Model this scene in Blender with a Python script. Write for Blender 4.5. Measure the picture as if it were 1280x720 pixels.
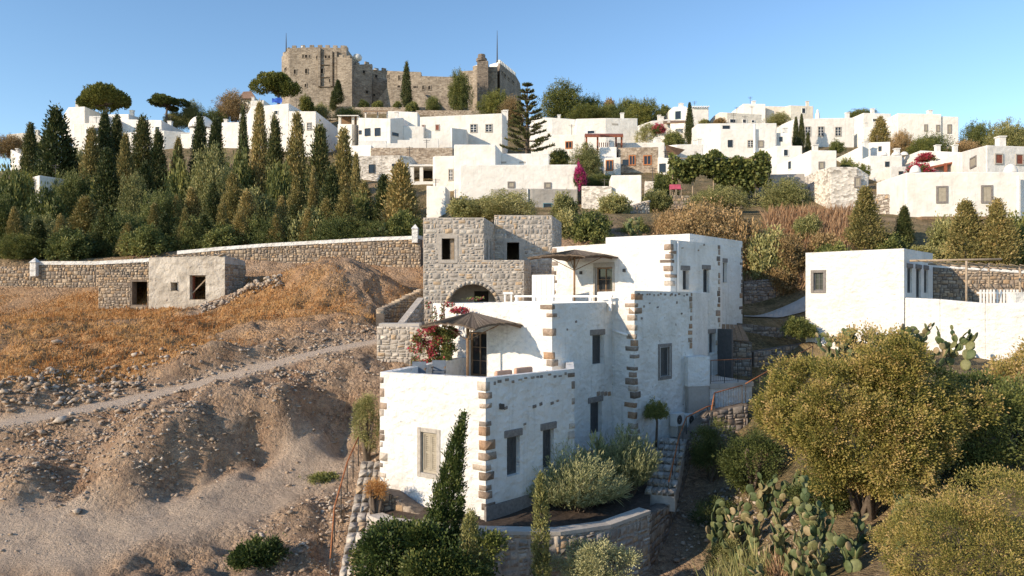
import bpy, bmesh, math, random
import numpy as np
from mathutils import Vector, Matrix

scene = bpy.context.scene
for o in list(bpy.data.objects):
    bpy.data.objects.remove(o)
COL = scene.collection

# ---------------------------------------------------------------- camera
F, CX, HY = 900.0, 640.0, 370.0          # focal length in photo pixels, principal column, horizon row
cam_d = bpy.data.cameras.new('camera')
cam = bpy.data.objects.new('camera', cam_d)
COL.objects.link(cam)
cam.location = (0, 0, 0)
cam.rotation_euler = (math.radians(90), 0, 0)
cam_d.sensor_width = 36.0
cam_d.lens = 36.0 * F / 1280.0
cam_d.shift_y = (HY - 360.0) / 1280.0
cam_d.clip_start = 0.5
cam_d.clip_end = 9000
scene.camera = cam

# ---------------------------------------------------------------- sky and sun
SUN_EL, SUN_AZ = 21.5, 58.0              # azimuth: degrees to the left of straight behind the camera
sun_dir = Vector((-math.sin(math.radians(SUN_AZ)) * math.cos(math.radians(SUN_EL)),
                  -math.cos(math.radians(SUN_AZ)) * math.cos(math.radians(SUN_EL)),
                  math.sin(math.radians(SUN_EL))))
world = bpy.data.worlds.new('World')
scene.world = world
world.use_nodes = True
wn = world.node_tree
wn.nodes.clear()
sky_n = wn.nodes.new('ShaderNodeTexSky')
sky_n.sky_type = 'NISHITA'
sky_n.sun_disc = False
sky_n.sun_elevation = math.radians(SUN_EL)
sky_n.sun_rotation = math.atan2(sun_dir.x, sun_dir.y)
sky_n.altitude = 600
sky_n.air_density = 1.0
sky_n.dust_density = 0.0
sky_n.ozone_density = 1.2
bg_n = wn.nodes.new('ShaderNodeBackground')
bg_n.inputs['Strength'].default_value = 0.15
out_n = wn.nodes.new('ShaderNodeOutputWorld')
hs_n = wn.nodes.new('ShaderNodeHueSaturation')      # clear dry air: a little more colour than the model sky
hs_n.inputs['Saturation'].default_value = 1.14
wn.links.new(sky_n.outputs[0], hs_n.inputs['Color'])
wn.links.new(hs_n.outputs[0], bg_n.inputs['Color'])
wn.links.new(bg_n.outputs[0], out_n.inputs['Surface'])

sun_l = bpy.data.lights.new('sun', 'SUN')
sun_l.energy = 4.0
sun_l.angle = math.radians(0.55)
sun_l.color = (1.0, 0.82, 0.61)
sun = bpy.data.objects.new('sun', sun_l)
COL.objects.link(sun)
sun.location = (-40, -25, 60)
sun.rotation_euler = (-sun_dir).to_track_quat('-Z', 'Y').to_euler()

scene.view_settings.view_transform = 'Standard'
scene.view_settings.look = 'None'
scene.view_settings.gamma = 1.0
scene.view_settings.exposure = 0.57
scene.render.resolution_x, scene.render.resolution_y = 1024, 576

# ---------------------------------------------------------------- helpers
RNG = random.Random(7)
NR = np.random.default_rng(11)

def W(px, py, d):
    """place a measured photo point at its distance in the world"""
    return Vector(((px - CX) / F * d, d, (HY - py) / F * d))

def XY(px, d):
    return Vector(((px - CX) / F * d, d))

def ZP(py, d):
    return (HY - py) / F * d

def link(o, parent=None, pinv=None):
    COL.objects.link(o)
    if parent is not None:
        o.parent = parent
        if parent.type == 'EMPTY' and 'own' not in parent:
            o.matrix_parent_inverse = Matrix.Translation(-parent.location)
    return o

def thing(name, label, cat, loc=(0, 0, 0), group=None):
    o = bpy.data.objects.new(name, None)
    o.empty_display_size = 0.3
    COL.objects.link(o)
    o.location = loc
    o['label'] = label
    o['category'] = cat
    if group:
        o['group'] = group
    return o

def tag(o, label=None, cat=None, group=None, kind=None):
    if label: o['label'] = label
    if cat: o['category'] = cat
    if group: o['group'] = group
    if kind: o['kind'] = kind
    return o

def mesh_data(name, verts, faces, mat, smooth=False):
    me = bpy.data.meshes.new(name)
    me.from_pydata([tuple(v) for v in verts], [], faces)
    if mat: me.materials.append(mat)
    if smooth: me.shade_smooth()
    me.update()
    return me

def mk(name, verts, faces, mat, parent=None, smooth=False):
    return link(bpy.data.objects.new(name, mesh_data(name, verts, faces, mat, smooth)), parent)

def np_mesh(name, V, Fq, mat, tint=None, smooth=False):
    """V (n,3), Fq (m,k) with constant k"""
    me = bpy.data.meshes.new(name)
    n, (m, k) = len(V), Fq.shape
    me.vertices.add(n)
    me.vertices.foreach_set('co', np.ascontiguousarray(V, dtype=np.float32).ravel())
    me.loops.add(m * k)
    me.loops.foreach_set('vertex_index', np.ascontiguousarray(Fq, dtype=np.int32).ravel())
    me.polygons.add(m)
    me.polygons.foreach_set('loop_start', np.arange(0, m * k, k, dtype=np.int32))
    me.polygons.foreach_set('loop_total', np.full(m, k, dtype=np.int32))
    if tint is not None:
        a = me.attributes.new('tint', 'FLOAT', 'POINT')
        a.data.foreach_set('value', np.ascontiguousarray(tint, dtype=np.float32))
    me.update(calc_edges=True)
    if mat: me.materials.append(mat)
    if smooth: me.shade_smooth()
    return me

class MB:
    """collects shapes of one part"""
    def __init__(s): s.v, s.f = [], []
    def add(s, vs, fs):
        b = len(s.v)
        s.v += [Vector(v) for v in vs]
        s.f += [tuple(b + i for i in f) for f in fs]
        return s
    def hexa(s, p):      # 8 points: bottom ring 0-3 (ccw from above), top ring 4-7
        return s.add(p, [(3, 2, 1, 0), (4, 5, 6, 7), (0, 1, 5, 4), (1, 2, 6, 5), (2, 3, 7, 6), (3, 0, 4, 7)])
    def frame_box(s, O, U, N, u0, u1, n0, n1, z0, z1):
        """box in a wall frame: U along, N outward (horizontal), z world"""
        P = lambda u, n, z: Vector((O[0] + U[0] * u + N[0] * n, O[1] + U[1] * u + N[1] * n, z))
        return s.hexa([P(u0, n1, z0), P(u1, n1, z0), P(u1, n0, z0), P(u0, n0, z0),
                       P(u0, n1, z1), P(u1, n1, z1), P(u1, n0, z1), P(u0, n0, z1)])
    def box(s, x0, x1, y0, y1, z0, z1):
        return s.frame_box((0, 0), (1, 0), (0, -1), x0, x1, -y1, -y0, z0, z1)
    def tube(s, pts, rad, seg=6):
        pts = [Vector(p) for p in pts]
        if not hasattr(rad, '__len__'): rad = [rad] * len(pts)
        b = len(s.v)
        for i, p in enumerate(pts):
            t = (pts[min(i + 1, len(pts) - 1)] - pts[max(i - 1, 0)])
            if t.length < 1e-6: t = Vector((0, 0, 1))
            t.normalize()
            a = t.cross(Vector((0.31, 0.2, 1)) if abs(t.z) < 0.9 else Vector((1, 0.1, 0)))
            a.normalize()
            c = t.cross(a)
            for k in range(seg):
                an = 2 * math.pi * k / seg
                s.v.append(p + (a * math.cos(an) + c * math.sin(an)) * rad[i])
        for i in range(len(pts) - 1):
            for k in range(seg):
                k2 = (k + 1) % seg
                s.f.append((b + i * seg + k, b + i * seg + k2, b + (i + 1) * seg + k2, b + (i + 1) * seg + k))
        s.f.append(tuple(b + k for k in reversed(range(seg))))
        s.f.append(tuple(b + (len(pts) - 1) * seg + k for k in range(seg)))
        return s
    def lathe(s, c, prof, seg=12):
        b = len(s.v)
        for r, z in prof:
            for k in range(seg):
                an = 2 * math.pi * k / seg
                s.v.append(Vector((c[0] + r * math.cos(an), c[1] + r * math.sin(an), c[2] + z)))
        for i in range(len(prof) - 1):
            for k in range(seg):
                k2 = (k + 1) % seg
                s.f.append((b + i * seg + k, b + i * seg + k2, b + (i + 1) * seg + k2, b + (i + 1) * seg + k))
        s.f.append(tuple(b + (len(prof) - 1) * seg + k for k in range(seg)))
        return s
    def build(s, name, mat, parent=None, smooth=False):
        return mk(name, s.v, s.f, mat, parent, smooth)

def bevel(o, w, seg=2, ang=40):
    m = o.modifiers.new('bevel', 'BEVEL')
    m.width = w; m.segments = seg; m.limit_method = 'ANGLE'; m.angle_limit = math.radians(ang)
    m.harden_normals = False
    return o
# ---------------------------------------------------------------- materials
def new_mat(name):
    m = bpy.data.materials.new(name)
    m.use_nodes = True
    nt = m.node_tree
    b = nt.nodes['Principled BSDF']
    b.inputs['Roughness'].default_value = 0.85
    b.inputs['Specular IOR Level'].default_value = 0.25
    return m, nt, b

def N(nt, t, **kw):
    n = nt.nodes.new(t)
    for k, v in kw.items():
        if k in n.inputs: n.inputs[k].default_value = v
        else: setattr(n, k, v)
    return n

def coords(nt):
    return N(nt, 'ShaderNodeNewGeometry').outputs['Position']

def noise_n(nt, scale, detail=4, rough=0.55, vec=None, dist=0.0):
    n = N(nt, 'ShaderNodeTexNoise')
    n.inputs['Scale'].default_value = scale
    n.inputs['Detail'].default_value = detail
    n.inputs['Roughness'].default_value = rough
    n.inputs['Distortion'].default_value = dist
    nt.links.new(vec if vec is not None else coords(nt), n.inputs['Vector'])
    return n.outputs['Fac']

def ramp(nt, fac, stops, interp='LINEAR'):
    r = N(nt, 'ShaderNodeValToRGB')
    r.color_ramp.interpolation = interp
    el = r.color_ramp.elements
    while len(el) < len(stops): el.new(0.5)
    for e, (p, c) in zip(el, stops):
        e.position = p
        e.color = (*c, 1) if len(c) == 3 else c
    nt.links.new(fac, r.inputs[0])
    return r.outputs[0]

def mixc(nt, fac, a, b, mode='MIX'):
    m = N(nt, 'ShaderNodeMix', data_type='RGBA', blend_type=mode)
    for i, v in ((0, fac), (6, a), (7, b)):
        if isinstance(v, (int, float)): m.inputs[i].default_value = v
        elif isinstance(v, tuple): m.inputs[i].default_value = (*v, 1)
        else: nt.links.new(v, m.inputs[i])
    return m.outputs[2]

def mth(nt, op, a, b=None, clamp=False):
    m = N(nt, 'ShaderNodeMath', operation=op, use_clamp=clamp)
    for i, v in ((0, a), (1, b)):
        if v is None: continue
        if isinstance(v, (int, float)): m.inputs[i].default_value = v
        else: nt.links.new(v, m.inputs[i])
    return m.outputs[0]

def bump(nt, b, h, strength, dist):
    n = N(nt, 'ShaderNodeBump')
    n.inputs['Strength'].default_value = strength
    n.inputs['Distance'].default_value = dist
    nt.links.new(h, n.inputs['Height'])
    nt.links.new(n.outputs[0], b.inputs['Normal'])

def attr(nt, name):
    return N(nt, 'ShaderNodeAttribute', attribute_name=name).outputs['Fac']

def whitewash(name, base, dirt, patch=0.0, bscale=11, bdist=0.055, bstr=0.9):
    m, nt, b = new_mat(name)
    n1 = noise_n(nt, 0.9, 5)
    c = mixc(nt, ramp(nt, n1, [(0.42, (0, 0, 0)), (0.75, (1, 1, 1))]), base, dirt)
    n3 = noise_n(nt, 6.0, 5, 0.7)
    c = mixc(nt, ramp(nt, n3, [(0.5, (0, 0, 0)), (0.8, (0.45, 0.45, 0.45))]), c, dirt)
    mp = N(nt, 'ShaderNodeMapping'); mp.inputs['Scale'].default_value = (3.2, 3.2, 0.28)
    nt.links.new(coords(nt), mp.inputs[0])
    st_ = noise_n(nt, 1.0, 5, 0.6, mp.outputs[0])
    c = mixc(nt, ramp(nt, st_, [(0.56, (0, 0, 0)), (0.74, (0.5, 0.5, 0.5))]), c, tuple(x * 0.72 for x in dirt))
    if patch > 0:
        n2 = noise_n(nt, 3.4, 6, 0.62, dist=0.4)
        c = mixc(nt, ramp(nt, n2, [(0.70 - patch, (0, 0, 0)), (0.73 - patch, (1, 1, 1))]), c, (0.16, 0.14, 0.13))
    nt.links.new(c, b.inputs['Base Color'])
    # limewash over rubble: the stones still show as soft relief
    wv_ = N(nt, 'ShaderNodeVectorMath', operation='ADD')
    nz_ = N(nt, 'ShaderNodeTexNoise'); nz_.inputs['Scale'].default_value = 2.5; nt.links.new(coords(nt), nz_.inputs['Vector'])
    sc_ = N(nt, 'ShaderNodeVectorMath', operation='SCALE'); sc_.inputs['Scale'].default_value = 0.35; nt.links.new(nz_.outputs['Color'], sc_.inputs[0])
    nt.links.new(coords(nt), wv_.inputs[0]); nt.links.new(sc_.outputs[0], wv_.inputs[1])
    mz_ = N(nt, 'ShaderNodeMapping'); mz_.inputs['Scale'].default_value = (1, 1, 1.5); nt.links.new(wv_.outputs[0], mz_.inputs[0])
    vr_ = N(nt, 'ShaderNodeTexVoronoi', feature='SMOOTH_F1'); vr_.inputs['Scale'].default_value = 3.4 if bscale > 8 else 1.6; nt.links.new(mz_.outputs[0], vr_.inputs['Vector'])
    h = mth(nt, 'ADD', noise_n(nt, bscale, 6, 0.65), mth(nt, 'MULTIPLY', noise_n(nt, 2.2, 2), 1.6))
    h = mth(nt, 'SUBTRACT', h, mth(nt, 'MULTIPLY', vr_.outputs['Distance'], 1.5))
    bump(nt, b, h, bstr, bdist)
    b.inputs['Roughness'].default_value = 0.92
    return m

def rnd_island(nt):
    a = N(nt, 'ShaderNodeNewGeometry').outputs['Random Per Island']
    o = N(nt, 'ShaderNodeObjectInfo').outputs['Random']
    return mth(nt, 'FRACT', mth(nt, 'ADD', mth(nt, 'MULTIPLY', a, 7.31), mth(nt, 'MULTIPLY', o, 5.17)))

def stone_mat(name, cols, bscale=8, bdist=0.03):
    m, nt, b = new_mat(name)
    k = len(cols)
    c = ramp(nt, rnd_island(nt), [(i / k, cc) for i, cc in enumerate(cols)], 'CONSTANT')
    n1 = noise_n(nt, bscale, 6, 0.7)
    c = mixc(nt, 1.0, c, ramp(nt, n1, [(0.3, (0.62, 0.6, 0.58)), (0.7, (1.25, 1.25, 1.25))]), 'MULTIPLY')
    nt.links.new(c, b.inputs['Base Color'])
    bump(nt, b, n1, 0.8, bdist)
    b.inputs['Roughness'].default_value = 0.95
    return m

def plain(name, col, rough=0.7, var=0.25, scale=6, metal=0.0, bd=0.0):
    m, nt, b = new_mat(name)
    n1 = noise_n(nt, scale, 5, 0.6)
    lo = tuple(x * (1 - var) for x in col); hi = tuple(min(1, x * (1 + var)) for x in col)
    nt.links.new(ramp(nt, n1, [(0.3, lo), (0.7, hi)]), b.inputs['Base Color'])
    b.inputs['Roughness'].default_value = rough
    b.inputs['Metallic'].default_value = metal
    if bd: bump(nt, b, n1, 0.6, bd)
    return m

def leaf_mat(name, stops, trans=0.25, rough=0.55):
    """colour by leaf tint and by individual"""
    m, nt, b = new_mat(name)
    o = N(nt, 'ShaderNodeObjectInfo').outputs['Random']
    f = mth(nt, 'ADD', attr(nt, 'tint'), mth(nt, 'MULTIPLY', mth(nt, 'SUBTRACT', o, 0.5), 0.35), True)
    c = ramp(nt, f, stops)
    nt.links.new(c, b.inputs['Base Color'])
    b.inputs['Roughness'].default_value = rough
    if trans:
        t = N(nt, 'ShaderNodeBsdfTranslucent')
        nt.links.new(c, t.inputs['Color'])
        mx = N(nt, 'ShaderNodeMixShader')
        mx.inputs[0].default_value = trans
        out = nt.nodes['Material Output']
        nt.links.new(b.outputs[0], mx.inputs[1]); nt.links.new(t.outputs[0], mx.inputs[2])
        nt.links.new(mx.outputs[0], out.inputs['Surface'])
    return m

M = {}
M['white'] = whitewash('whitewash', (0.76, 0.745, 0.715), (0.63, 0.605, 0.56), 0.0)
M['white_worn'] = whitewash('worn_whitewash', (0.755, 0.74, 0.71), (0.58, 0.56, 0.52), 0.035)
M['white_far'] = whitewash('town_whitewash', (0.76, 0.735, 0.69), (0.64, 0.605, 0.55), 0.0, 3, 0.05, 0.5)
M['cream_far'] = whitewash('cream_render', (0.66, 0.62, 0.54), (0.55, 0.50, 0.43), 0.0, 3, 0.06, 0.8)
M['grey_render'] = whitewash('grey_render', (0.42, 0.39, 0.35), (0.33, 0.30, 0.27), 0.0, 4, 0.05, 0.7)
M['ruin'] = whitewash('weathered_render', (0.56, 0.51, 0.44), (0.30, 0.26, 0.21), 0.06, 5, 0.08, 1.0)
M['concrete'] = whitewash('pale_cement', (0.5, 0.46, 0.41), (0.38, 0.345, 0.3), 0.0, 8, 0.02, 0.6)
M['stone'] = stone_mat('wall_stone', [(0.37, 0.33, 0.285), (0.45, 0.40, 0.34), (0.32, 0.29, 0.255), (0.53, 0.475, 0.41), (0.40, 0.355, 0.305), (0.58, 0.53, 0.46), (0.36, 0.325, 0.285), (0.40, 0.36, 0.31), (0.48, 0.36, 0.24)])
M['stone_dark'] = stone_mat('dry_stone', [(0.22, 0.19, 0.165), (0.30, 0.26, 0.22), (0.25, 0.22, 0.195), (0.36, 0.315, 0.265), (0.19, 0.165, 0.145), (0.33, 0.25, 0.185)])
M['stone_warm'] = stone_mat('warm_dry_stone', [(0.40, 0.31, 0.22), (0.31, 0.25, 0.19), (0.46, 0.37, 0.27), (0.27, 0.22, 0.175), (0.38, 0.27, 0.17), (0.34, 0.29, 0.235)])
M['quoin'] = stone_mat('corner_stone', [(0.36, 0.28, 0.215), (0.25, 0.195, 0.15), (0.46, 0.385, 0.31), (0.20, 0.16, 0.13), (0.40, 0.26, 0.165), (0.30, 0.255, 0.215), (0.52, 0.455, 0.385), (0.33, 0.25, 0.19)])
M['rubble'] = stone_mat('rubble', [(0.36, 0.29, 0.225), (0.46, 0.385, 0.31), (0.40, 0.31, 0.235), (0.50, 0.43, 0.355), (0.30, 0.24, 0.185), (0.43, 0.32, 0.225)])
M['mortar'] = plain('mortar', (0.41, 0.37, 0.325), 0.95, 0.2, 5, bd=0.02)
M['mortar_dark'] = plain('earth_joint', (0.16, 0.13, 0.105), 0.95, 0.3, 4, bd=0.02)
M['trim'] = plain('grey_stone_trim', (0.215, 0.195, 0.18), 0.9, 0.25, 9, bd=0.01)
M['trim_light'] = plain('pale_stone_trim', (0.40, 0.365, 0.32), 0.9, 0.2, 9, bd=0.01)
M['shutter_dark'] = plain('dark_grey_paint', (0.09, 0.092, 0.095), 0.55, 0.2, 5)
M['shutter_tan'] = plain('beige_painted_wood', (0.36, 0.32, 0.25), 0.6, 0.15, 5)
M['shutter_red'] = plain('red_brown_wood', (0.20, 0.065, 0.04), 0.6, 0.3, 4)
M['orange_wood'] = plain('orange_wood', (0.42, 0.16, 0.06), 0.6, 0.25, 4)
M['wood'] = plain('weathered_wood', (0.25, 0.16, 0.095), 0.75, 0.3, 7)
M['wood_red'] = plain('stained_wood', (0.26, 0.085, 0.045), 0.7, 0.3, 4)
M['wood_pale'] = plain('pale_pole_wood', (0.36, 0.28, 0.2), 0.8, 0.25, 6)
M['rust'] = plain('rusty_steel', (0.33, 0.125, 0.05), 0.75, 0.35, 8)
M['iron'] = plain('dark_iron', (0.07, 0.065, 0.06), 0.6, 0.3, 8)
M['thatch'] = stone_mat('dark_reed', [(0.20, 0.155, 0.115), (0.13, 0.10, 0.075), (0.26, 0.205, 0.15), (0.17, 0.13, 0.095)], 14, 0.01)
M['dark_in'] = plain('dim_interior', (0.03, 0.026, 0.022), 0.9, 0.2, 2)
M['awning'] = plain('brown_awning', (0.10, 0.06, 0.035), 0.8, 0.3, 3)
M['white_paint'] = plain('white_paint', (0.8, 0.79, 0.76), 0.5, 0.04, 3)
M['cushion'] = plain('peach_fabric', (0.55, 0.33, 0.23), 0.9, 0.12, 5)
M['slate_fabric'] = plain('slate_fabric', (0.15, 0.18, 0.22), 0.9, 0.2, 5)
M['plastic'] = plain('grey_white_plastic', (0.62, 0.62, 0.6), 0.5, 0.06, 3)
M['soil'] = plain('garden_soil', (0.07, 0.052, 0.04), 0.95, 0.4, 6, bd=0.04)
M['blue'] = plain('blue_tarp', (0.04, 0.10, 0.42), 0.5, 0.3, 2)
M['roof_tile'] = plain('brown_roof', (0.22, 0.14, 0.1), 0.9, 0.3, 3)
M['pink'] = plain('pink_cloth', (0.5, 0.10, 0.16), 0.8, 0.2, 2)
M['bark'] = plain('bark', (0.13, 0.10, 0.075), 0.95, 0.35, 5, bd=0.04)
M['teal'] = plain('teal_paint', (0.10, 0.25, 0.30), 0.6, 0.15, 2)
g, nt, b = new_mat('window_glass')
b.inputs['Base Color'].default_value = (0.02, 0.024, 0.028, 1); b.inputs['Roughness'].default_value = 0.08
b.inputs['Specular IOR Level'].default_value = 0.5
M['glass'] = g

M['cypress'] = leaf_mat('cypress_leaf', [(0, (0.02, 0.035, 0.013)), (0.5, (0.075, 0.095, 0.032)), (1, (0.21, 0.18, 0.065))], 0.15)
M['cypress_gold'] = leaf_mat('ripe_cypress_leaf', [(0, (0.0941, 0.0967, 0.0323)), (0.5, (0.2688, 0.2285, 0.0806)), (1, (0.5107, 0.3629, 0.1478))], 0.15)
M['pine'] = leaf_mat('pine_needles', [(0, (0.04, 0.062, 0.02)), (0.5, (0.13, 0.145, 0.035)), (1, (0.27, 0.255, 0.06))], 0.25)
M['green'] = leaf_mat('green_leaf', [(0, (0.0483, 0.0713, 0.023)), (0.5, (0.1495, 0.1725, 0.0517)), (1, (0.3105, 0.299, 0.092))], 0.28)
M['olive'] = leaf_mat('olive_leaf', [(0, (0.1051, 0.1167, 0.042)), (0.5, (0.2568, 0.2568, 0.0934)), (1, (0.5136, 0.4553, 0.1984))], 0.25)
M['tan_bush'] = leaf_mat('flowering_bush_leaf', [(0, (0.11, 0.1155, 0.0275)), (0.4, (0.297, 0.2585, 0.066)), (0.7, (0.462, 0.341, 0.121)), (1, (0.616, 0.418, 0.198))], 0.3)
M['brown_bush'] = leaf_mat('dry_bush_leaf', [(0, (0.137, 0.1018, 0.0431)), (0.5, (0.3132, 0.2153, 0.0979)), (1, (0.5285, 0.3524, 0.1762))], 0.2)
M['straw'] = leaf_mat('dry_grass', [(0, (0.34, 0.15, 0.05)), (0.5, (0.5, 0.26, 0.09)), (1, (0.6, 0.38, 0.16))], 0.35)
M['reed'] = leaf_mat('dry_reed', [(0, (0.23, 0.1265, 0.069)), (0.5, (0.414, 0.253, 0.138)), (1, (0.598, 0.414, 0.253))], 0.3)
M['rosemary'] = leaf_mat('rosemary_leaf', [(0, (0.093, 0.1153, 0.0558)), (0.5, (0.2603, 0.2789, 0.1301)), (1, (0.5577, 0.5299, 0.2789))], 0.2)
M['ivy'] = leaf_mat('glossy_green_leaf', [(0, (0.022, 0.042, 0.012)), (0.5, (0.07, 0.10, 0.027)), (1, (0.20, 0.205, 0.06))], 0.2, 0.45)
M['bract'] = leaf_mat('bougainvillea_bract', [(0, (0.36, 0.03, 0.05)), (0.5, (0.52, 0.06, 0.1)), (1, (0.6, 0.14, 0.18))], 0.35)
M['magenta'] = leaf_mat('magenta_bract', [(0, (0.28, 0.015, 0.09)), (0.5, (0.42, 0.03, 0.15)), (1, (0.52, 0.06, 0.2))], 0.3)

m, nt, b = new_mat('cactus_pad')
f = N(nt, 'ShaderNodeObjectInfo').outputs['Random']
c = ramp(nt, f, [(0, (0.055, 0.085, 0.035)), (0.45, (0.11, 0.135, 0.055)), (0.8, (0.19, 0.185, 0.08)), (1, (0.32, 0.24, 0.14))])
c = mixc(nt, 1.0, c, ramp(nt, noise_n(nt, 12, 3), [(0.3, (0.75, 0.75, 0.75)), (0.7, (1.2, 1.2, 1.2))]), 'MULTIPLY')
nt.links.new(c, b.inputs['Base Color']); b.inputs['Roughness'].default_value = 0.6
M['cactus'] = m

# monastery masonry: too far to pick stones apart
def far_masonry(name, ca, cb, cc, sc):
    m, nt, b = new_mat(name)
    v = N(nt, 'ShaderNodeTexVoronoi'); v.inputs['Scale'].default_value = sc
    mp = N(nt, 'ShaderNodeMapping'); mp.inputs['Scale'].default_value = (1, 1, 1.7)
    nt.links.new(coords(nt), mp.inputs[0]); nt.links.new(mp.outputs[0], v.inputs['Vector'])
    sep = N(nt, 'ShaderNodeSeparateColor'); nt.links.new(v.outputs['Color'], sep.inputs[0])
    c = ramp(nt, sep.outputs[0], [(0, ca), (0.5, cb), (1, cc)])
    c = mixc(nt, 1.0, c, ramp(nt, noise_n(nt, 0.22, 5), [(0.3, (0.72, 0.7, 0.68)), (0.7, (1.15, 1.12, 1.08))]), 'MULTIPLY')
    nt.links.new(c, b.inputs['Base Color'])
    bump(nt, b, v.outputs['Distance'], 0.6, 0.12)
    return m
M['castle'] = far_masonry('castle_masonry', (0.20, 0.17, 0.138), (0.29, 0.25, 0.203), (0.37, 0.325, 0.267), 1.4)
M['castle_dark'] = far_masonry('dark_castle_masonry', (0.14, 0.118, 0.10), (0.205, 0.173, 0.145), (0.28, 0.237, 0.195), 1.6)
M['far_stone'] = far_masonry('town_rubble_masonry', (0.24, 0.19, 0.145), (0.37, 0.305, 0.24), (0.5, 0.43, 0.35), 2.6)
M['far_stone_white'] = far_masonry('limewashed_masonry', (0.36, 0.335, 0.30), (0.66, 0.63, 0.58), (0.78, 0.75, 0.7), 2.6)

# ground: dirt, track and dry grass given by surveyed masks
m, nt, b = new_mat('ground_earth')
n1 = noise_n(nt, 0.7, 7, 0.65); n2 = noise_n(nt, 5.0, 6, 0.7); n3 = noise_n(nt, 22.0, 4, 0.7)
dirt = ramp(nt, n1, [(0.3, (0.33, 0.225, 0.15)), (0.5, (0.43, 0.31, 0.215)), (0.7, (0.50, 0.38, 0.275))])
dirt = mixc(nt, 1.0, dirt, ramp(nt, n2, [(0.3, (0.66, 0.64, 0.62)), (0.7, (1.25, 1.22, 1.2))]), 'MULTIPLY')
red = ramp(nt, n2, [(0.3, (0.30, 0.165, 0.095)), (0.7, (0.44, 0.28, 0.17))])
dirt = mixc(nt, ramp(nt, noise_n(nt, 0.33, 5, 0.6), [(0.5, (0, 0, 0)), (0.66, (0.8, 0.8, 0.8))]), dirt, red)
track = ramp(nt, n2, [(0.3, (0.50, 0.39, 0.295)), (0.7, (0.62, 0.50, 0.385))])
grass = ramp(nt, n2, [(0.3, (0.38, 0.19, 0.075)), (0.7, (0.54, 0.33, 0.15))])
wild = ramp(nt, n1, [(0.35, (0.13, 0.115, 0.055)), (0.55, (0.25, 0.19, 0.10)), (0.7, (0.36, 0.27, 0.16))])
pebble = ramp(nt, n3, [(0.35, (0.7, 0.7, 0.7)), (0.65, (1.2, 1.2, 1.2))])
def soft(fac, k=1.3):
    return mth(nt, 'MULTIPLY', mth(nt, 'ADD', fac, mth(nt, 'MULTIPLY', mth(nt, 'SUBTRACT', n2, 0.5), 0.9)), k, True)
c = mixc(nt, soft(attr(nt, 'm_wild')), dirt, wild)
c = mixc(nt, soft(attr(nt, 'm_grass')), c, grass)
c = mixc(nt, attr(nt, 'm_track'), c, track)
vo = N(nt, 'ShaderNodeTexVoronoi'); vo.inputs['Scale'].default_value = 7.0; vo.inputs['Randomness'].default_value = 1.0
nt.links.new(coords(nt), vo.inputs['Vector'])
vs_ = N(nt, 'ShaderNodeSeparateColor'); nt.links.new(vo.outputs['Color'], vs_.inputs[0])
vo2 = N(nt, 'ShaderNodeTexVoronoi'); vo2.inputs['Scale'].default_value = 17.0; nt.links.new(coords(nt), vo2.inputs['Vector'])
stony = mth(nt, 'MULTIPLY', mth(nt, 'SUBTRACT', 1.0, attr(nt, 'm_track')), ramp(nt, noise_n(nt, 0.9, 4), [(0.38, (0.15, 0.15, 0.15)), (0.6, (1, 1, 1))]))
c = mixc(nt, stony, c, mixc(nt, 1.0, c, ramp(nt, vs_.outputs[0], [(0, (0.6, 0.58, 0.56)), (0.5, (0.95, 0.93, 0.9)), (1, (1.35, 1.33, 1.3))]), 'MULTIPLY'))
c = mixc(nt, 1.0, c, pebble, 'MULTIPLY')
nt.links.new(c, b.inputs['Base Color'])
b.inputs['Roughness'].default_value = 0.97
rel = mth(nt, 'ADD', n2, mth(nt, 'MULTIPLY', n3, 0.5))
rel = mth(nt, 'SUBTRACT', rel, mth(nt, 'MULTIPLY', stony, mth(nt, 'ADD', mth(nt, 'MULTIPLY', vo.outputs['Distance'], 1.1), mth(nt, 'MULTIPLY', vo2.outputs['Distance'], 0.5))))
bump(nt, b, rel, 1.0, 0.15)
M['ground'] = m
# ---------------------------------------------------------------- terrain
YD = [(300, 56), (270, 66), (240, 80), (215, 92), (200, 102), (185, 116), (170, 132), (160, 145), (150, 160), (140, 185), (130, 215)]
def D(y):
    """distance of the hillside ground seen at photo row y"""
    if y >= YD[0][0]: return YD[0][1]
    for (a, da), (c, dc) in zip(YD, YD[1:]):
        if y >= c: return da + (dc - da) * (a - y) / (a - c)
    return YD[-1][1]

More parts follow.
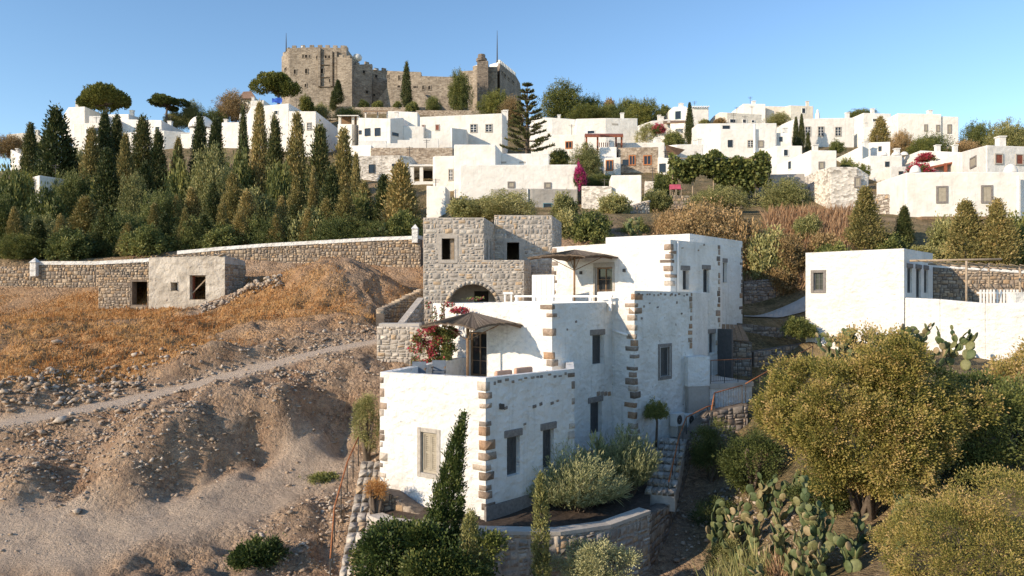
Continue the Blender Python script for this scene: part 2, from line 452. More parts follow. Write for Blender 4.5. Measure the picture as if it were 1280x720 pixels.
CP = [(-250, 760, 20), (0, 720, 21.5), (200, 720, 21.5), (400, 720, 22.5), (0, 650, 24), (400, 640, 25.5), (430, 565, 30.8),
      (0, 600, 26), (60, 590, 26.3), (0, 560, 28), (0, 530, 29.5), (150, 505, 31.5), (300, 465, 34), (470, 425, 37.5),
      (156, 578, 26.8), (219, 549, 27.3), (273, 538, 28.3), (340, 514, 30), (390, 502, 31.4), (449, 502, 32.2),
      (148, 635, 24.9), (219, 631, 25.2), (273, 604, 26.6), (309, 577, 28), (351, 553, 29.3), (394, 526, 30.8),
      (0, 498, 30.9), (0, 440, 36), (0, 400, 44), (60, 379, 55), (-250, 378, 55), (-250, 500, 32), (-250, 600, 26),
      (150, 400, 46), (150, 448, 36), (250, 437, 35.6), (250, 466, 33.8), (300, 425, 38), (300, 400, 43), (240, 388, 50),
      (415, 322, 49), (450, 330, 49), (430, 400, 40), (350, 375, 45), (500, 375, 47), (500, 347, 56), (330, 347, 56), (460, 400, 41),
      (-250, 335, 60), (100, 331, 59.5), (300, 313, 59.5), (520, 303, 59.5), (-250, 300, 66),
      (520, 420, 43), (600, 400, 50), (700, 390, 52), (750, 385, 47), (900, 405, 46), (960, 402, 48), (930, 395, 51),
      (890, 475, 40), (845, 525, 36), (760, 585, 30.5), (700, 632, 27), (600, 660, 24.5), (500, 645, 25.5),
      (462, 568, 29.5), (440, 612, 27.2), (700, 725, 24.8), (800, 725, 25), (600, 770, 22), (450, 725, 23),
      (875, 640, 30), (870, 725, 25), (930, 725, 21.5), (1000, 725, 19.5), (1280, 725, 15.5), (1500, 725, 15), (925, 560, 33.5),
      (1000, 505, 33), (930, 505, 36), (980, 475, 40), (1100, 660, 22), (1280, 620, 21.5), (1100, 510, 29), (1280, 510, 29), (1010, 432, 43), (1130, 442, 39), (1000, 620, 26),
      (1280, 462, 36), (1500, 470, 35), (1010, 325, 57), (1280, 318, 57), (1500, 320, 57), (1100, 385, 50), (640, 300, 58), (760, 318, 56), (900, 325, 57), (940, 393, 51.5), (960, 352, 57), (960, 472, 41.3), (1000, 465, 42.2), (925, 478, 40.5), (960, 430, 45.2), (1000, 432, 46)]
for px in (-300, -60, 180, 420, 660, 900, 1140, 1380, 1620):
    crest = np.interp(px, [-300, 0, 150, 330, 420, 640, 800, 950, 1100, 1280, 1620], [200, 186, 160, 145, 131, 131, 140, 150, 152, 168, 180])
    for y, d in YD:
        if y < 290 and y >= crest - 1: CP.append((px, y, d))
    zc = ZP(crest, D(crest))
    for dd, dz in ((28, -2), (70, -10), (130, -30)):
        d = D(crest) + dd
        CP.append((px, HY - (zc + dz) * F / d, d))
for px in (-300, 0, 300): CP.append((px, 980, 13))
for px in (700, 1000, 1300): CP.append((px, 960, 12.5))

_P = np.array([((px - CX) / F, math.log(d), ZP(py, d)) for px, py, d in CP])
_S = 1.3
def _phi(r2): return 0.5 * r2 * np.log(r2 + 1e-9)
_n = len(_P)
_A = np.zeros((_n + 3, _n + 3))
_d2 = ((_P[:, None, 0] - _P[None, :, 0]) ** 2 + (_S * (_P[:, None, 1] - _P[None, :, 1])) ** 2)
_A[:_n, :_n] = _phi(_d2) + np.eye(_n) * 6e-5
_A[:_n, _n:] = np.c_[np.ones(_n), _P[:, 0], _P[:, 1]]
_A[_n:, :_n] = _A[:_n, _n:].T
_w = np.linalg.solve(_A, np.r_[_P[:, 2], 0, 0, 0])

def _hash(i, j, s):
    h = (i * 374761393 + j * 668265263 + s * 974634777) & 0xffffffff
    h = ((h ^ (h >> 13)) * 1274126177) & 0xffffffff
    return ((h ^ (h >> 16)) & 0xffff) / 65535.0
def vnoise(x, y, s=0):
    x = np.asarray(x, float); y = np.asarray(y, float)
    i = np.floor(x).astype(np.int64); j = np.floor(y).astype(np.int64)
    u = x - i; v = y - j
    u = u * u * (3 - 2 * u); v = v * v * (3 - 2 * v)
    a = _hash(i, j, s); b_ = _hash(i + 1, j, s); c_ = _hash(i, j + 1, s); e = _hash(i + 1, j + 1, s)
    return (a + (b_ - a) * u) * (1 - v) + (c_ + (e - c_) * u) * v - 0.5
def fbm(x, y, sc, octv=4, s=0):
    r = 0; a = 1.0
    for k in range(octv):
        r = r + a * vnoise(x * sc + 17.3 * k, y * sc - 9.1 * k, s + k); sc *= 2.05; a *= 0.5
    return r

def polyd(x, y, pts):
    """distance to polyline and height along it"""
    best = np.full(x.shape, 1e9); bz = np.zeros(x.shape)
    for (ax, ay, az), (bx, by, bz_) in zip(pts, pts[1:]):
        dx, dy = bx - ax, by - ay
        t = np.clip(((x - ax) * dx + (y - ay) * dy) / (dx * dx + dy * dy), 0, 1)
        d = np.hypot(x - ax - t * dx, y - ay - t * dy)
        k = d < best
        best = np.where(k, d, best); bz = np.where(k, az + t * (bz_ - az), bz)
    return best, bz
def sstep(a, b, x):
    t = np.clip((x - a) / (b - a), 0, 1)
    return t * t * (3 - 2 * t)

TRACK = [tuple(W(*p)) for p in [(-300, 590, 27), (-120, 556, 28.2), (0, 530, 29.4), (80, 516, 30.4), (150, 503, 31.4), (230, 485, 32.7), (300, 465, 34.2), (370, 447, 35.7), (430, 433, 36.9), (475, 425, 37.6)]]
LOWROAD = [tuple(W(*p)) for p in [(-300, 740, 21), (0, 672, 23.2), (150, 660, 23.8), (250, 630, 25.0), (330, 603, 26.8), (400, 580, 29)]]

BUMPS = [(150, 590, 26.2, 172, 560, 27.2, 1.0, 0.7), (225, 592, 26.6, 330, 548, 29.3, 0.85, -0.8), (88, 604, 25.8, 100, 590, 26.4, 0.7, -0.45),
         (392, 520, 31.2, 440, 506, 32.2, 0.7, -0.7), (345, 512, 30.2, 352, 500, 30.8, 0.6, 0.6), (25, 610, 25.6, 40, 590, 26.3, 0.6, 0.5), (225, 446, 34.9, 300, 438, 35.8, 0.5, 0.45), (230, 462, 34.2, 305, 450, 35.1, 0.4, -0.3)]
def tps(x, y):
    s = np.clip(x / np.maximum(y, 8.0), -1.25, 1.25)
    t = np.log(np.clip(y, 12.5, 330))
    z = _w[_n] + _w[_n + 1] * s + _w[_n + 2] * t
    for k in range(_n):
        z = z + _w[k] * _phi((s - _P[k, 0]) ** 2 + (_S * (t - _P[k, 1])) ** 2)
    return z

def gz(x, y):
    x = np.asarray(x, float); y = np.asarray(y, float)
    z = tps(x, y)
    left = sstep(-2.0, -7.0, x) * sstep(60, 48, y)
    amp = 0.10 + 0.20 * left
    rough = fbm(x, y, 0.35, 5, 3)
    ridg = np.abs(fbm(x, y, 0.8, 4, 9))
    # spurs and scoops of the eroded bank below the track
    for (px, py, d, px2, py2, d2, rad, h) in BUMPS:
        a, c = XY(px, d), XY(px2, d2)
        dd, _ = polyd(x, y, [(a.x, a.y, 0), (c.x + 1e-4, c.y, 0)])
        dd = dd * (1 + 0.55 * fbm(x, y, 0.9, 3, 13))
        z = z + h * np.exp(-(dd / rad) ** 2)
    dt, zt = polyd(x, y, TRACK)
    dl, zl = polyd(x, y, LOWROAD)
    smooth = np.minimum(sstep(0.8, 2.4, dt), 0.25 + 0.75 * sstep(0.9, 2.6, dl))
    z = z + (amp * rough * 1.5 - left * ridg * 0.75 + left * 0.13) * smooth * sstep(20, 24, y + 6 * (x < -8)) * np.where(y > 70, 1.5, 1)
    z = z + left * smooth * 0.09 * fbm(x, y, 1.9, 3, 51)
    k = 1 - sstep(1.15, 2.0, dt)
    z = z * (1 - k) + (zt + 0.04 * fbm(x, y, 1.3, 3, 5)) * k
    # houses and gardens are cut into the hill: the natural ground lies below their floors
    z = z - 2.0 * sstep(64, 80, y) - 3.0 * sstep(150, 205, y)
    z = z - 3.2 * sstep(59.8, 64, y) * sstep(100, 76, y) * sstep(-5, -11, x)
    far = sstep(300, 900, y)
    z = z * (1 - far) - 160 * far
    return z
def hit(px, py, d0=16.0, d1=60.0):
    """ground point seen at a photo pixel"""
    ds = np.linspace(d0, d1, 900); xs = (px - CX) / F * ds
    diff = gz(xs, ds) - (HY - py) / F * ds
    i = int(np.argmax(diff > 0)); d = float(ds[i])
    return Vector(((px - CX) / F * d, d, g1((px - CX) / F * d, d)))
def g1(x, y): return float(gz(np.array([x]), np.array([y]))[0])

def axis(a, b, step, lo, hi, grow=1.18):
    c = list(np.arange(a, b + 1e-6, step))
    s = step; v = a; L = []
    while v > lo: s *= grow; v -= s; L.append(v)
    s = step; v = b; R = []
    while v < hi: s *= grow; v += s; R.append(v)
    return np.array(L[::-1] + c + R)
gx = axis(-30, 26, 0.16, -4000, 4000)
gy1 = np.arange(17, 58, 0.16)
gy = np.concatenate([np.array([-300, -150, -70, -30, -10, 0, 5, 9, 12, 14, 15.5]), gy1, np.geomspace(58.4, 260, 170), np.geomspace(265, 6000, 45)])
X, Y = np.meshgrid(gx, gy)
Z = gz(X, Y)
nx, ny = len(gx), len(gy)
idx = np.arange(nx * ny).reshape(ny, nx)
Fq = np.stack([idx[:-1, :-1], idx[:-1, 1:], idx[1:, 1:], idx[1:, :-1]], -1).reshape(-1, 4)
gm = np_mesh('ground', np.c_[X.ravel(), Y.ravel(), Z.ravel()], Fq, M['ground'], smooth=True)
def gattr(name, A):
    a = gm.attributes.new(name, 'FLOAT', 'POINT')
    a.data.foreach_set('value', np.ascontiguousarray(A.ravel(), dtype=np.float32))
# masks are set out in plan: the field above the track and the mound carry dry grass
fx = fbm(X, Y, 0.25, 4, 21)
dt, _ = polyd(X, Y, TRACK)
dl, _ = polyd(X, Y, LOWROAD)
ytrack = np.interp(X, [p[0] for p in TRACK], [p[1] for p in TRACK])
GRASS = sstep(2.0, 4.5, Y - ytrack) * sstep(58, 55, Y) * sstep(-2.5, -5.5, X) * np.clip(0.75 + fx * 1.3, 0, 1) * (1 - 0.9 * np.exp(-(((X - XY(455, 47).x) / 2.2) ** 2 + ((Y - 47) / 3.0) ** 2)))
TRK = np.maximum(1 - sstep(1.0, 1.6, dt + 0.4 * fbm(X, Y, 0.9, 3, 31)), 0.75 * (1 - sstep(0.8, 2.4, dl + 0.9 * fbm(X, Y, 0.6, 3, 33))))
WILD = np.maximum(sstep(58, 62, Y), sstep(5.5, 8.0, X - (Y - 26) * 0.35))
gattr('m_grass', GRASS); gattr('m_track', np.clip(TRK, 0, 1)); gattr('m_wild', np.clip(WILD * (0.8 + 0.8 * fx), 0, 1))
ground = link(bpy.data.objects.new('ground', gm))
tag(ground, 'dry hillside earth with a dirt track and scrub', None, None, 'structure')
# ---------------------------------------------------------------- masonry helpers
def v2(p): return Vector((p[0], p[1]))

class Wall:
    """one vertical wall A->B (left to right seen from outside)"""
    def __init__(s, A, B):
        s.A, s.B = v2(A), v2(B)
        s.L = (s.B - s.A).length
        s.U = (s.B - s.A) / s.L
        s.N = Vector((s.U.y, -s.U.x))
    def u(s, px):
        k = (px - CX) / F
        return (k * s.A.y - s.A.x) / (s.U.x - k * s.U.y)
    def y(s, u): return s.A.y + s.U.y * u
    def pt(s, u, n=0.0): return s.A + s.U * u + s.N * n
    def rect(s, x0, x1, y0, y1):
        """photo rectangle measured on this wall -> u0,u1,z0,z1"""
        u0, u1 = s.u(x0), s.u(x1)
        d = s.y((u0 + u1) / 2)
        return (u0, u1, ZP(y1, d), ZP(y0, d))

def inset(P, t):
    n = len(P); R = []
    for i in range(n):
        a, p, c = P[i - 1], P[i], P[(i + 1) % n]
        d1 = (p - a).normalized(); d2 = (c - p).normalized()
        n1 = Vector((-d1.y, d1.x)); n2 = Vector((-d2.y, d2.x))
        b_ = n1 + n2
        k = max(0.35, 1 + n1.dot(n2))
        R.append(p + b_ * (t / k))
    return R

def shell(name, P, zb, zt, mat, parent, openings=None, para=0.35, thick=0.28, reveal=0.3, bev=0.05, skip=(), roof=True, jit=0.0, seed=0):
    """hollow building volume: outer walls with real openings, parapet cap, inner parapet, roof"""
    P = [v2(p) for p in P]; n = len(P)
    zb = list(zb) if hasattr(zb, '__len__') else [zb] * n
    zt = list(zt) if hasattr(zt, '__len__') else [zt] * n
    openings = openings or {}
    vs, fs, key = [], [], {}
    def V(x, y, z):
        k = (round(x, 3), round(y, 3), round(z, 3))
        if k not in key: key[k] = len(vs); vs.append((x, y, z))
        return key[k]
    for i in range(n):
        if i in skip: continue
        j = (i + 1) % n
        w = Wall(P[i], P[j]); ops = openings.get(i, [])
        us = sorted(set([0.0, w.L] + [round(o[k], 4) for o in ops for k in (0, 1)]))
        zs = sorted(set([round(o[k], 4) for o in ops for k in (2, 3)]))
        def at(u, zi):
            f = u / w.L
            if zi == 0: z = zb[i] + (zb[j] - zb[i]) * f
            elif zi == len(zs) + 1: z = zt[i] + (zt[j] - zt[i]) * f
            else: z = zs[zi - 1]
            p = w.pt(u)
            return V(p.x, p.y, z)
        for a, c in zip(us, us[1:]):
            for zi in range(len(zs) + 1):
                um = (a + c) / 2
                if 0 < zi < len(zs) + 1 and zi <= len(zs) - 1 + 0 or zi in range(1, len(zs)):
                    zm = (zs[zi - 1] + zs[zi]) / 2
                    if any(o[0] < um < o[1] and o[2] < zm < o[3] for o in ops): continue
                fs.append((at(a, zi), at(c, zi), at(c, zi + 1), at(a, zi + 1)))
        for o in ops:
            r = o[4] if len(o) > 4 else reveal
            q = lambda u, z, nn: V(w.pt(u, nn).x, w.pt(u, nn).y, z)
            u0, u1, z0, z1 = [round(t, 4) for t in o[:4]]
            for (a, za), (c, zc) in (((u0, z0), (u1, z0)), ((u1, z0), (u1, z1)), ((u1, z1), (u0, z1)), ((u0, z1), (u0, z0))):
                fs.append((q(c, zc, 0), q(a, za, 0), q(a, za, -r), q(c, zc, -r)))
    if roof:
        I = inset(P, thick)
        rz = min(zt) - para
        for i in range(n):
            j = (i + 1) % n
            a, c = V(P[i].x, P[i].y, zt[i]), V(P[j].x, P[j].y, zt[j])
            ia, ic = V(I[i].x, I[i].y, zt[i] - 0.01), V(I[j].x, I[j].y, zt[j] - 0.01)
            ra, rc = V(I[i].x, I[i].y, rz), V(I[j].x, I[j].y, rz)
            fs.append((a, c, ic, ia)); fs.append((ia, ic, rc, ra))
        fs.append(tuple(V(I[i].x, I[i].y, rz) for i in range(n)))
    o = mk(name, vs, fs, mat, parent)
    if bev: bevel(o, bev)
    return o

# ---- stones: a few irregular blocks, reused
def stone_template(seed, trunc=(0.05, 0.24)):
    r = random.Random(seed)
    bm = bmesh.new()
    for sx in (-1, 1):
        for sy in (-1, 1):
            for sz in (-1, 1):
                c = [0.5 * s * (1 - r.uniform(0, 0.10)) for s in (sx, sy, sz)]
                for ax in range(3):
                    p = list(c); p[ax] *= 1 - 2 * r.uniform(*trunc)
                    bm.verts.new(p)
    res = bmesh.ops.convex_hull(bm, input=bm.verts)
    bmesh.ops.delete(bm, geom=[v for v in res['geom_interior'] if isinstance(v, bmesh.types.BMVert)], context='VERTS')
    bmesh.ops.triangulate(bm, faces=bm.faces)
    bmesh.ops.recalc_face_normals(bm, faces=bm.faces)
    bm.verts.index_update()
    v = np.array([q.co[:] for q in bm.verts]); f = np.array([[q.index for q in fc.verts] for fc in bm.faces])
    bm.free()
    return v, f
TPL = [stone_template(s) for s in range(12)]
def rock_template(seed):
    r = random.Random(seed); bm = bmesh.new()
    for k in range(11):
        v = Vector((r.gauss(0, 1), r.gauss(0, 1), r.gauss(0, 1))).normalized() * r.uniform(0.42, 0.56)
        bm.verts.new(v)
    res = bmesh.ops.convex_hull(bm, input=bm.verts)
    bmesh.ops.delete(bm, geom=[v for v in res['geom_interior'] if isinstance(v, bmesh.types.BMVert)], context='VERTS')
    bmesh.ops.recalc_face_normals(bm, faces=bm.faces)
    bm.verts.index_update()
    v = np.array([q.co[:] for q in bm.verts]); f = np.array([[q.index for q in fc.verts] for fc in bm.faces])
    bm.free()
    return v, f
TPL_ROCK = [rock_template(100 + s) for s in range(12)]
TPL_FLAT = [stone_template(300 + s, (0.03, 0.11)) for s in range(12)]
_tm = {}
def tpl_mesh(k, mat, rock=False):
    q = (k, mat.name, rock)
    if q not in _tm:
        v, f = (TPL_FLAT if rock == 'flat' else TPL_ROCK if rock else TPL)[k]
        _tm[q] = np_mesh('stone', v, f, mat)
    return _tm[q]

def joined(name, items, mat, parent=None, rock=False, kind='stuff'):
    """items: (template, 3x3 basis columns scaled, centre)"""
    VV, FF, b0 = [], [], 0
    T = TPL_ROCK if rock else TPL
    for k, Bm, c in items:
        v, f = T[k]
        VV.append(v @ Bm.T + c); FF.append(f + b0); b0 += len(v)
    if not VV: return None
    o = link(bpy.data.objects.new(name, np_mesh(name, np.concatenate(VV), np.concatenate(FF), mat)), parent)
    if kind: o['kind'] = kind
    return o

def stone_face(w, z0f, z1f, rng, hr=(0.16, 0.28), wr=(0.2, 0.5), gap=0.03, depth=0.16, proud=0.05, holes=(), keep=None, ragged=0.25):
    """irregular coursed stones over a wall; returns list of (size, centre, basis)"""
    out = []
    zmin = min(z0f(0), z0f(w.L)); zmax = max(z1f(0), z1f(w.L))
    z = zmin
    while z < zmax - 0.05:
        h = rng.uniform(hr[0] * 0.8, hr[1] * 1.1)
        u = -rng.uniform(0, 0.2)
        while u < w.L:
            ww = rng.uniform(*wr)
            q_ = rng.random()
            if q_ < 0.25: ww *= 0.5
            elif q_ > 0.92: ww *= 1.4
            a, c = max(u, 0.0), min(u + ww, w.L)
            u += ww
            if c - a < 0.07: continue
            um = (a + c) / 2
            hh = h * rng.uniform(0.8, 1.18)
            zc = z + h / 2 + rng.uniform(-ragged, ragged) * h * 0.5
            top, bot = z1f(um), z0f(um)
            if zc - hh * 0.5 > top - 0.06 or zc + hh * 0.5 < bot + 0.06: continue
            if zc + hh / 2 > top: hh = top - (zc - hh / 2); zc = top - hh / 2
            if hh < 0.06: continue
            if any(o[0] - 0.02 < um + (c - a) * .35 and o[1] + 0.02 > um - (c - a) * .35 and o[2] - 0.02 < zc + hh * .35 and o[3] + 0.02 > zc - hh * .35 for o in holes): continue
            if keep and not keep(um, zc): continue
            pr = rng.uniform(0.3, 1) * proud
            p = w.pt(um, pr - depth / 2)
            t = rng.uniform(-0.11, 0.11)
            ux = np.array([w.U.x * math.cos(t), w.U.y * math.cos(t), math.sin(t)])
            nx_ = np.array([w.N.x, w.N.y, 0.0]); zx = np.cross(nx_, ux) * -1
            zx = np.cross(ux, nx_) * -1 if zx[2] < 0 else zx
            if hh > 0.17 and rng.random() < 0.3:       # two thin stones bedded in the height of one
                f = rng.uniform(0.38, 0.62)
                for s_, h_ in ((-0.5 + f / 2, hh * f), (f / 2, hh * (1 - f))):
                    out.append(((c - a) * h_, np.array([p.x, p.y, zc + s_ * hh]), np.c_[ux * (c - a - gap) * rng.uniform(.8, 1.0), nx_ * depth, zx * (h_ - gap * 0.7)]))
            else:
                out.append(((c - a) * hh, np.array([p.x, p.y, zc]), np.c_[ux * (c - a - gap), nx_ * depth, zx * (hh - gap)]))
        z += h
    return out

def place_stones(items, mat, parent, rng, limit=300, name='stone', rest='small_stones', rock=False):
    items = sorted(items, key=lambda q: -q[0] / max(1.0, q[1][1]) ** 2)
    for s, c, B_ in items[:limit]:
        me = tpl_mesh(rng.randrange(12), mat, rock)
        o = bpy.data.objects.new(name, me)
        m4 = Matrix.Identity(4)
        for i in range(3):
            for j in range(3): m4[i][j] = B_[i, j]
            m4[i][3] = c[i]
        COL.objects.link(o)
        o.parent = parent
        if parent.type == 'EMPTY' and 'own' not in parent:
            o.matrix_parent_inverse = Matrix.Translation(-parent.location)
        o.matrix_basis = m4
    if len(items) > limit:
        joined(rest, [(rng.randrange(12), B_, c) for s, c, B_ in items[limit:]], mat, parent, rock)

TPL_Q = TPL_FLAT
def quoins(C, d1, d2, z0, z1, parent, rng, pitch=(0.33, 0.44), h=(0.2, 0.31), l=(0.32, 0.58), e=0.014, gaps=0.13, mat=None):
    """corner stones: d1,d2 unit vectors along the two walls, away from the corner"""
    C = v2(C); d1 = v2(d1).normalized(); d2 = v2(d2).normalized()
    z = z0 + rng.uniform(0, 0.2); k = rng.randrange(2)
    while z < z1 - 0.15:
        hh = min(rng.uniform(h[0] * 0.75, h[1] * 1.05), z1 - z)
        if rng.random() > gaps:
            a, b_ = rng.uniform(l[0] * 0.8, l[1] * 1.1), rng.uniform(l[0] * 0.5, l[0])
            if (k % 2) != (rng.random() < 0.22): a, b_ = b_, a * rng.uniform(0.7, 1.0)
            o0 = C - (d1 + d2) * e
            cc = o0 + d1 * a / 2 + d2 * b_ / 2
            v, f = TPL_Q[rng.randrange(12)]
            v = np.where(np.abs(v) > 0.3, v * 1.04, v)
            B_ = np.c_[np.array([d1.x, d1.y, rng.uniform(-.03, .03)]) * a, np.array([d2.x, d2.y, rng.uniform(-.03, .03)]) * b_, np.array([0, 0, 1.0]) * hh]
            o = bpy.data.objects.new('quoin', np_mesh('quoin', v @ B_.T + np.array([cc.x, cc.y, z + hh / 2]), f, mat or M['quoin']))
            link(o, parent)
        z += hh + rng.choice((0.02, 0.05, 0.09, 0.16, 0.2))
        k += 1

# ---- window and door units in a wall opening
def slats(mb, w, u0, u1, n0, n1, z0, z1, step=0.07):
    z = z0
    while z < z1 - 0.02:
        mb.frame_box(w.A, w.U, w.N, u0, u1, n0, n1, z + step * 0.18, min(z + step * 0.82, z1))
        z += step

def window_unit(parent, w, r, lintel='beam', trim=None, leaf=None, style='shutter', back=0.14, name='window', sill=False, surround=False, chamfer=False):
    u0, u1, z0, z1 = r
    trim = trim or M['trim']; leaf = leaf or M['shutter_dark']
    fw = min(0.09, (u1 - u0) * 0.13)
    mb = MB()
    for a, c, e, g_ in ((u0, u0 + fw, z0, z1), (u1 - fw, u1, z0, z1), (u0 + fw, u1 - fw, z0, z0 + fw), (u0 + fw, u1 - fw, z1 - fw, z1)):
        mb.frame_box(w.A, w.U, w.N, a, c, -back - 0.06, -back + 0.03, e, g_)
    win = mb.build(name, leaf, parent)
    a, c, e, g_ = u0 + fw, u1 - fw, z0 + fw, z1 - fw
    if style == 'shutter':
        m_ = (a + c) / 2
        for p, q in ((a, m_ - 0.008), (m_ + 0.008, c)):
            mb = MB()
            s = min(0.055, (q - p) * 0.25)
            mb.frame_box(w.A, w.U, w.N, p, p + s, -back - 0.05, -back - 0.005, e, g_)
            mb.frame_box(w.A, w.U, w.N, q - s, q, -back - 0.05, -back - 0.005, e, g_)
            for t0, t1 in ((e, e + s), ((e + g_) / 2 - s / 2, (e + g_) / 2 + s / 2), (g_ - s, g_)):
                mb.frame_box(w.A, w.U, w.N, p + s, q - s, -back - 0.05, -back - 0.008, t0, t1)
            slats(mb, w, p + s, q - s, -back - 0.045, -back - 0.018, e + s, g_ - s)
            mb.frame_box(w.A, w.U, w.N, p + s, q - s, -back - 0.06, -back - 0.05, e + s, g_ - s)
            mb.build('shutter', leaf, win)
    elif style == 'glass':
        MB().frame_box(w.A, w.U, w.N, a, c, -back - 0.05, -back - 0.03, e, g_).build('pane', M['glass'], win)
        mb = MB(); m_ = (a + c) / 2
        mb.frame_box(w.A, w.U, w.N, m_ - 0.025, m_ + 0.025, -back - 0.03, -back + 0.015, e, g_)
        for k in (1, 2):
            zz = e + (g_ - e) * k / 3
            mb.frame_box(w.A, w.U, w.N, a, m_ - 0.025, -back - 0.03, -back + 0.012, zz - 0.015, zz + 0.015)
            mb.frame_box(w.A, w.U, w.N, m_ + 0.025, c, -back - 0.03, -back + 0.012, zz - 0.015, zz + 0.015)
        mb.build('glazing_bar', leaf, win)
    if lintel == 'beam':
        bevel(MB().frame_box(w.A, w.U, w.N, u0 - 0.13, u1 + 0.13, -0.1, 0.045, z1 + 0.002, z1 + 0.26).build('lintel', trim, win), 0.03)
    if surround:
        s = surround
        mb = MB()
        mb.frame_box(w.A, w.U, w.N, u0 - s, u0, -0.12, 0.03, z0 - s, z1 + s)
        mb.frame_box(w.A, w.U, w.N, u1, u1 + s, -0.12, 0.03, z0 - s, z1 + s)
        mb.frame_box(w.A, w.U, w.N, u0, u1, -0.12, 0.028, z1, z1 + s)
        mb.frame_box(w.A, w.U, w.N, u0, u1, -0.12, 0.034, z0 - s, z0)
        bevel(mb.build('stone_surround', trim, win), 0.02)
    return win

def rail(name, label, pts, height, parent_mat_rail, parent_mat_post, spacing=1.1, pickets=0, r=0.028):
    t = thing(name, label, 'railing', pts[0])
    mb = MB(); mb.tube([Vector(p) + Vector((0, 0, height)) for p in pts], r, 6)
    mb.build('handrail', parent_mat_rail, t, True)
    acc = 0; posts = []
    for a, c in zip(pts, pts[1:]):
        a, c = Vector(a), Vector(c); L = (c - a).length
        n_ = max(1, round(L / spacing))
        for k in range(n_): posts.append(a.lerp(c, k / n_))
    posts.append(Vector(pts[-1]))
    for p in posts:
        MB().tube([p - Vector((0, 0, 0.15)), p + Vector((0, 0, height))], r * 0.8, 6).build('post', parent_mat_post, t, True)
    if pickets:
        lo = MB(); lo.tube([Vector(p) + Vector((0, 0, 0.12)) for p in pts], r * 0.5, 5); lo.build('bottom_bar', parent_mat_post, t, True)
        for a, c in zip(pts, pts[1:]):
            a, c = Vector(a), Vector(c); L = (c - a).length
            n_ = max(1, int(L / pickets))
            for k in range(n_):
                p = a.lerp(c, (k + 0.5) / n_)
                MB().tube([p + Vector((0, 0, 0.12)), p + Vector((0, 0, height))], r * 0.32, 4).build('picket', parent_mat_post, t)
    return t
# ---------------------------------------------------------------- the white stepped house
R1 = random.Random(3)
hC, hL, hR = XY(607, 24.0), XY(475, 26.6), XY(718, 27.3)
mM, mL = XY(690, 29.5), XY(541, 33.8)
mJ = XY(765, 33.0)                       # inner corner between middle and right volumes
nN, nR = XY(793, 32.0), XY(865, 35.4)
uU, uL, uV = XY(838, 38.0), XY(690, 43.7), XY(900, 41.3)
rC, rL, rR = XY(862, 41.5), XY(757, 44.4), XY(928, 47.0)

villa = thing('white_house', 'stepped white stone house with brown corner stones and terraces, foreground centre', 'house', W(607, 640, 24))
# front volume (lowest terrace on top)
wl = Wall(hL, hC); wr = Wall(hC, hR)
win_l = wl.rect(526, 546, 541, 592)
wr1, wr2 = wr.rect(633.5, 649.5, 546, 594), wr.rect(678.5, 692.5, 537, 585)
back_l = XY(592, 33.8); back_r = XY(716, 33.0)
shell('front_wall', [hL, hC, hR, back_r, back_l], [-8.6, -8.6, -8.4, -7, -7], [-2.80, -2.73, -2.76, -2.74, -2.74], M['white'], villa,
      {0: [win_l], 1: [wr1, wr2]}, para=0.86, thick=0.32, bev=0.04)
window_unit(villa, wl, win_l, lintel=None, trim=M['trim_light'], leaf=M['shutter_tan'], surround=0.16, back=0.12)
window_unit(villa, wr, wr1, back=0.2); window_unit(villa, wr, wr2, back=0.2)
# middle volume
wm = Wall(mL, mM); ws = Wall(mM, mJ)
door_m = wm.rect(586, 609, 415, 482); door_m = (door_m[0], door_m[1], -3.58, door_m[3])
wm1, wm2 = ws.rect(739.5, 754, 419, 455), ws.rect(737, 751.5, 503, 542)
shell('middle_wall', [mL, mM, mJ, XY(790, 38), XY(600, 40)], -8.2, [-0.34, -0.30, -0.27, -0.27, -0.34], M['white'], villa,
      {0: [door_m], 1: [wm1, wm2]}, para=0.42, thick=0.3, bev=0.04)
window_unit(villa, ws, wm1, back=0.2); window_unit(villa, ws, wm2, back=0.2)
d = window_unit(villa, wm, door_m, lintel=None, leaf=M['wood'], style='glass', back=0.16, name='door')
# right volume
wj = Wall(mJ, nN); wn_ = Wall(nN, nR)
wr3 = wn_.rect(825, 837, 434, 470)
shell('right_wall', [mJ + Vector((-0.6, 0.75)), nN, nR, XY(885, 40), XY(800, 38)], -8.0, [0.2, 0.24, 0.2, 0.2, 0.2], M['white_worn'], villa, {1: [wr3]}, para=0.5, thick=0.3, bev=0.04)
window_unit(villa, wn_, wr3, lintel=None, back=0.15, surround=0.17)
# upper volume with door to the upper terrace
wu = Wall(uL, uU); wv = Wall(uU, uV)
door_u = wu.rect(744, 766, 334, 378)
wu1, wu2, wu3 = wv.rect(852.5, 860.5, 338, 362), wv.rect(879, 886.5, 337, 366), wv.rect(885.5, 893, 417, 441)
shell('upper_wall', [uL, uU, uV, XY(905, 47), XY(730, 49)], [-2, -6.5, -6.5, -4, -2], [2.96, 2.98, 2.95, 2.95, 2.95], M['white'], villa,
      {0: [door_u], 1: [wu1, wu2, wu3]}, para=0.3, thick=0.3, bev=0.05)
for q in (wu1, wu2, wu3): window_unit(villa, wv, q, back=0.2)
window_unit(villa, wu, door_u, lintel='beam', trim=M['trim_light'], leaf=M['wood'], style='glass', back=0.2, name='door', surround=0.14)
# rear volume, tallest
wq = Wall(rC, rR)
wq1 = wq.rect(902, 908, 328, 353)
shell('rear_wall', [rL, rC, rR, XY(890, 54), XY(775, 53)], -6, [3.62, 3.6, 3.58, 3.6, 3.6], M['white'], villa, {1: [wq1]}, para=0.3, thick=0.3, bev=0.05)
window_unit(villa, wq, wq1, back=0.2)
